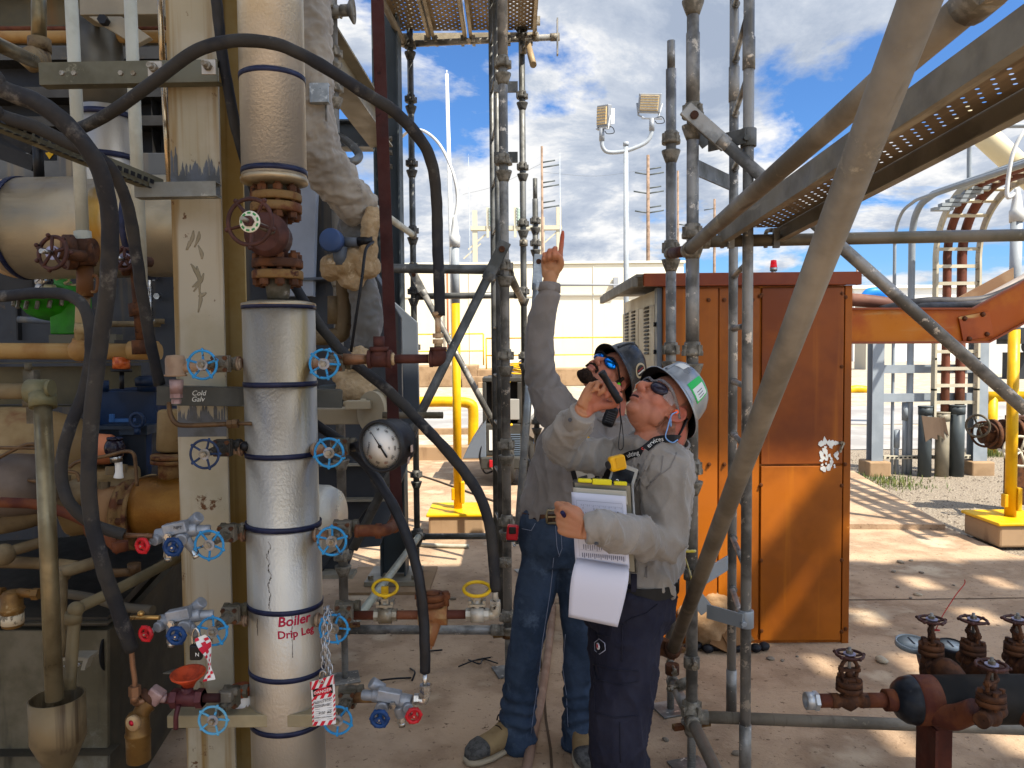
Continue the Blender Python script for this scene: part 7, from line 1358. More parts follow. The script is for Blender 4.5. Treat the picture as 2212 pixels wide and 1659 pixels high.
b = MB(); b.cyl((x(819), Yp, z+.03), (x(819), Yp, z+.062), .0152, n=18); part(part_t, 'plug', b, M('dark_red_fitting', '')); b = MB(); b.cyl((x(846), Yp, z), (x(930), Yp, z), .0125, n=16); part(part_t, 'pipe', b, M('dark_red_fitting', '')); b = MB(); b.lathe((x(845), Yp, z), (1, 0, 0), [(0, .016), (.006, .018), (.01, .013)], 14); b.lathe((x(926), Yp, z), (1, 0, 0), [(0, .013), (.004, .018), (.008, .018)], 14); part(part_t, 'sealant', b, clay)
b = MB(); b.tube([(x(928), Yp, z), (x(942), Yp, z), (x(947), Yp, z+.008), (x(947), Yp, z+.03)], [.0205, .0225, .0225, .0205], 18); b.cyl((x(928), Yp, z), (x(935), Yp, z), .0235, n=20); b.cyl((x(947), Yp, z+.022), (x(947), Yp, z+.032), .0235, n=20); part(part_t, 'elbow', b, M('dark_red_fitting', ''))
b = MB(); b.cyl((x(947), Yp, z+.03), (x(947), Yp, z+.045), .011, n=12); b.hexn((x(947), Yp, z+.047), (0, 0, 1), .0165, .012); b.hexn((x(947), Yp, z+.063), (0, 0, 1), .0165, .012); b.cyl((x(947), Yp, z+.055), (x(947), Yp, z+.125), .008, n=12); b.lathe((x(947), Yp, z+.112), (0, 0, 1), [(0, .008), (.006, .014), (.01, .016), (.016, .014)], 14); solo('tube_fitting', b, M('tan_brass', '#a48a6a', .5, .4, '#8a6e50', 30), 'tan brass fitting between hose end and dark red elbow', 'pipe fitting')
b = MB(); b.tube([P(768, 1147, Yp), P(800, 1146, Yp), P(828, 1146, Yp), P(846, 1138, 2.2), P(856, 1118, 2.32), P(856, 1108, 2.36)], .0165, 16); b.cyl(P(812, 1147, Yp), P(824, 1147, Yp), .0215, n=20); b.cyl(P(768, 1147, Yp), P(776, 1147, Yp), .0185, n=12); b.ball(P(850, 1136, 2.24), .022); solo('elbow_pipe', b, M('rust_brown_elbow', '#6a3a24', .7, .1, '#82502e', 16, c3='#3c2016', s3=20, t3=.62, bump=.25, bs=60), 'rusty brown elbow joining the valve to the dark red upright', 'pipe')
# gauge
gc = P(826, 963, 2.0); t = thing('pressure_gauge', 'round white pressure gauge in a black case reading near zero', 'gauge', gc); ax = V((-.42, -.90, -.05)).normalized(); r = .066
b = MB(); b.lathe(gc, -ax, [(.0, 0), (.0, r*.93), (-.012, r*.94), (-.016, r), (-.01, r*1.06), (.008, r*1.06), (.012, r*1.0), (.05, r*1.0), (.068, r*.96), (.072, .0)], 48); part(t, 'case', b, M('gauge_case', '#1f1f20', .5, 0, bump=.2, bs=120)); zx = V((0, 0, 1)); gu = (zx-ax*zx.dot(ax)).normalized(); gx = gu.cross(ax); rot = R_(-8)
gx, gu = gx*math.cos(rot)+gu*math.sin(rot), gu*math.cos(rot)-gx*math.sin(rot)
b = MB(); b.lathe(gc+ax*.006, ax, [(0, r*.94), (.001, 0)], 48); dl = part(t, 'dial', b, white); b = MB(); R0_ = Matrix((gx, gu, ax)).transposed()
gd = lambda a: gx*math.sin(a)+gu*math.cos(a)
for k in range(81):
    a = R_(-50+k*270/80-0); L0 = .80 if k % 10 == 0 else .85; b.bar(gc+ax*.0085+gd(a)*r*L0, gc+ax*.0085+gd(a)*r*.9, .0011 if k % 10 == 0 else .0005, .0004, ax)
part(dl, 'scale_marks', b, black)
for k in range(9):
    a = R_(-50+k*270/8); txt(str(k*50), .0085, R0_ @ Matrix.Rotation(-a, 3, 'Z'), gc+ax*.0085+gd(a)*r*.69, dl, black if k not in (6, 8) else M('dial_brown_ink', '#6a3a24', .6), 'numeral', .0002)
txt('ASHCROFT', .0075, R0_ @ Matrix.Rotation(R_(82), 3, 'Z'), gc+ax*.0085-gx*r*.58-gu*r*.2, dl, black, 'lettering', .0002); txt('psi', .007, R0_ @ Matrix.Rotation(R_(-82), 3, 'Z'), gc+ax*.0085+gx*r*.42, dl, black, 'lettering', .0002)
an = R_(-44); b = MB(); c0 = gc+ax*.011; b.prism([c0+gd(an)*r*.82+gd(an+1.57)*.0004, c0+gd(an+1.57)*.0022, c0-gd(an)*r*.5+gd(an+1.57)*.0034, c0-gd(an)*r*.56, c0-gd(an)*r*.5-gd(an+1.57)*.0034, c0-gd(an+1.57)*.0022], ax*.0006); b.cyl(c0, c0+ax*.003, .005, n=16); part(dl, 'needle', b, black)
b = MB(); q = gc-ax*.03+gx*r*1.0; b.box(q+V((.006, 0, 0)), (.004, .02, .018)); b.box(gc-ax*.04+gx*r*.9-gu*r*.45, (.003, .03, .008), R0_); part(t, 'case_label', b, M('label_strip', '#9c8a80', .5)); b = MB(); b.cyl(P(757, 966, 2.11), gc-ax*.04-gx*r*.8, .011, n=12); b.cyl(P(775, 966, 2.09), P(785, 966, 2.08), .015, n=6, sm=False); part(t, 'stem', b, blackR)
# Y strainer line
Yl = 2.1; z = P(900, 1328, Yl).z; X = lambda u: P(u, 1328, Yl).x
t = thing('strainer_line', 'rusty low pipe from the chained valve to the second yellow handle', 'pipe', (X(760), Yl, z)); b = MB(); b.cyl((X(765), Yl, z), (X(1010), Yl, z), .0125, n=16); part(t, 'pipe', b, M('rust_pipe', '#5c3022', .7, .1, '#7c4a30', 14, c3='#a08a78', s3=30, t3=.66))
ss = M('dirty_stainless', '#8d8676', .45, .5, '#6e6350', 20, c3='#4a3a26', s3=40, t3=.62)
def ballv(u, lab, handle_px, spots):
    t = thing('ball_valve', lab, 'valve', (X(u), Yl, z), 'ball valves with yellow handles'); b = MB(); b.cyl((X(u)-.032, Yl, z), (X(u)+.032, Yl, z), .0185, n=8, sm=False); b.cyl((X(u)-.018, Yl, z), (X(u)+.018, Yl, z), .0235, n=20); b.cyl((X(u), Yl, z), (X(u), Yl, z+.042), .011, n=14); part(t, 'body', b, ss if not spots else M('spotted_stainless', '#a59f92', .45, .4, '#8d8676', 20, c3='#1c1814', s3=26, t3=.6, w3=.02))
    b = MB(); b.box((X(u), Yl, z+.03), (.046, .036, .006)); b.box((X(u), Yl, z+.04), (.02, .02, .016)); b.box((X(u)-.02, Yl, z+.036), (.008, .03, .012)); b.box((X(u)+.02, Yl, z+.036), (.008, .03, .012)); part(t, 'mounting_plate', b, ss)
    return t
v1 = ballv(833, 'ball valve with small tilted oval yellow handle on the strainer line', 0, False); b = MB(); q = V((X(833), Yl, z+.078)); b.torus(q, (.12, -.42, 1), .034, .0045, 32, 8); part(v1, 'oval_handle', b, yelW); b = MB(); b.box(q+V((-.001, -.0, -.012)), (.02, .007, .03)); b.cyl(q+V((0, 0, -.04)), q+V((0, 0, -.02)), .006, n=10); part(v1, 'handle_stem', b, yelW)
v2 = ballv(1031, 'spotted ball valve with yellow ring handle at the end of the strainer line', 0, True); b = MB(); q = V((X(1031), Yl, z+.072)); b.torus(q, (.02, -.25, 1), .037, .005, 32, 8); part(v2, 'ring_handle', b, yelW); b = MB(); b.bar(q+V((-.034, 0, 0)), q+V((-.008, 0, -.035)), .008, .003, (0, 1, 0)); b.bar(q+V((.034, 0, 0)), q+V((.008, 0, -.035)), .008, .003, (0, 1, 0)); b.cyl(q+V((0, 0, -.036)), q+V((0, 0, -.028)), .008, n=8); part(v2, 'handle_arms', b, ss)
sp_t = M('rust_spotted_cream', '#a48656', .65, .05, '#8c5a34', 14, .42, .58, c3='#2c1a12', s3=22, t3=.60, w3=.03, bump=.3, bs=60)
t = thing('y_strainer', 'rust spotted cream Y strainer on the low pipe', 'strainer', (X(935), Yl, z)); b = MB(); b.cyl((X(905), Yl, z), (X(966), Yl, z), .031, n=8, sm=False); b.ball((X(935), Yl, z), (.036, .032, .034)); b.cyl((X(938), Yl-.004, z-.01), (X(925), Yl-.03, z-.075), .024, .018, n=18); b.cyl((X(928), Yl-.024, z-.062), (X(924), Yl-.034, z-.082), .0165, n=6, sm=False); part(t, 'body', b, sp_t); b = MB(); b.cyl((X(935), Yl, z+.026), (X(935), Yl, z+.042), .034, n=24); b.cyl((X(935), Yl, z+.044), (X(935), Yl, z+.06), .034, n=24); b.lathe((X(935), Yl, z+.06), (0, 0, 1), [(0, .022), (.006, .018), (.008, 0)], 18)
for s in (-1, 1): b.cyl((X(935)+s*.036, Yl, z+.024), (X(935)+s*.036, Yl, z+.066), .010, n=8); b.box((X(935)+s*.036, Yl, z+.053), (.026, .02, .012))
part(t, 'bolted_cover', b, M('rust_cover', '#7c4a28', .75, .1, '#5c3018', 16, bump=.3, bs=60))
b = MB(); b.tube([(X(1050), Yl, z), (X(1064), Yl, z), (X(1070), Yl, z+.008), (X(1070), Yl, z+.03)], .0155, 14); b.hexn((X(1070), Yl, z+.032), (0, 0, 1), .0165, .014); b.cyl((X(1070), Yl, z+.03), (X(1070), Yl, z+.08), .0085, n=10); solo('tube_fitting', b, MATS['spotted_stainless'], 'spotted elbow fitting where the hose meets the strainer line', 'pipe fitting')
chn = M('chain_zinc', '#a3a5a6', .35, .7, '#83868a', 40)
t = thing('lockout_chain', 'zinc chain looped over the blue handwheel holding the danger tag', 'chain', P(706, 1470, 1.88)); b = MB(); Yk2 = 1.885
def chain(b, pts, wl=.012, r=.0016):
    sp = spline([P(u, v, y) for u, v, y in pts], 8); L = 0; nxt = 0; k = 0
    for a, c in zip(sp, sp[1:]):
        L += (c-a).length
        if L >= nxt:
            d = (c-a).normalized(); n = V((0, -1, 0)) if k % 2 else V((1, 0, 0)); n = (n-d*n.dot(d)).normalized(); s = d.cross(n); q = []
            for j in range(14): ang = j*.4488; q.append(a+d*(.0115*math.cos(ang))+s*(.0055*math.sin(ang)))
            b.tube(q+[q[0]], r, 6, 0, cap=False); nxt += .0165; k += 1
chain(b, [(708, 1318, 1.9), (701, 1345, Yk2), (699, 1380, Yk2), (698, 1420, Yk2), (702, 1468, Yk2)]); chain(b, [(708, 1318, 1.9), (712, 1350, 1.9), (706, 1395, Yk2), (712, 1430, Yk2), (716, 1465, 1.88)]); chain(b, [(703, 1395, Yk2), (709, 1425, Yk2), (711, 1462, Yk2)]); chain(b, [(704, 1316, 1.91), (712, 1320, 1.93), (720, 1326, 1.96)]); part(t, 'links', b, chn)
b = MB(); q = P(698, 1466, 1.875); b.tube([q+V((-.007, 0, -.012)), q+V((-.007, 0, .012)), q+V((0, 0, .02)), q+V((.007, 0, .012)), q+V((.007, 0, -.012))], .0028, 8); part(t, 'shackle', b, steel)
tagW = M('tag_white', '#c9c6c0', .45); tagR = M('tag_red', '#b0142a', .45)
t = thing('danger_tag', 'red and white striped danger tag with handwriting hanging on the chain', 'tag', P(697, 1568, 1.87)); Yt = 1.868
tl, tr_, br, bl = P(670, 1473, Yt), P(721, 1457, Yt), P(726, 1562, Yt), P(676, 1566, Yt+.002); ev = lambda u, v: (tl*(1-u)+tr_*u)*(1-v)+(bl*(1-u)+br*u)*v+V((0, -.003*math.sin(u*3.14)+.004*math.sin(v*4), 0))
def patch_(b, poly, off): b.add([ev(u, v)+V((0, -off, 0)) for u, v in poly], [tuple(range(len(poly)))])
def grid_(b, u0, u1, v0, v1, off, k=8):
    vs = [ev(u0+(u1-u0)*i/k, v0+(v1-v0)*j/k)+V((0, -off, 0)) for i in range(k+1) for j in range(k+1)]; b.add(vs, [(i*(k+1)+j, i*(k+1)+j+1, (i+1)*(k+1)+j+1, (i+1)*(k+1)+j) for i in range(k) for j in range(k)], True)
b = MB(); grid_(b, 0, 1, 0, 1, 0); cd_ = part(t, 'card', b, tagW); b2 = MB()
for k in range(-2, 6):
    u = k*.32
    for v0, v1 in ((0, .2), (.36, .44), (.91, 1.)):
        poly = [(u+(.2-v0)*1.2, v0), (u+.16+(.2-v0)*1.2, v0), (u+.16+(.2-v1)*1.2, v1), (u+(.2-v1)*1.2, v1)]; poly = [(max(0, min(1, a)), c) for a, c in poly]
        if max(p[0] for p in poly)-min(p[0] for p in poly) > .02: patch_(b2, poly, .0012)
for k in range(6): v = .44+k*.09; patch_(b2, [(0, v), (.08, v-.04), (.08, v+.01), (0, v+.05)], .0012); patch_(b2, [(.92, v), (1, v-.04), (1, v+.01), (.92, v+.05)], .0012)
part(cd_, 'red_stripes', b2, tagR); b3 = MB(); patch_(b3, [(.08, .19), (.92, .19), (.92, .37), (.08, .37)], .0018); part(cd_, 'black_panel', b3, black); b4 = MB(); b4.add([ev(.5+.39*math.cos(a*.2618), .28+.08*math.sin(a*.2618))+V((0, -.0024, 0)) for a in range(24)], [tuple(range(24))]); part(cd_, 'red_oval', b4, tagR)
wr_ = lambda u0, v0: (lambda q: ev(u0+q.x/.06, v0-q.y/.125)+V((0, -.003-q.z, 0)))
txt('DANGER', .0115, None, None, cd_, white, 'lettering', .0002, wrap=wr_(.5, .28)); inkb = M('pen_ink', '#16161c', .7)
for s, u, v, z_ in (('TEMP', .66, .485, .0095), ('Boiler', .62, .58, .0085), ('9/20  #2', .55, .735, .0095)): txt(s, z_, None, None, cd_, inkb, 'handwriting', .0002, wrap=wr_(u, v), shear=.3)
for s, u, v in (('EQUIPMENT', .3, .485), ('LOCKED OUT', .3, .515), ('EQUIPMENT', .3, .57), ('LOCATION', .28, .60), ('EXPECTED COMPLETION', .4, .83)): txt(s, .0045, None, None, cd_, inkb, 'lettering', .0001, wrap=wr_(u, v))
b5 = MB()
for k in range(9): v = .52+k*.045; patch_(b5, [(.14, v), (.86, v), (.86, v+.006), (.14, v+.006)], .0014)
part(cd_, 'form_lines', b5, inkb); b = MB(); b.torus(ev(.5, .06)+V((0, -.002, 0)), (0, 1, 0), .005, .0015, 16, 6); part(cd_, 'eyelet', b, steel)
t = thing('danger_tag', 'twisted red and white tag hanging from the lower left blue wheel', 'tag', P(448, 1470, 1.9)); b = MB(); vs = []; n = 16
for i in range(n+1):
    f_ = i/n; c = P(432+26*f_+8*math.sin(f_*4), 1375+95*f_, 1.9); a = 1.1*math.sin(f_*3.6)+.3; w = .012+.008*math.sin(f_*7);
    for s in (-1, -.33, .33, 1): vs.append(c+V((s*w*math.cos(a), s*w*math.sin(a)*.8, .004*s)))
b.add(vs, [(i*4+j, i*4+j+1, i*4+5+j, i*4+4+j) for i in range(n) for j in range(3)], True); o = part(t, 'card', b, tagW); b = MB(); b.add([V(v)+V((0, -.0015, 0)) for v in vs], [(i*4+j, i*4+j+1, i*4+5+j, i*4+4+j) for i in range(n) for j in range(3) if (i+j) % 3 == 0 or i in (3, 4)], True); part(o, 'red_stripes', b, tagR)
t = thing('padlock', 'black padlock hanging at the lower left blue wheel', 'padlock', P(425, 1425, 1.93)); q = P(424, 1408, 1.93); b = MB(); b.box(q, (.03, .018, .04)); part(t, 'body', b, black, .004); b = MB(); b.tube([q+V((-.009, 0, .018)), q+V((-.009, 0, .045)), q+V((.0, 0, .062)), q+V((.009, 0, .045)), q+V((.009, 0, .018))], .003, 8); part(t, 'shackle', b, steel); txt('N', .014, FRONT, q+V((.006, -.0095, -.004)), t, white)
# orange wheel valve, jar, strainer pot
Yo = 2.02; z = P(430, 1508, Yo).z; X = lambda u: P(u, 1508, Yo).x
t = thing('globe_valve', 'maroon valve with an orange dished handwheel on the shelf', 'valve', (X(400), Yo, z)); b = MB(); b.cyl((X(345), Yo, z), (X(380), Yo, z), .014, n=14); b.cyl((X(372), Yo, z), (X(440), Yo, z), .022, n=18); b.cyl((X(372), Yo, z), (X(386), Yo, z), .026, n=6, sm=False); b.cyl((X(426), Yo, z), (X(440), Yo, z), .026, n=6, sm=False); b.cyl((X(405), Yo, z), (X(405), Yo, z+.032), .016, n=14); b.tube([(X(393), Yo-.02, z-.01), (X(390), Yo-.03, z-.035), (X(389), Yo-.03, z-.07)], .0065, 10); part(t, 'body', b, M('maroon_valve', '#4e2226', .5, .2, '#5f3030', 20, c3='#8a6a60', s3=30, t3=.64)); b = MB(); q = V((X(408), Yo, z+.058)); b.lathe(q, (0, -.12, 1), [(-.03, .012), (-.012, .022), (.0, .036), (.008, .045), (.013, .046), (.013, .04), (.004, .034), (-.008, .018), (-.012, 0)], 28); part(t, 'handwheel', b, orangeK)
b = MB(); b.cyl((X(440), Yo, z), (X(475), Yo, z), .0125, n=14); solo('pipe_nipple', b, redIron, 'dark red nipple between the maroon valve and the jar', 'pipe'); b = MB(); b.cyl((X(466), Yo+.02, z), (X(502), Yo+.04, z), .012, n=14); b.box((X(484), Yo+.02, z-.003), (.034, .03, .03)); solo('block_valve', b, castG, 'grey block valve lying before the paint jar', 'valve', bev=.004)
t = thing('paint_jar', 'small white paint jar with a rusty lid on the shelf', 'jar', P(523, 1545, 2.13)); c = P(522, 1541, 2.13); zt = P(522, 1500, 2.13).z; b = MB(); b.lathe((c.x, 2.13, c.z), (0, 0, 1), [(0, .03), (.002, .033), (zt-c.z-.012, .033), (zt-c.z-.002, .027), (zt-c.z, .026)], 28); part(t, 'jar_body', b, M('jar_white', '#bdb9b2', .4, 0, '#a39e98', 10)); b = MB(); b.lathe((c.x, 2.13, zt), (0, 0, 1), [(0, .028), (.003, .03), (.006, .028), (.009, .03), (.012, .028), (.015, .03), (.024, .03), (.026, .027), (.027, 0)], 28); part(t, 'lid', b, M('rust_lid', '#7a3c1a', .8, 0, '#5c2a14', 30)); b = MB(); b.lathe((c.x, 2.13, c.z+.008), (0, 0, 1), [(0, .0334), (.022, .0334)], 28); part(t, 'label', b, M('jar_label', '#a08478', .5, 0, '#c0b4b0', 60))
t = thing('steam_trap', 'bronze trap with a round plug at the lower left of the shelf valve', 'steam trap', P(302, 1645, 1.98)); b = MB(); c = P(300, 1645, 1.98); z1 = P(300, 1540, 1.98).z; b.lathe((c.x, 1.98, c.z), (0, 0, 1), [(0, .024), (.004, .03), (.072, .031), (.075, .033), (.08, .033), (.083, .03), (z1-c.z-.012, .03), (z1-c.z, .022), (z1-c.z+.002, 0)], 30); b.tube([P(300, 1560, 1.98), P(310, 1530, 1.99), P(325, 1518, 2.0)], .022, 16); part(t, 'trap_body', b, brnze); b = MB(); q = P(286, 1563, 1.945); b.lathe(q, (-.3, -1, 0), [(-.01, .02), (.002, .02), (.004, .018), (.004, 0)], 22); o = part(t, 'round_plug', b, M('tan_plug', '#b0946c', .6, 0, '#9a7a54', 20)); b = MB(); b.lathe(q+V((-.001, -.0045, .003)), (-.3, -1, 0), [(0, .008), (.001, 0)], 12); part(o, 'red_spot', b, tagR); b = MB(); b.lathe(P(318, 1508, 2.0), (-.5, -.6, -.5), [(-.012, .014), (-.012, .027), (.008, .028), (.01, .02)], 22); part(t, 'rusty_union', b, rust); b = MB(); b.box(P(336, 1502, 2.0), (.04, .035, .04), Matrix.Rotation(.6, 3, 'Y')); b.cyl(P(333, 1506, 2.0), P(360, 1508, 2.01), .013, n=12); part(t, 'inlet_elbow', b, M('mauve_fitting', '#a48a84', .5, .2, '#8c6e68', 20), .006)
b = MB(); b.tube([P(284, 1404, 1.97), P(287, 1440, 1.97), P(291, 1470, 1.97), P(290, 1495, 1.97), P(292, 1512, 1.975)], .0068, 12); b.hexn(P(291, 1492, 1.97), (0, 0, 1), .0155, .026); b.cyl(P(290, 1500, 1.97), P(291, 1516, 1.975), .011, n=12); b.tube([P(291, 1508, 1.975), P(296, 1516, 1.98), P(312, 1514, 1.99)], .012, 10); solo('copper_tube', b, brass, 'dusty copper tube dropping from the big hose end to the trap', 'tube')
# curved brown tubing beside the column
b = MB(); b.tube([P(365, 868, 2.08), P(368, 895, 2.08), P(380, 914, 2.08), P(405, 919, 2.08), P(490, 916, 2.08)], .0068, 12); b.hexn(P(497, 916, 2.08), (1, 0, 0), .0125, .014); b.hexn(P(509, 915, 2.08), (1, 0, 0), .0135, .014); b.cyl(P(505, 915, 2.08), P(545, 915, 2.08), .0055, n=10); solo('bent_tube', b, tanTubing, 'brown bent tube with steel union in front of the column', 'tube')
t = thing('relief_fitting', 'tan capped elbow above the chalked bracket', 'pipe fitting', P(381, 868, 2.05)); b = MB(); q = P(379, 792, 2.05); b.lathe((q.x, 2.05, q.z), (0, 0, 1), [(-.026, .028), (-.022, .03), (-.02, .026), (.02, .026), (.03, .022), (.032, 0)], 24); b.cyl(P(390, 795, 2.05), P(460, 788, 2.08), .014, n=14); part(t, 'capped_elbow', b, M('tan_cap', '#a08468', .6, 0, '#8f7258', 12, bump=.1)); b = MB(); b.cyl(P(381, 820, 2.05), P(381, 850, 2.05), .0185, .016, n=16); b.hexn(P(381, 855, 2.05), (0, 0, 1), .016, .012); b.hexn(P(381, 867, 2.05), (0, 0, 1), .0125, .012); part(t, 'lower_union', b, MATS['mauve_fitting'])
def hose(pts, r, mat, lab, end=None, n=14):
    q = [P(u, v, y) for u, v, y in pts]; b = MB(); b.tube(q, r, n, 8); sp = len(b.v)
    b.v = [tuple(V(v)+V((1, .3, 1))*.0016*noise.noise(V(v)*28)) for v in b.v]
    return solo('insulated_hose', b, mat, lab, 'hose', 'black insulated hoses looped around the pipes')
hose([(150, 282, 2.05), (185, 272, 1.98), (250, 236, 1.92), (330, 178, 1.87), (415, 115, 1.84), (480, 92, 1.84), (545, 88, 1.85), (620, 103, 1.86), (700, 145, 1.88), (790, 202, 1.92), (850, 240, 1.95), (900, 290, 1.98), (932, 350, 2.02), (943, 430, 2.06), (945, 520, 2.08), (948, 600, 2.08), (950, 682, 2.08)], .0152, foam, 'long dusty hose arching over the silver pipe down to the dark red elbow')
hose([(-460, 90, 1.45), (-60, 150, 1.5), (0, 190, 1.52), (80, 222, 1.55), (150, 275, 1.58), (205, 345, 1.62), (232, 430, 1.66), (238, 530, 1.7), (230, 640, 1.74), (214, 760, 1.78), (200, 880, 1.8), (192, 1000, 1.82), (196, 1110, 1.84), (222, 1220, 1.86), (252, 1310, 1.9), (284, 1402, 1.95)], .0182, foam, 'thickest black hose sweeping from the left edge down to the trap')
hose([(-460, 160, 1.7), (-60, 225, 1.75), (0, 250, 1.78), (70, 272, 1.82), (150, 310, 1.86), (215, 342, 1.9), (252, 385, 1.95), (277, 450, 2.0), (293, 540, 2.05), (308, 640, 2.1), (325, 740, 2.15), (345, 830, 2.2)], .0155, foam, 'black hose under the thickest one ending behind the tan capped elbow')
hose([(-460, 655, 2.0), (-60, 645, 2.0), (0, 641, 2.0), (80, 633, 1.98), (140, 636, 1.95), (175, 655, 1.92), (194, 700, 1.9), (196, 770, 1.9), (180, 850, 1.9), (152, 920, 1.9), (135, 985, 1.9), (133, 1035, 1.9), (150, 1085, 1.9), (185, 1122, 1.92), (228, 1143, 1.94), (268, 1155, 1.95)], .0148, foam, 'black hose from the left edge looping down to the upper left manifold')
hose([(460, -40, 2.2), (470, 20, 2.2), (478, 100, 2.2), (495, 200, 2.22), (518, 310, 2.26), (560, 440, 2.32), (610, 560, 2.34), (650, 640, 2.3), (700, 715, 2.26), (760, 780, 2.22), (840, 845, 2.18), (910, 915, 2.15), (975, 985, 2.12), (1030, 1060, 2.1), (1056, 1130, 2.1), (1066, 1210, 2.1), (1071, 1276, 2.1)], .0152, foam, 'black hose dropping behind the silver pipe and crossing right to the strainer line')
hose([(640, 880, 2.3), (690, 922, 2.26), (745, 958, 2.2), (795, 1010, 2.14), (840, 1075, 2.08), (880, 1160, 2.02), (905, 1250, 1.99), (915, 1340, 1.98), (918, 1400, 1.97), (918, 1452, 1.97)], .0142, foamN, 'glossy new black hose ending above the right manifold')
b = MB(); b.tube([P(6, 660, 1.9), P(-5, 560, 1.9), P(2, 480, 1.9), P(14, 430, 1.92), P(22, 400, 1.95)], .009, 8);
def poly(pts, Y, dep): b = MB(); b.prism([P(u, v, Y) for u, v in pts], (0, dep, 0)); return b
t = thing('fan_casing', 'large grey painted steel fan casing behind the piping', 'casing', P(700, 1240, 4.75))
part(t, 'front_plate', poly([(-1100, 330), (600, 330), (690, 385), (816, 603), (866, 686), (869, 890), (800, 1080), (748, 1235), (-1100, 1240)], 4.75, .05), greyPd, .004)
part(t, 'rear_plate', poly([(560, 330), (720, 420), (849, 650), (901, 696), (906, 920), (880, 1003), (820, 1180), (560, 1200)], 5.3, .05), greyP, .004)
part(t, 'shell', poly([(560, 350), (700, 400), (800, 603), (845, 690), (848, 880), (790, 1060), (560, 1180)], 4.8, .5), greyP)
part(t, 'inclined_panel', poly([(585, 380), (684, 396), (676, 640), (590, 640)], 4.62, .06), M('light_grey_panel', '#8b9098', .45, 0, '#7d828a', 2), .003)
part(t, 'lower_panel', poly([(690, 1000), (862, 1000), (852, 1030), (790, 1100), (700, 1225), (690, 1225)], 4.68, .05), greyPd)
part(t, 'stiffener', poly([(650, 600), (705, 598), (705, 603), (650, 606)], 4.6, .14), greyP); b = MB()
for v in (1000, 1075, 1238): b.bx(P(690, v+5, 4.6), P(862 if v < 1100 else 770, v, 4.72)+V((0, .02, 0)))
part(t, 'flange_lip', b, beigeSt)
b = MB()
for u, v in ((70, 1018), (330, 1008), (345, 1047), (333, 1090), (312, 1160), (340, 1130), (340, 1185), (75, 1145)): b.hexn(P(u, v-500+10, 4.7), (0, 1, 0), .02, .03)
for u, v in ((300, 620), (312, 700)): b.hexn(P(u, v, 4.7), (0, 1, 0), .02, .03)
part(t, 'stud_nuts', b, steel); b = MB()
for u in (36, 170, 300): b.bx(P(u, 735, 4.7), P(u+6, 560, 4.74))
b.bx(P(-40, 562, 4.66), P(400, 558, 4.74)); part(t, 'seams', b, darkbg)
Yk_ = 5.62; xa, xb = P(806, 300, Yk_).x, P(862, 300, Yk_).x
t = thing('steel_column', 'dark slate I column on a bolted base plate behind the dark red upright', 'column', (xa, Yk_, 0)); b = MB(); b.bx((xa, Yk_, .06), (xa+.012, Yk_+.19, 4.9)); b.bx((xb-.012, Yk_, .06), (xb, Yk_+.19, 4.9)); part(t, 'flanges', b, slate); b = MB(); b.bx((xa+.012, Yk_+.09, .06), (xb-.012, Yk_+.1, 4.9)); part(t, 'web', b, M('web_slate', '#3d4446', .5)); b = MB(); b.bx((xa-.1, Yk_-.12, 0.02), (xb+.1, Yk_+.3, .055)); part(t, 'base_plate', b, beigeSt, .003); b = MB(); b.bx((xa-.25, Yk_-.25, 0), (xb+.2, Yk_+.4, .019)); part(t, 'grout_pad', b, kerbM); b = MB()
for dx in (-.06, .26): b.hexn((xa+dx, Yk_-.07, .075), (0, 0, 1), .022, .03)
for v in (300, 330, 360): b.hexn(P(868-24, v, Yk_-.01), (1, 0, 0), .02, .02)
part(t, 'bolts', b, zinc)
def ibeam(p0, p1, h, w, mat, lab, up=(0, 0, 1), nm='steel_beam', t_=.014):
    b = MB(); b.section(p0, p1, [(-w/2, -h/2), (w/2, -h/2), (w/2, -h/2+t_), (.006, -h/2+t_), (.006, h/2-t_), (w/2, h/2-t_), (w/2, h/2), (-w/2, h/2), (-w/2, h/2-t_), (-.006, h/2-t_), (-.006, -h/2+t_), (-w/2, -h/2+t_)], up); return solo(nm, b, mat, lab, 'beam', 'steel beams behind the pipes')
ibeam(P(640, 20, 3.7), P(824, 285, 5.5), .22, .16, beigeSt, 'sloping beige beam running to the slate column top'); ibeam(P(640, 293, 5.75), P(806, 293, 5.75), .2, .15, M('beam_dark_grey', '#4a4e50', .5), 'level dark grey beam below the sloping beige one')
b = MB(); q = [P(u, v, y) for u, v, y in ((668, -60, 2.9), (668, 60, 2.9), (672, 160, 2.9), (674, 250, 2.92), (682, 320, 2.95), (712, 370, 3.0), (750, 420, 3.05), (785, 455, 3.1))]
b.tube(q, [.07, .072, .07, .072, .085, .082, .075, .07], 26, 7)
blk = fuse(b, .0065, 1, lambda p: .012*abs(math.sin(p.z*22+3*noise.noise(p*4)))**.5-.008+.011*ridge(p, (17, 17, 17), 5)+.005*ridge(p, (40, 40, 40), 8));
t = thing('blanket_pipe', 'pipe wrapped in puffy tan insulation blanket behind the silver pipe', 'pipe', P(690, 480, 3)); pmesh(t, 'blanket', blk, blanket)
b = MB(); b.tube([P(780, 445, 3.12), P(768, 500, 3.15), P(772, 560, 3.15), P(788, 640, 3.15), P(792, 700, 3.15), P(784, 750, 3.15)], [.07, .062, .05, .055, .055, .045], 22, 6); part_ = fuse(b, .0065, 1, lambda p: .010*ridge(p, (16, 16, 12), 2)+.005*ridge(p, (36, 36, 30), 4)); pmesh(t, 'grey_blanket', part_, blankG)
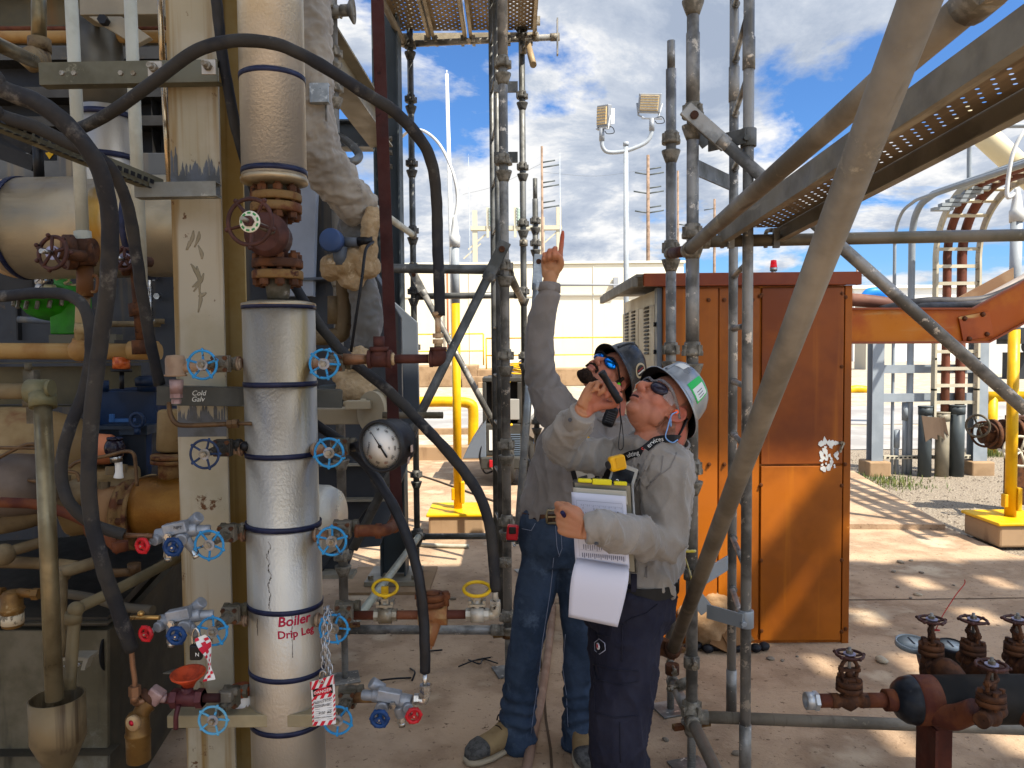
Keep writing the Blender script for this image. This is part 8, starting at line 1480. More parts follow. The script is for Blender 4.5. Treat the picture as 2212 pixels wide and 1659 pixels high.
b = MB(); b.tube([P(806, 452, 3.02), P(800, 480, 3.0), P(797, 520, 3.0), P(796, 560, 3.0)], [.028, .034, .032, .036], 16); b.ball(P(740, 575, 3.05), (.09, .09, .055)); b.ball(P(770, 560, 3.05), (.07, .08, .05)); b.ball(P(795, 575, 3.03), (.05, .07, .05)); b.ball(P(715, 583, 3.05), (.04, .06, .045)); b.ball(P(760, 600, 3.05), (.055, .06, .05)); mud = fuse(b, .006, 1, lambda p: .007*noise.noise(p*30)+.004*noise.noise(p*70)); pmesh(t, 'insulating_mud', mud, clay)
t = thing('mud_covered_valve', 'lump of tan insulating mud over a fitting above the beige flange', 'valve', P(770, 890, 3)); b = MB(); b.ball(P(765, 838, 3.0), (.07, .07, .06)); b.ball(P(795, 850, 3.0), (.05, .06, .055)); b.ball(P(740, 815, 3.0), (.04, .05, .03)); b.tube([P(775, 760, 3.05), P(772, 800, 3.0)], .045, 14); b.cyl(P(768, 870, 3.0), P(768, 900, 3.0), .034); pmesh(t, 'mud', fuse(b, .006, 1, lambda p: .007*noise.noise(p*30)+.004*noise.noise(p*70)), clay)
t = thing('transmitter', 'blue round transmitter housing on the tan mud lump', 'transmitter', P(720, 540, 2.95)); b = MB(); q = P(716, 519, 2.93); b.lathe(q, (-.15, -1, .05), [(-.08, .036), (-.02, .04), (-.018, .045), (.012, .045), (.018, .04), (.018, 0)], 24); part(t, 'housing', b, M('instrument_blue', '#34486c', .45)); b = MB(); b.cyl(q+V((.02, .05, -.02)), q+V((.02, .05, -.09)), .03, .022); b.cyl(q+V((.03, .05, 0)), q+V((.1, .05, 0)), .022, .016); part(t, 'neck', b, greyP); b = MB(); b.cyl(q+V((.09, .05, 0)), q+V((.15, .05, .004)), .018); b.tube([q+V((.15, .05, .0)), P(790, 540, 2.88), P(782, 600, 2.85), P(770, 680, 2.85), P(758, 760, 2.88)], .006, 8); part(t, 'cable', b, black)
ibp = thing('flange_assembly', 'rust streaked beige pipe with flange and long threaded rod', 'pipe', P(760, 897, 2.7)); b = MB(); b.bx(P(640, 918, 2.75), P(795, 882, 2.75)+V((0, .1, 0))); part(ibp, 'beige_box', b, M('rusty_beige', '#a69a80', .6, 0, '#948870', 4, c3='#6b3a1e', s3=7, t3=.63, w3=.05), .004); b = MB(); b.cyl(P(800, 890, 2.7), P(812, 890, 2.72), .075, n=30); b.cyl(P(815, 890, 2.72), P(830, 890, 2.74), .085, n=30); part(ibp, 'flange', b, MATS['rusty_beige'], .002); b = MB(); k = 46; q0, q1 = P(826, 897, 2.55), P(957, 897, 2.6); b.lathe(q0, q1-q0, [((q1-q0).length*i/(2*k), .0125 if i % 2 else .0105) for i in range(2*k+1)], 14); part(ibp, 'threaded_rod', b, castG); b = MB(); b.box(P(775, 874, 2.7), (.09, .05, .03)); b.cyl(P(742, 872, 2.7), P(800, 872, 2.7), .009); b.hexn(P(785, 872, 2.7), (1, 0, 0), .02, .02); part(ibp, 'lug', b, MATS['rusty_beige'], .003)
b = MB(); b.cyl(P(722, 640, 3.2), P(722, 700, 3.2), .028); b.tube([P(740, 570, 3.2), P(744, 640, 3.2), P(742, 705, 3.2), P(725, 726, 3.2), P(640, 728, 3.2)], .034, 16); solo('grey_pipe', b, tanD, 'grey tan pipe elbowing left behind the diagonal hose', 'pipe')
b = MB(); b.bx(P(690, 880, 3.0), P(740, 832, 3.0)+V((0, .1, 0))); solo('steel_box', b, slate, 'small slate steel box beside the mud lump', 'box', bev=.004)
t = thing('insulated_drum', 'white aluminium clad round end behind the silver pipe', 'pipe', P(710, 1200, 2.9)); b = MB(); q = P(712, 1120, 2.95); b.lathe(q+V((-.3, 0.05, 0)), (1, -.25, 0), [(0, .135), (.30, .135), (.335, .12), (.345, 0)], 40); part(t, 'cladding', b, M('pebbled_white_cladding', '#bdb8a8', .4, .5, bump=.4, bs=130))
t = thing('channel_support', 'small strut bracket on the blanket pipe', 'bracket', P(688, 200, 2.8)); b = MB(); q = P(698, 200, 2.82); b.section(q+V((-.05, 0, 0)), q+V((.02, 0, 0)), [(-.03, -.035), (0, -.035), (0, .035), (-.03, .035), (-.03, .03), (-.004, .03), (-.004, -.03), (-.03, -.03)], (0, 0, 1)); b.bx(q+V((-.045, -.003, -.035)), q+V((.02, .0, .035))); part(t, 'channel', b, galvn, .002); b = MB(); b.cyl(P(704, 215, 2.85), P(705, 262, 2.85), .004, n=6); part(t, 'rod', b, galv)
b = MB(); b.tube([P(735, 345, 3.6), P(760, 350, 3.55), P(775, 340, 3.6), P(770, 325, 3.7), P(745, 302, 3.9), P(720, 290, 4.0)], .02, 12); b.cyl(P(705, 273, 3.9), P(710, 340, 3.9), .03, n=14); b.ball(P(703, 273, 3.85), .045); solo('bent_pipe', b, galvd, 'small grey hooked pipe under the level dark beam', 'pipe')
t = thing('boiler_wall', 'dark steel wall high behind the pipes at upper left', 'wall', P(200, 330, 5.1)); part(t, 'panel', poly([(-1100, -120), (640, -120), (640, 345), (20, 345), (20, 470), (-1100, 470)], 5.1, .1), M('soot_grey_steel', '#34363a', .6, 0, '#2a2b2e', 2), .0); b = MB()
for v in (118, 200, 262): b.bx(P(-40, v+12, 4.95), P(620, v, 5.1))
for u in (262, 330, 520): b.bx(P(u, 330, 4.98), P(u+8, 0, 5.1))
part(t, 'ribs', b, darkbg)
olive = M('olive_plate', '#6b5f40', .6, 0, '#57503a', 3, streak='#7c5a2c', ss=(5, 5, 1), st=.56)
ibeam(P(-700, 30, 3.6), P(640, 30, 3.6), .21, .2, olive, 'deep olive brown beam across the top left corner')
b = MB(); b.bx(P(172, 32, 3.2), P(348, -60, 3.2)+V((0, .12, 0))); solo('steel_plate', b, beigeSt, 'grey beige plate hanging at the top between white pipes', 'plate', bev=.003)
t = thing('brace_plate', 'sloping gusset plate with a big black nut under the grey beige plate', 'bracket', P(260, 60, 3.15)); b = poly([(190, 35), (262, 35), (325, 80), (292, 98)], 3.15, .03); part(t, 'plate', b, beigeSt, .003); b = MB(); q = P(224, 44, 3.12); b.hexn(q, (0, 1, 0), .02, .03); part(t, 'nut', b, black)
b = MB(); b.cyl(P(-700, 83, 3.4), P(640, 78, 3.4), .026); solo('header_pipe', b, orangeP, 'level orange tan pipe under the olive beam at the top', 'pipe'); b = MB(); b.cyl(P(-700, 64, 3.5), P(640, 62, 3.5), .012); solo('thin_pipe', b, rustTube, 'thin rusty pipe above the level orange tan pipe', 'pipe')
def stack(name, lab, mat, pts, cat='pipe', par=None):
    b = MB()
    for p, q, r0, r1 in pts: b.cyl(P(*p), P(*q), r0, r1, n=26)
    return solo(name, b, mat, lab, cat)
t = thing('steel_tee', 'worn galvanised pipe with a tan tee at the upper left', 'pipe', P(85, 140, 2.5)); b = MB(); b.cyl(P(84, -40, 2.5), P(84, 92, 2.5), .022); part(t, 'vertical_pipe', b, galvPipe); b = MB(); b.cyl(P(-60, 70, 2.05), P(72, 132, 2.42), .021); part(t, 'slanting_pipe', b, galvPipe); b = MB(); b.cyl(P(85, 84, 2.5), P(86, 112, 2.5), .034); b.cyl(P(86, 110, 2.5), P(95, 142, 2.5), .03, .024); b.cyl(P(58, 118, 2.42), P(80, 138, 2.46), .034); b.ball(P(80, 128, 2.48), .036); part(t, 'tee', b, tanD)
for u0, u1, vb, lab, ex in ((152, 180, 530, 'flaking cream pipe left of the pair of cream pipes', [(176, 470), (182, 545)]), (280, 306, 620, 'cream pipe right of the pair of cream pipes', [])):
    p0, p1 = P(u0, -40, 2.75), P(u1, vb, 2.75); b = MB(); b.cyl(p0, p1, .0215, n=20)
    if ex: b.cyl(P(178, 500, 2.75), P(184, 560, 2.75), .029, n=20)
    solo('cream_pipe', b, whiteP, lab, 'pipe')
b = MB(); b.cyl(P(345, -40, 2.4), P(352, 160, 2.4), .009, n=12); b.cyl(P(352, 160, 2.4), P(366, 395, 2.4), .009, n=12); solo('thin_tube', b, M('shiny_tube', '#b09a78', .25, .8), 'thin shiny tube along the left of the cream column', 'tube')
t = thing('insulated_drum', 'large silver insulated drum lying behind the hoses at left', 'drum', P(200, 600, 3.4)); Yd = 3.4; q0, q1 = P(52, 495, Yd), P(420, 488, Yd); rd = m_(107, Yd); b = MB(); b.lathe(q0, q1-q0, [(0, rd), ((q1-q0).length, rd)], 56); part(t, 'jacket', b, jacketT)
for u in (58, 322): q = P(u, 494, Yd); b = MB(); b.lathe(q, (1, 0, 0), [(-.02, rd+.001), (-.02, rd+.004), (.004, rd+.004), (.004, rd+.001)], 56); part(t, 'band', b, band)
b = MB(); b.lathe(P(50, 495, Yd), (-1, .35, .05), [(0, rd*.97), (.03, rd*.98), (.05, rd*.96), (.05, rd*.9), (.03, rd*.88), (.02, 0)], 48); part(t, 'open_end', b, M('ribbed_strip', '#b09470', .6)); b = MB(); b.lathe(P(50, 495, Yd)+V((-.026, -.0, 0)), (-1, .35, .05), [(0, rd*.86), (.001, 0)], 40); part(t, 'dark_end', b, M('teal_black', '#1c2428', .5)); b = MB(); x = P(221, 330, Yd-.03); z0, z1 = P(221, 430, Yd).z, P(221, 238, Yd).z; rb = m_(57, Yd); b.lathe((x.x, Yd, z0), (0, 0, 1), [(-.1, rb*1.25), (-.03, rb*1.06), (0, rb), (z1-z0, rb)], 44); part(t, 'branch_jacket', b, jacket)
for v in (238, 330): z = P(221, v, Yd-.1).z; b = MB(); b.lathe((x.x, Yd, z), (0, 0, 1), [(-.012, rb), (-.012, rb+.003), (.012, rb+.003), (.012, rb)], 40); part(t, 'band', b, band)
b = MB(); b.cyl((x.x, Yd, z1), (x.x-.03, Yd, P(210, 40, Yd).z), m_(48, Yd), n=32); part(t, 'bare_pipe', b, M('scuffed_grey_pipe', '#5f5a4e', .45, .5, '#4a463c', 3, c3='#8a8678', s3=6, t3=.62, streak='#7c542c', ss=(12, 2, .5), st=.62))
t = thing('warning_sign', 'small black sign with a yellow arrow behind the hoses', 'sign', P(105, 340, 3.6)); b = MB(); b.bx(P(94, 346, 3.6), P(119, 300, 3.6)+V((0, .01, 0))); part(t, 'panel', b, black); b = MB(); b.prism([P(u, v, 3.597) for u, v in ((104, 303), (110, 303), (110, 330), (118, 330), (107, 344), (98, 330), (104, 330))], (0, -.002, 0)); part(t, 'arrow', b, yelS)
b = MB(); b.cyl(P(80, 290, 3.5), P(85, 390, 3.5), .022); solo('black_pipe', b, black, 'black upright pipe beside the yellow arrow sign', 'pipe')
b = MB(); b.bx(P(-20, 372, 9), P(62, 262, 9)+V((0, .3, 0))); b.bx(P(-20, 400, 9), P(62, 386, 9)+V((0, .3, 0))); solo('salmon_cladding', b, M('salmon_paint', '#b08468', .6, 0, '#a06c50', .8), 'sunlit salmon cladding seen through the gap at far left', 'wall')
for v0, v1, lab in ((262, 318, 'upper slanting dark beam in the gap at far left'), (320, 352, 'lower slanting dark beam in the gap at far left')): b = MB(); b.bar(P(-20, v0, 4.2), P(78, v1+4, 4.2), .05, .08); solo('steel_beam', b, darkbg, lab, 'beam', 'steel beams behind the pipes')
# handwheel valves on the cream pipe and pipes below
def bigvalve(u, v, Y, r, lab, ex):
    t = thing('handwheel_valve', lab, 'valve', P(u, v, Y)); c = P(u, v, Y); b = MB(); b.torus(c, (-.2, -1, .1), r, .007, 36, 8)
    for k in range(5): a = k*1.257+.3; b.tube([c, c+V((r*.5*math.cos(a), -.004, r*.5*math.sin(a))), c+V((r*math.cos(a), 0, r*math.sin(a)))], .006, 8, 2)
    for k in range(7): a = k*.898; b.ball(c+V((r*1.1*math.cos(a), 0, r*1.1*math.sin(a))), .008, n=8, m=6)
    w = part(t, 'handwheel', b, brownW); b = MB(); b.cyl(c+V((0, -.004, 0)), c+V((0, .004, 0)), .024); part(w, 'washer_plate', b, MATS['purple_grey_plate']); b = MB(); b.cyl(c, c+V((-.01, -.05, 0)), .008); part(t, 'stem', b, steel); b = MB(); b.cyl(c, c+V((.05, .1, 0)), .02)
    for p, q, rr_ in ex: b.cyl(P(*p), P(*q), rr_, n=22)
    part(t, 'body', b, rust); return t
bigvalve(114, 546, 2.6, .055, 'brown handwheel valve in front of the silver drum', [((150, 540, 2.75), (200, 545, 2.75), .05), ((172, 520, 2.74), (180, 575, 2.74), .042), ((140, 545, 2.7), (160, 545, 2.72), .062)])
bigvalve(270, 560, 2.9, .04, 'smaller brown handwheel valve behind the thick hose', [((275, 555, 2.95), (290, 585, 2.95), .045)])
b = MB(); b.cyl(P(184, 575, 2.75), P(183, 640, 2.75), .028); b.tube([P(200, 596, 2.7), P(207, 596, 2.7), P(211, 606, 2.7), P(208, 628, 2.7), P(198, 630, 2.7)], .006, 8); b.cyl(P(180, 640, 2.75), P(176, 735, 2.75), .024); b.cyl(P(183, 700, 2.75), P(181, 720, 2.75), .032); solo('rusty_pipe', b, M('peeling_cream_rust', '#a08a60', .65, 0, '#6b4422', 6, .45, .55, c3='#3c2214', s3=10, t3=.6), 'peeling cream and rust pipe below the brown handwheel', 'pipe')
b = MB(); b.cyl(P(293, 585, 2.95), P(306, 745, 2.95), .02); b.cyl(P(295, 655, 2.95), P(299, 682, 2.95), .032); b.cyl(P(304, 735, 2.95), P(306, 765, 2.95), .034); solo('rusty_pipe', b, rust, 'rusty upright pipe with unions right of the thick hose', 'pipe')
# green actuator
t = thing('valve_actuator', 'bright green diaphragm actuator with two small gauges', 'actuator', P(110, 720, 3.8)); b = MB(); q = P(106, 640, 3.9); b.lathe(q, (0, -.35, -.94), [(-.02, .165), (-.0, .17), (.004, .17), (.02, .155), (.06, .13), (.1, .09), (.12, .03), (.12, 0)], 36); b.lathe(q, (0, .35, .94), [(0, .17), (.03, .15), (.08, .1), (.1, 0)], 36); part(t, 'diaphragm_case', b, green); b = MB()
for k in range(18): a = k*.349; b.hexn(q+V((.155*math.cos(a), .155*math.sin(a)*.94, -.155*math.sin(a)*-.35-.0)), (0, .35, .94), .01, .04)
part(t, 'case_bolts', b, zinc); b = MB(); b.bx(P(108, 722, 3.85), P(170, 640, 3.85)+V((0, .12, 0))); part(t, 'yoke', b, green, .006); b = MB(); b.bx(P(-30, 640, 3.6), P(72, 590, 3.6)+V((0, .15, 0))); part(t, 'positioner', b, darkbg, .01)
for v in (606, 624):
    c = P(86, v, 3.55); b = MB(); b.lathe(c, (-.3, -1, 0), [(-.05, .028), (0, .03), (.004, .03), (.004, 0)], 24); g = part(t, 'small_gauge', b, steel); b = MB(); b.lathe(c, (-.3, -1, 0), [(.0045, .025), (.005, 0)], 24); part(g, 'dial', b, white); b = MB(); b.bar(c+V((-.012, -.008, -.01)), c+V((.01, -.008, .012)), .003, .002, (0, 1, 0)); part(g, 'needle', b, black)
b = MB(); b.tube([P(120, 604, 3.5), P(140, 598, 3.5), P(150, 606, 3.5), P(140, 612, 3.5), P(165, 615, 3.5), P(200, 605, 3.0)], .006, 8); b.cyl(P(98, 622, 3.5), P(118, 622, 3.5), .016); part(t, 'tubing', b, M('pale_tubing', '#a0a080', .4))
b = MB(); q = P(48, 532+40, 3.9); b.torus(q, (0, 1, .05), .092, .006, 36, 6); solo('tube_coil', b, M('dull_tube', '#8f8668', .4, .4), 'looped tube ring left of the brown handwheel', 'tube')
# mid left pipes, frame, gearbox
b = MB(); b.cyl(P(-700, 755, 3.0), P(345, 760, 3.0), .032); b.ball(P(172, 757, 3.0), .044); b.cyl(P(177, 735, 3.0), P(172, 757, 3.0), .034); b.cyl(P(281, 757, 3.0), P(340, 757, 3.0), .037); solo('level_pipe', b, orangeP, 'level peeling tan pipe across the left side', 'pipe')
b = MB(); b.bx(P(-700, 880, 3.5), P(300, 790, 3.5)+V((0, .02, 0))); b.bx(P(-700, 790, 3.44), P(300, 783, 3.44)+V((0, .1, 0))); b.bx(P(-700, 885, 3.44), P(300, 878, 3.44)+V((0, .1, 0))); solo('steel_beam', b, olive, 'dirty olive channel beam below the level tan pipe', 'beam', 'steel beams behind the pipes'); b = MB(); b.bx(P(106, 748, 3.3), P(250, 722, 3.3)+V((0, .06, 0))); solo('tube_section', b, M('dark_khaki', '#4e4a3c', .6), 'short dark khaki box section above the level tan pipe', 'box section')
t = thing('gearbox', 'dark navy gearbox with raised lettering and lifting eye', 'gearbox', P(300, 1050, 3.0)); b = MB(); b.bx(P(205, 930, 3.1), P(336, 843, 3.1)+V((0, .4, 0))); part(t, 'upper_case', b, navy, .006); b = MB(); b.bx(P(206, 1050, 2.95), P(315, 925, 2.95)+V((0, .6, 0))); part(t, 'lower_case', b, M('gearbox_black', '#121a22', .5), .006); b = MB(); b.prism([P(316, 1045, 2.95), P(316, 925, 2.95), P(353, 920, 3.5), P(353, 1025, 3.5)], (.01, .02, 0)); sd_ = part(t, 'side_cover', b, navy); b = MB(); b.bx(P(205, 928, 2.92), P(318, 920, 2.92)+V((0, .1, 0))); b.bx(P(318, 925, 2.93), P(352, 919, 3.3)); part(t, 'flange_joint', b, M('gearbox_edge', '#1a2530', .5)); b = MB(); c = P(296, 908, 2.9); b.torus(c, (.1, 1, 0), .026, .008, 24, 8); b.cyl(c+V((0, 0, -.03)), c+V((0, 0, -.055)), .012); part(t, 'lifting_eye', b, navy); b = MB(); b.cyl(P(318, 845, 3.1), P(318, 818, 3.1), .038); b.lathe(P(318, 833, 3.1), (0, 0, 1), [(0, .045), (.03, .046), (.04, .03), (.042, 0)], 24); b.cyl(P(224, 845, 3.1), P(224, 822, 3.1), .02); part(t, 'breather_cap', b, navy); b = MB(); b.bx(P(235, 912, 2.9), P(285, 905, 2.9)+V((0, .03, 0))); b.hexn(P(242, 903, 2.9), (0, 0, 1), .01, .03); part(t, 'blue_bracket', b, M('bright_navy', '#1c4470', .5))
Rt = RX((P(353, 960, 3.5)-P(316, 960, 2.95)), (0, 0, 1), V((1, -1.1, 0))); q = P(334, 955, 3.2);
nn = V((P(353, 960, 3.5)-P(316, 960, 2.95))).normalized(); ou = nn.cross(V((0, 0, 1))); Rt = Matrix((nn, V((0, 0, 1)), ou)).transposed(); txt('MARL', .09, Rt, P(332, 957, 3.18)+ou*.012, sd_, M('raised_navy', '#2a4a6c', .5), 'raised_lettering', .006); txt('GECON', .075, Rt, P(335, 975, 3.2)+ou*.012, sd_, MATS['raised_navy'], 'raised_lettering', .006)
t = thing('oil_sight_glass', 'amber oil sight glass standing above the navy gearbox', 'sight glass', P(262, 843, 3.05)); b = MB(); b.cyl(P(262, 797, 3.0), P(262, 771, 3.0), .032); part(t, 'amber_glass', b, M('amber', '#8a3414', .2, 0, '#b05a2c', 30)); b = MB(); b.cyl(P(262, 803, 3.0), P(262, 797, 3.0), .038); b.bx(P(247, 745, 3.0), P(279, 734, 3.0)+V((0, .05, 0))); b.cyl(P(263, 840, 3.0), P(263, 803, 3.0), .009); part(t, 'base', b, black)
# pump, motor, ducts
pump = thing('pump', 'weathered tan split case pump at lower left', 'pump', P(100, 1180, 2.9)); b = MB(); b.lathe(P(-40, 1000, 2.9), (1, .1, 0), [(0, .2), (.08, .215), (.2, .21), (.35, .17), (.42, .1), (.43, 0)], 40); b.ball(P(105, 985, 3.0), (.21, .2, .15)); b.bx(P(0, 1062, 2.75), P(210, 1035, 2.75)+V((0, .3, 0))); b.bx(P(140, 1070, 2.8), P(290, 1010, 2.9)+V((0, .2, 0))); b.lathe(P(160, 1090, 2.85), (1, 0, 0), [(0, .12), (.1, .1), (.25, .1), (.3, .12)], 32); b.bx(P(85, 915, 2.95), P(115, 890, 2.95)+V((0, .05, 0))); pmesh(pump, 'casing', fuse(b, .012, 3), tan); b = MB()
for u, v in ((60, 1032), (140, 1035), (190, 1040), (225, 1050), (262, 1012), (240, 1017)): b.hexn(P(u, v, 2.74), (0, .2, 1), .02, .03)
part(pump, 'bolts', b, tanD); b = MB(); b.lathe(P(-40, 1050, 2.5), (1, .2, 0), [(0, .1), (.1, .105), (.17, .1), (.2, .06), (.2, 0)], 32); part(pump, 'bearing_housing', b, M('dark_brown_housing', '#4e4238', .5, .1, '#5f5246', 4, c3='#8f8474', s3=10, t3=.66)); b = MB()
for pts in (((-20, 998), (60, 960), (110, 972)), ((-20, 967), (80, 968), (110, 974)), ((-20, 1015), (50, 1035), (100, 1042)), ((150, 1010), (170, 997), (230, 985), (270, 975), (288, 980), (293, 1005), (296, 1050)), ((140, 1018), (165, 1022), (172, 1040))): b.tube([P(u, v, 2.45) for u, v in pts], .006, 8)
part(pump, 'tubing', b, tanTubing); b = MB(); b.tube([P(-40, 1130, 2.6), P(60, 1110, 2.6), P(130, 1080, 2.65), P(180, 1060, 2.7)], .05, 18); b.tube([P(-40, 1215, 2.5), P(40, 1215, 2.5), P(120, 1219, 2.5), P(165, 1224, 2.5)], .02, 12); b.tube([P(8, 1195, 2.4), P(60, 1180, 2.45), P(105, 1165, 2.5)], .018, 12); b.ball(P(8, 1198, 2.4), .035); part(pump, 'drain_pipes', b, tanD)
t = thing('orange_duct', 'rust orange insulated pipe with bolted flanges behind the red knob', 'pipe', P(360, 1130, 2.75)); b = MB(); b.lathe(P(308, 1098, 2.75), (1, 0, 0), [(0, .115), (.03, .12), (.3, .12), (.42, .08)], 44); part(t, 'jacket', b, M('amber_jacket', '#a0702a', .4, .5, '#8a5a1e', 4, streak='#6b4014', ss=(12, 12, 1), st=.56, bump=.4, bs=110)); b = MB(); b.lathe(P(270, 1112, 2.75), (1, 0, 0), [(0, .125), (.02, .13), (.025, .11), (.045, .11), (.05, .13), (.065, .128)], 44); part(t, 'flange', b, rustFl); b = MB(); b.cyl(P(210, 1110, 2.75), P(270, 1112, 2.75), .1, .105, n=36); part(t, 'neck', b, M('salmon_rust_pipe', '#8f5c38', .6, 0, '#a0764a', 3, c3='#5a3420', s3=8, t3=.64)); b = MB()
for k in range(10): a = k*.628; b.hexn(P(293, 1112, 2.75)+V((0, .105*math.cos(a), .105*math.sin(a))), (1, 0, 0), .014, .05)
part(t, 'bolts', b, rust); b = MB(); q = P(370, 1000, 2.75); b.cyl(P(370, 1040, 2.75), P(370, 985, 2.75), .045, n=28); b.cyl(P(370, 1000, 2.75), P(370, 992, 2.75), .07, n=28); b.cyl(P(370, 990, 2.75), P(370, 982, 2.75), .07, n=28); part(t, 'top_flange', b, rustFl); b = MB(); b.cyl(P(372, 975, 2.8), P(372, 885, 2.8), .055, .05, n=12); part(t, 'tan_body', b, tan, .01)
t = thing('glass_bulb_oiler', 'dark glass bulb oiler on a white stem beside the gearbox', 'oiler', P(257, 1020, 2.6)); b = MB(); b.ball(P(248, 968, 2.6), (.034, .034, .038)); b.cyl(P(248, 950, 2.6), P(248, 945, 2.6), .026); part(t, 'bulb', b, M('dark_bulb', '#18121c', .15)); b = MB(); b.cyl(P(252, 998, 2.6), P(250, 982, 2.6), .02); part(t, 'metal_collar', b, steel); b = MB(); b.tube([P(256, 998, 2.6), P(257, 1018, 2.6), P(256, 1032, 2.6)], [.012, .012, .016], 12); part(t, 'white_stem', b, white)
b = MB(); b.lathe(P(205, 970, 2.9), (1, -.2, 0), [(0, .06), (.06, .058), (.1, .04), (.11, 0)], 24); solo('coral_guard', b, M('coral_paint', '#b06a44', .5), 'coral coloured guard between thick hose and dark bulb', 'guard')
# galvanised pipe into the funnel
t = thing('drain_pipe', 'worn galvanised drain pipe dropping into the funnel', 'pipe', P(112, 1515, 1.95)); b = MB(); b.cyl(P(92, 872, 1.95), P(118, 1512, 1.9), .0212, n=24); part(t, 'vertical_pipe', b, galvPipe); b = MB(); b.cyl(P(-700, 848, 2.0), P(75, 845, 1.98), .0205); part(t, 'side_pipe', b, tanD); b = MB(); b.cyl(P(62, 845, 1.97), P(108, 845, 1.97), .031); b.cyl(P(92, 850, 1.96), P(93, 880, 1.95), .032); b.cyl(P(104, 838, 1.94), P(112, 838, 1.94), .02); part(t, 'tee', b, M('olive_tee', '#8a8260', .6, .2, '#75704e', 6, c3='#b5ad94', s3=12, t3=.66)); b = MB(); b.bx(P(50, 830, 2.02), P(72, 800, 2.02)+V((0, .03, 0))); b.cyl(P(61, 800, 2.02), P(61, 785, 2.02), .009); b.bx(P(56, 880, 2.05), P(82, 915, 2.05)+V((0, .05, 0))); part(t, 'clevis', b, castG)
b = MB(); b.tube([P(150, 1490, 1.96), P(160, 1350, 2.0), P(163, 1325, 2.0), P(172, 1312, 2.02), P(240, 1280, 2.1), P(340, 1228, 2.25), P(405, 1195, 2.4)], [.0155]*7, 14, 5); b.cyl(P(158, 1345, 2.0), P(159, 1322, 2.0), .021); b.ball(P(164, 1316, 2.0), .021); solo('small_drain_pipe', b, M('brown_olive_pipe', '#6a5d42', .6, .2, '#544a34', 6), 'smaller brown drain pipe running up to the right from the funnel', 'pipe')
b = MB(); b.tube([P(128, 1420, 2.1), P(130, 1300, 2.15), P(134, 1240, 2.2), P(150, 1232, 2.2), P(205, 1215, 2.25)], .018, 12, 5); b.cyl(P(132, 1250, 2.2), P(133, 1228, 2.2), .024); solo('small_drain_pipe', b, tanD, 'tan elbowed pipe just behind the worn galvanised drain pipe', 'pipe')
b = MB(); b.tube([P(140, 1282, 2.3), P(200, 1292, 2.3), P(260, 1310, 2.3), P(330, 1318, 2.25)], .014, 10); solo('dark_hose', b, M('grey_brown_hose', '#4c4538', .7), 'thin grey brown hose along the skid edge', 'hose')
t = thing('drain_funnel', 'rusty steel cone funnel catching the drain pipes', 'funnel', P(122, 1700, 1.95)); b = MB(); c = P(123, 1505, 1.93); rf = m_(56, 1.93); b.lathe(c, (0, 0, -1), [(.0, rf*.93), (.09, rf*.93), (.0, rf*.93), (0, rf), (.11, rf), (.2, rf*.42), (.24, rf*.36), (.34, rf*.3)], 40); b.f = [f for f in b.f if len(f) == 4]; b.sm = b.sm[:len(b.f)]; part(t, 'cone', b, M('streaked_steel', '#7c6a4c', .5, .3, '#5f5038', 5, streak='#4c3c28', ss=(26, 26, 1), st=.52, c3='#4a2c18', s3=9, t3=.64)); b = MB(); b.lathe(c+V((0, 0, -.09)), (0, 0, 1), [(0, rf*.92), (.001, 0)], 32); part(t, 'dark_water', b, M('dark_water', '#0c0a08', .2))
b = MB(); b.bx(P(100, 1428, 2.1), P(192, 1420, 2.1)+V((0, .05, 0))); b.prism([P(180, 1425, 2.08), P(192, 1420, 2.08), P(182, 1448, 2.08), P(174, 1448, 2.08)], (0, .03, 0)); solo('pipe_bracket', b, beigeSt, 'beige angle bracket clamping the small drain pipe', 'bracket'); b = MB(); b.torus(P(157, 1437, 2.02), (0, .2, 1), .019, .003, 20, 6); solo('pipe_clip', b, steel, 'thin ring clip on the small drain pipe', 'clip')
t = thing('steam_trap', 'bronze trap with a paper label at the far left', 'steam trap', P(28, 1360, 2.0)); b = MB(); c = P(28, 1355, 2.0); b.lathe(c, (0, 0, 1), [(0, .02), (.004, .026), (.045, .027), (.048, .03), (.052, .03), (.055, .027), (.09, .026), (.098, .02), (.1, 0)], 28); b.cyl(P(-700, 1280, 2.0), P(8, 1280, 2.0), .014); b.cyl(P(40, 1280, 2.0), P(75, 1283, 2.0), .012); b.hexn(P(78, 1283, 2.0), (1, 0, 0), .016, .018); part(t, 'trap_body', b, brnze); b = MB(); b.lathe(c+V((0, 0, .01)), (0, 0, 1), [(0, .0274), (.028, .0274)], 28); part(t, 'label', b, M('paper_label', '#a89a80', .7, 0, '#5f5544', 70, .5, .62))
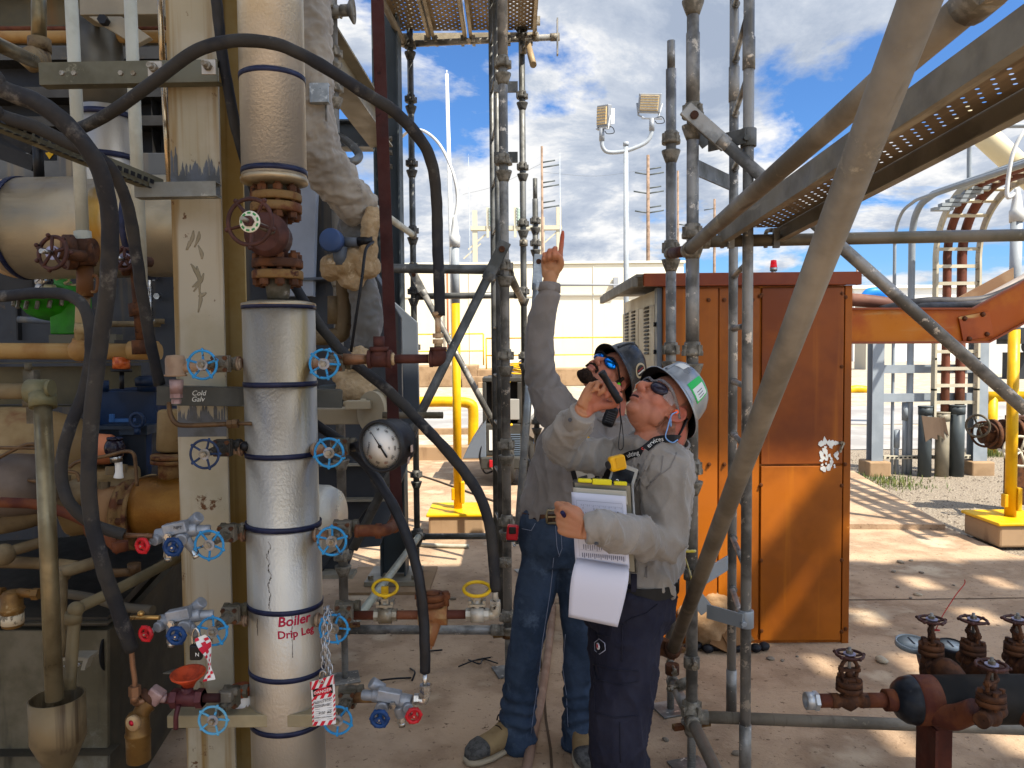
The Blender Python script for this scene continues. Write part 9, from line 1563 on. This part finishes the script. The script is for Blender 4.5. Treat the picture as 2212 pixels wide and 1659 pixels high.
for pts, r, m_t, lab in (([(222, -20, 4.8), (222, 330, 4.8)], .03, greyPd, 'grey conduit on the dark wall behind the cream pipes'), ([(40, 690, 4.5), (150, 700, 4.5), (152, 740, 4.5)], .02, greyP, 'thin grey conduit on the casing below the green actuator'), ([(322, 590, 4.5), (324, 735, 4.5)], .016, steel, 'thin bright rod on the casing right of the rusty pipes'), ([(215, 700, 4.4), (345, 700, 4.4)], .018, tanD, 'thin tan pipe across the casing above the oil sight glass'), ([(0, 1085, 2.3), (90, 1092, 2.35), (190, 1130, 2.4), (260, 1190, 2.4)], .016, rustTube, 'rusty pipe slanting down across the pump'), ([(215, 1150, 2.5), (225, 1230, 2.45), (290, 1236, 2.5)], .014, tanTubing, 'brown tube bending below the orange pipe flange'), ([(0, 905, 3.2), (60, 900, 3.2), (75, 880, 3.2)], .03, tanD, 'stubby tan pipe above the pump')):
    b = MB(); b.tube([P(*q) for q in pts], r, 10, 4); b.cyl(P(*pts[-1]), P(*pts[-1])+V((0, 0, .03)), r*1.5, n=12); solo('small_pipe', b, m_t, lab, 'pipe')
# skid base
t = thing('machine_base', 'stained concrete and steel machine base with dark round openings', 'base', P(150, 1659, 2.6)); part(t, 'front_face', poly([(-1100, 1362), (232, 1362), (232, 1760), (-1100, 1760)], 2.55, .3), concBase, .004); dk = M('dark_stained_skid', '#2e2a20', .7, 0, '#3d3526', 3, streak='#54402a', ss=(4, 4, .8), st=.58)
b = MB(); b.prism([P(233, 1362, 2.56), P(405, 1175, 3.3), P(405, 1500, 3.3), P(233, 1770, 2.56)], (.02, .04, 0)); part(t, 'side_face', b, dk); b = MB(); b.prism([P(-1100, 1245, 3.0), P(405, 1160, 3.4), P(233, 1352, 2.54), P(-1100, 1358, 2.54)], (0, 0, .03)); part(t, 'top_plate', b, M('oily_black_plate', '#1e1c18', .45, .1, '#2a2721', 4)); b = MB(); b.bx(P(-1100, 1362, 2.52), P(233, 1345, 2.52)+V((0, .05, 0))); b.bx(P(-1100, 1645, 2.5), P(235, 1632, 2.5)+V((0, .08, 0))); part(t, 'edge_bar', b, dk, .003)
pn = (P(405, 1175, 3.3)-P(233, 1362, 2.56)); pn.z = 0; pn = pn.normalized().cross(V((0, 0, 1)))
for u, v, y, rr_ in ((248, 1402, 2.6, .075), (372, 1200+102, 3.16, .055)): b = MB(); c = P(u, v, y); b.lathe(c-pn*.0, pn if pn.y < 0 else -pn, [(.012, rr_), (.02, rr_*.96), (.021, 0)], 32); part(t, 'round_opening', b, M('opening_black', '#050505', .8))
part(t, 'back_panel', poly([(150, 1150), (440, 1150), (440, 1600), (225, 1600)], 3.46, .04), dk); part(t, 'oil_trough', poly([(-1100, 1245), (140, 1258), (140, 1330), (-1100, 1330)], 2.9, .05), M('trough_black', '#15140f', .6))
t = thing('unseen_shade_deck', 'unseen deck added overhead behind the viewer to shade the foreground', 'platform', (5, -3, 11)); zd = 11.  # added out of view to block the sun; its gaps make the dapples
dkm = M('shade_deck_steel', '#7a7262', .6, .2); rn = random.Random(4); b = MB(); b.bx((-5, -4.9, zd), (6.25, .75, zd+.06)); b.bx((6.25, -4.9, zd), (7.45, -.98, zd+.06)); b.bx((6.25, -.38, zd), (7.6, .75, zd+.06)); part(t, 'deck', b, dkm)
b = MB()
for x, w in ((7.62, .35), (8.2, .55), (8.95, .4), (9.5, .7), (10.4, .5), (11.1, .6), (11.9, .5)): b.bx((x, -5.5, zd+.08), (x+w, .75, zd+.13))  # boards spaced to break the sun into patches on the right
part(t, 'dapple_boards', b, dkm); b = MB()
for yy, w in ((-5.2, .5), (-4.3, .35), (-3.4, .5), (-2.55, .4), (-1.8, .45), (-1.0, .4), (-.25, .35), (.45, .3)): b.bx((7.3, yy, zd-.2), (12.4, yy+w, zd-.04))
part(t, 'dapple_crossbars', b, dkm); b = MB()
for k in range(5): b.bar((7.9+k*.9, .7, zd-.4), (9.3+k*.9, -5.5, zd-.4), .16, .1)
for x, w in ((7.08, .3), (7.62, .46)): b.bar((x-.2, -1.05, zd-.05), (x+.2, -.3, zd-.05), w, .05)  # slanted bars added to cast the shadow bands on the cabinet front
part(t, 'braces', b, dkm)
NM = dict(clevis='clevis', inlet_pipe='inlet_pipe', pipe_neck='pipe_neck', louvres='louvre', bolts='bolt', bolt='bolt', stud_bolts='stud_bolt', stud_nuts='stud_nut', hooks='hook', hinge_bolts='hinge_bolt', flanges='flange', filler_caps='filler_cap', side_rails='side_rail', case_bolts='case_bolt', dapple_boards='dapple_board', dapple_crossbars='dapple_crossbar', braces='brace', branch='branch', edge_bar='edge_bar', steps='step', ribs='rib', seams='seam', seam='seam', zinc_paint_patch='zinc_paint_patch', base='base', corner_trim='corner_trim', narrow_panels='narrow_panel', mouth='', sealant='sealant_ring', nozzles='nozzle', drain_pipes='drain_pipe', belt_loop='belt_loop', eyelet='', stiffener='stiffener', flange_lip='flange_lip', stripe='', handhole_box='handhole_box', finger_smears='finger_smear', deck='deck', lower_union='', collar_point='collar_point', edge_seal='', tubing='tubing')
def split_parts():
    for o in [x for x in S.objects if x.type == 'MESH' and x.parent]:
        nm = NM.get(o.name.split('.')[0])
        if not nm: continue
        me = o.data; n = len(me.vertices)
        if n > 60000: continue
        par = list(range(n))
        def find(i):
            while par[i] != i: par[i] = par[par[i]]; i = par[i]
            return i
        for p in me.polygons:
            a = find(p.vertices[0])
            for v in p.vertices[1:]: par[find(v)] = a
        grp = {}
        for i in range(n): grp.setdefault(find(i), []).append(i)
        if len(grp) < 2 or len(grp) > 700: continue
        co = [V(v.co) for v in me.vertices]; K = list(grp.values()); bb = [[[min(co[i][k] for i in g)-.0008 for k in range(3)], [max(co[i][k] for i in g)+.0008 for k in range(3)]] for g in K]; cp = list(range(len(K)))
        def cf(i):
            while cp[i] != i: i = cp[i]
            return i
        for i in range(len(K)):
            for j in range(i):
                if all(bb[i][0][k] < bb[j][1][k] and bb[j][0][k] < bb[i][1][k] for k in range(3)): cp[cf(i)] = cf(j)
        cl = {}
        for i in range(len(K)): cl.setdefault(cf(i), []).extend(K[i])
        if len(cl) < 2 or len(cl) > 90: continue
        own = {v: c for c, g in cl.items() for v in g}; first = True; mats = list(me.materials)
        for c, g in cl.items():
            idx = {v: k for k, v in enumerate(g)}; m2 = bpy.data.meshes.new(nm); fs = [p for p in me.polygons if own[p.vertices[0]] == c]
            m2.from_pydata([co[v] for v in g], [], [[idx[v] for v in p.vertices] for p in fs]); m2.polygons.foreach_set('use_smooth', [p.use_smooth for p in fs])
            for m in mats: m2.materials.append(m)
            if first: o.data = m2; o.name = nm; first = False
            else: q = o.copy(); q.data = m2; q.name = nm; COL.objects.link(q)
split_parts()
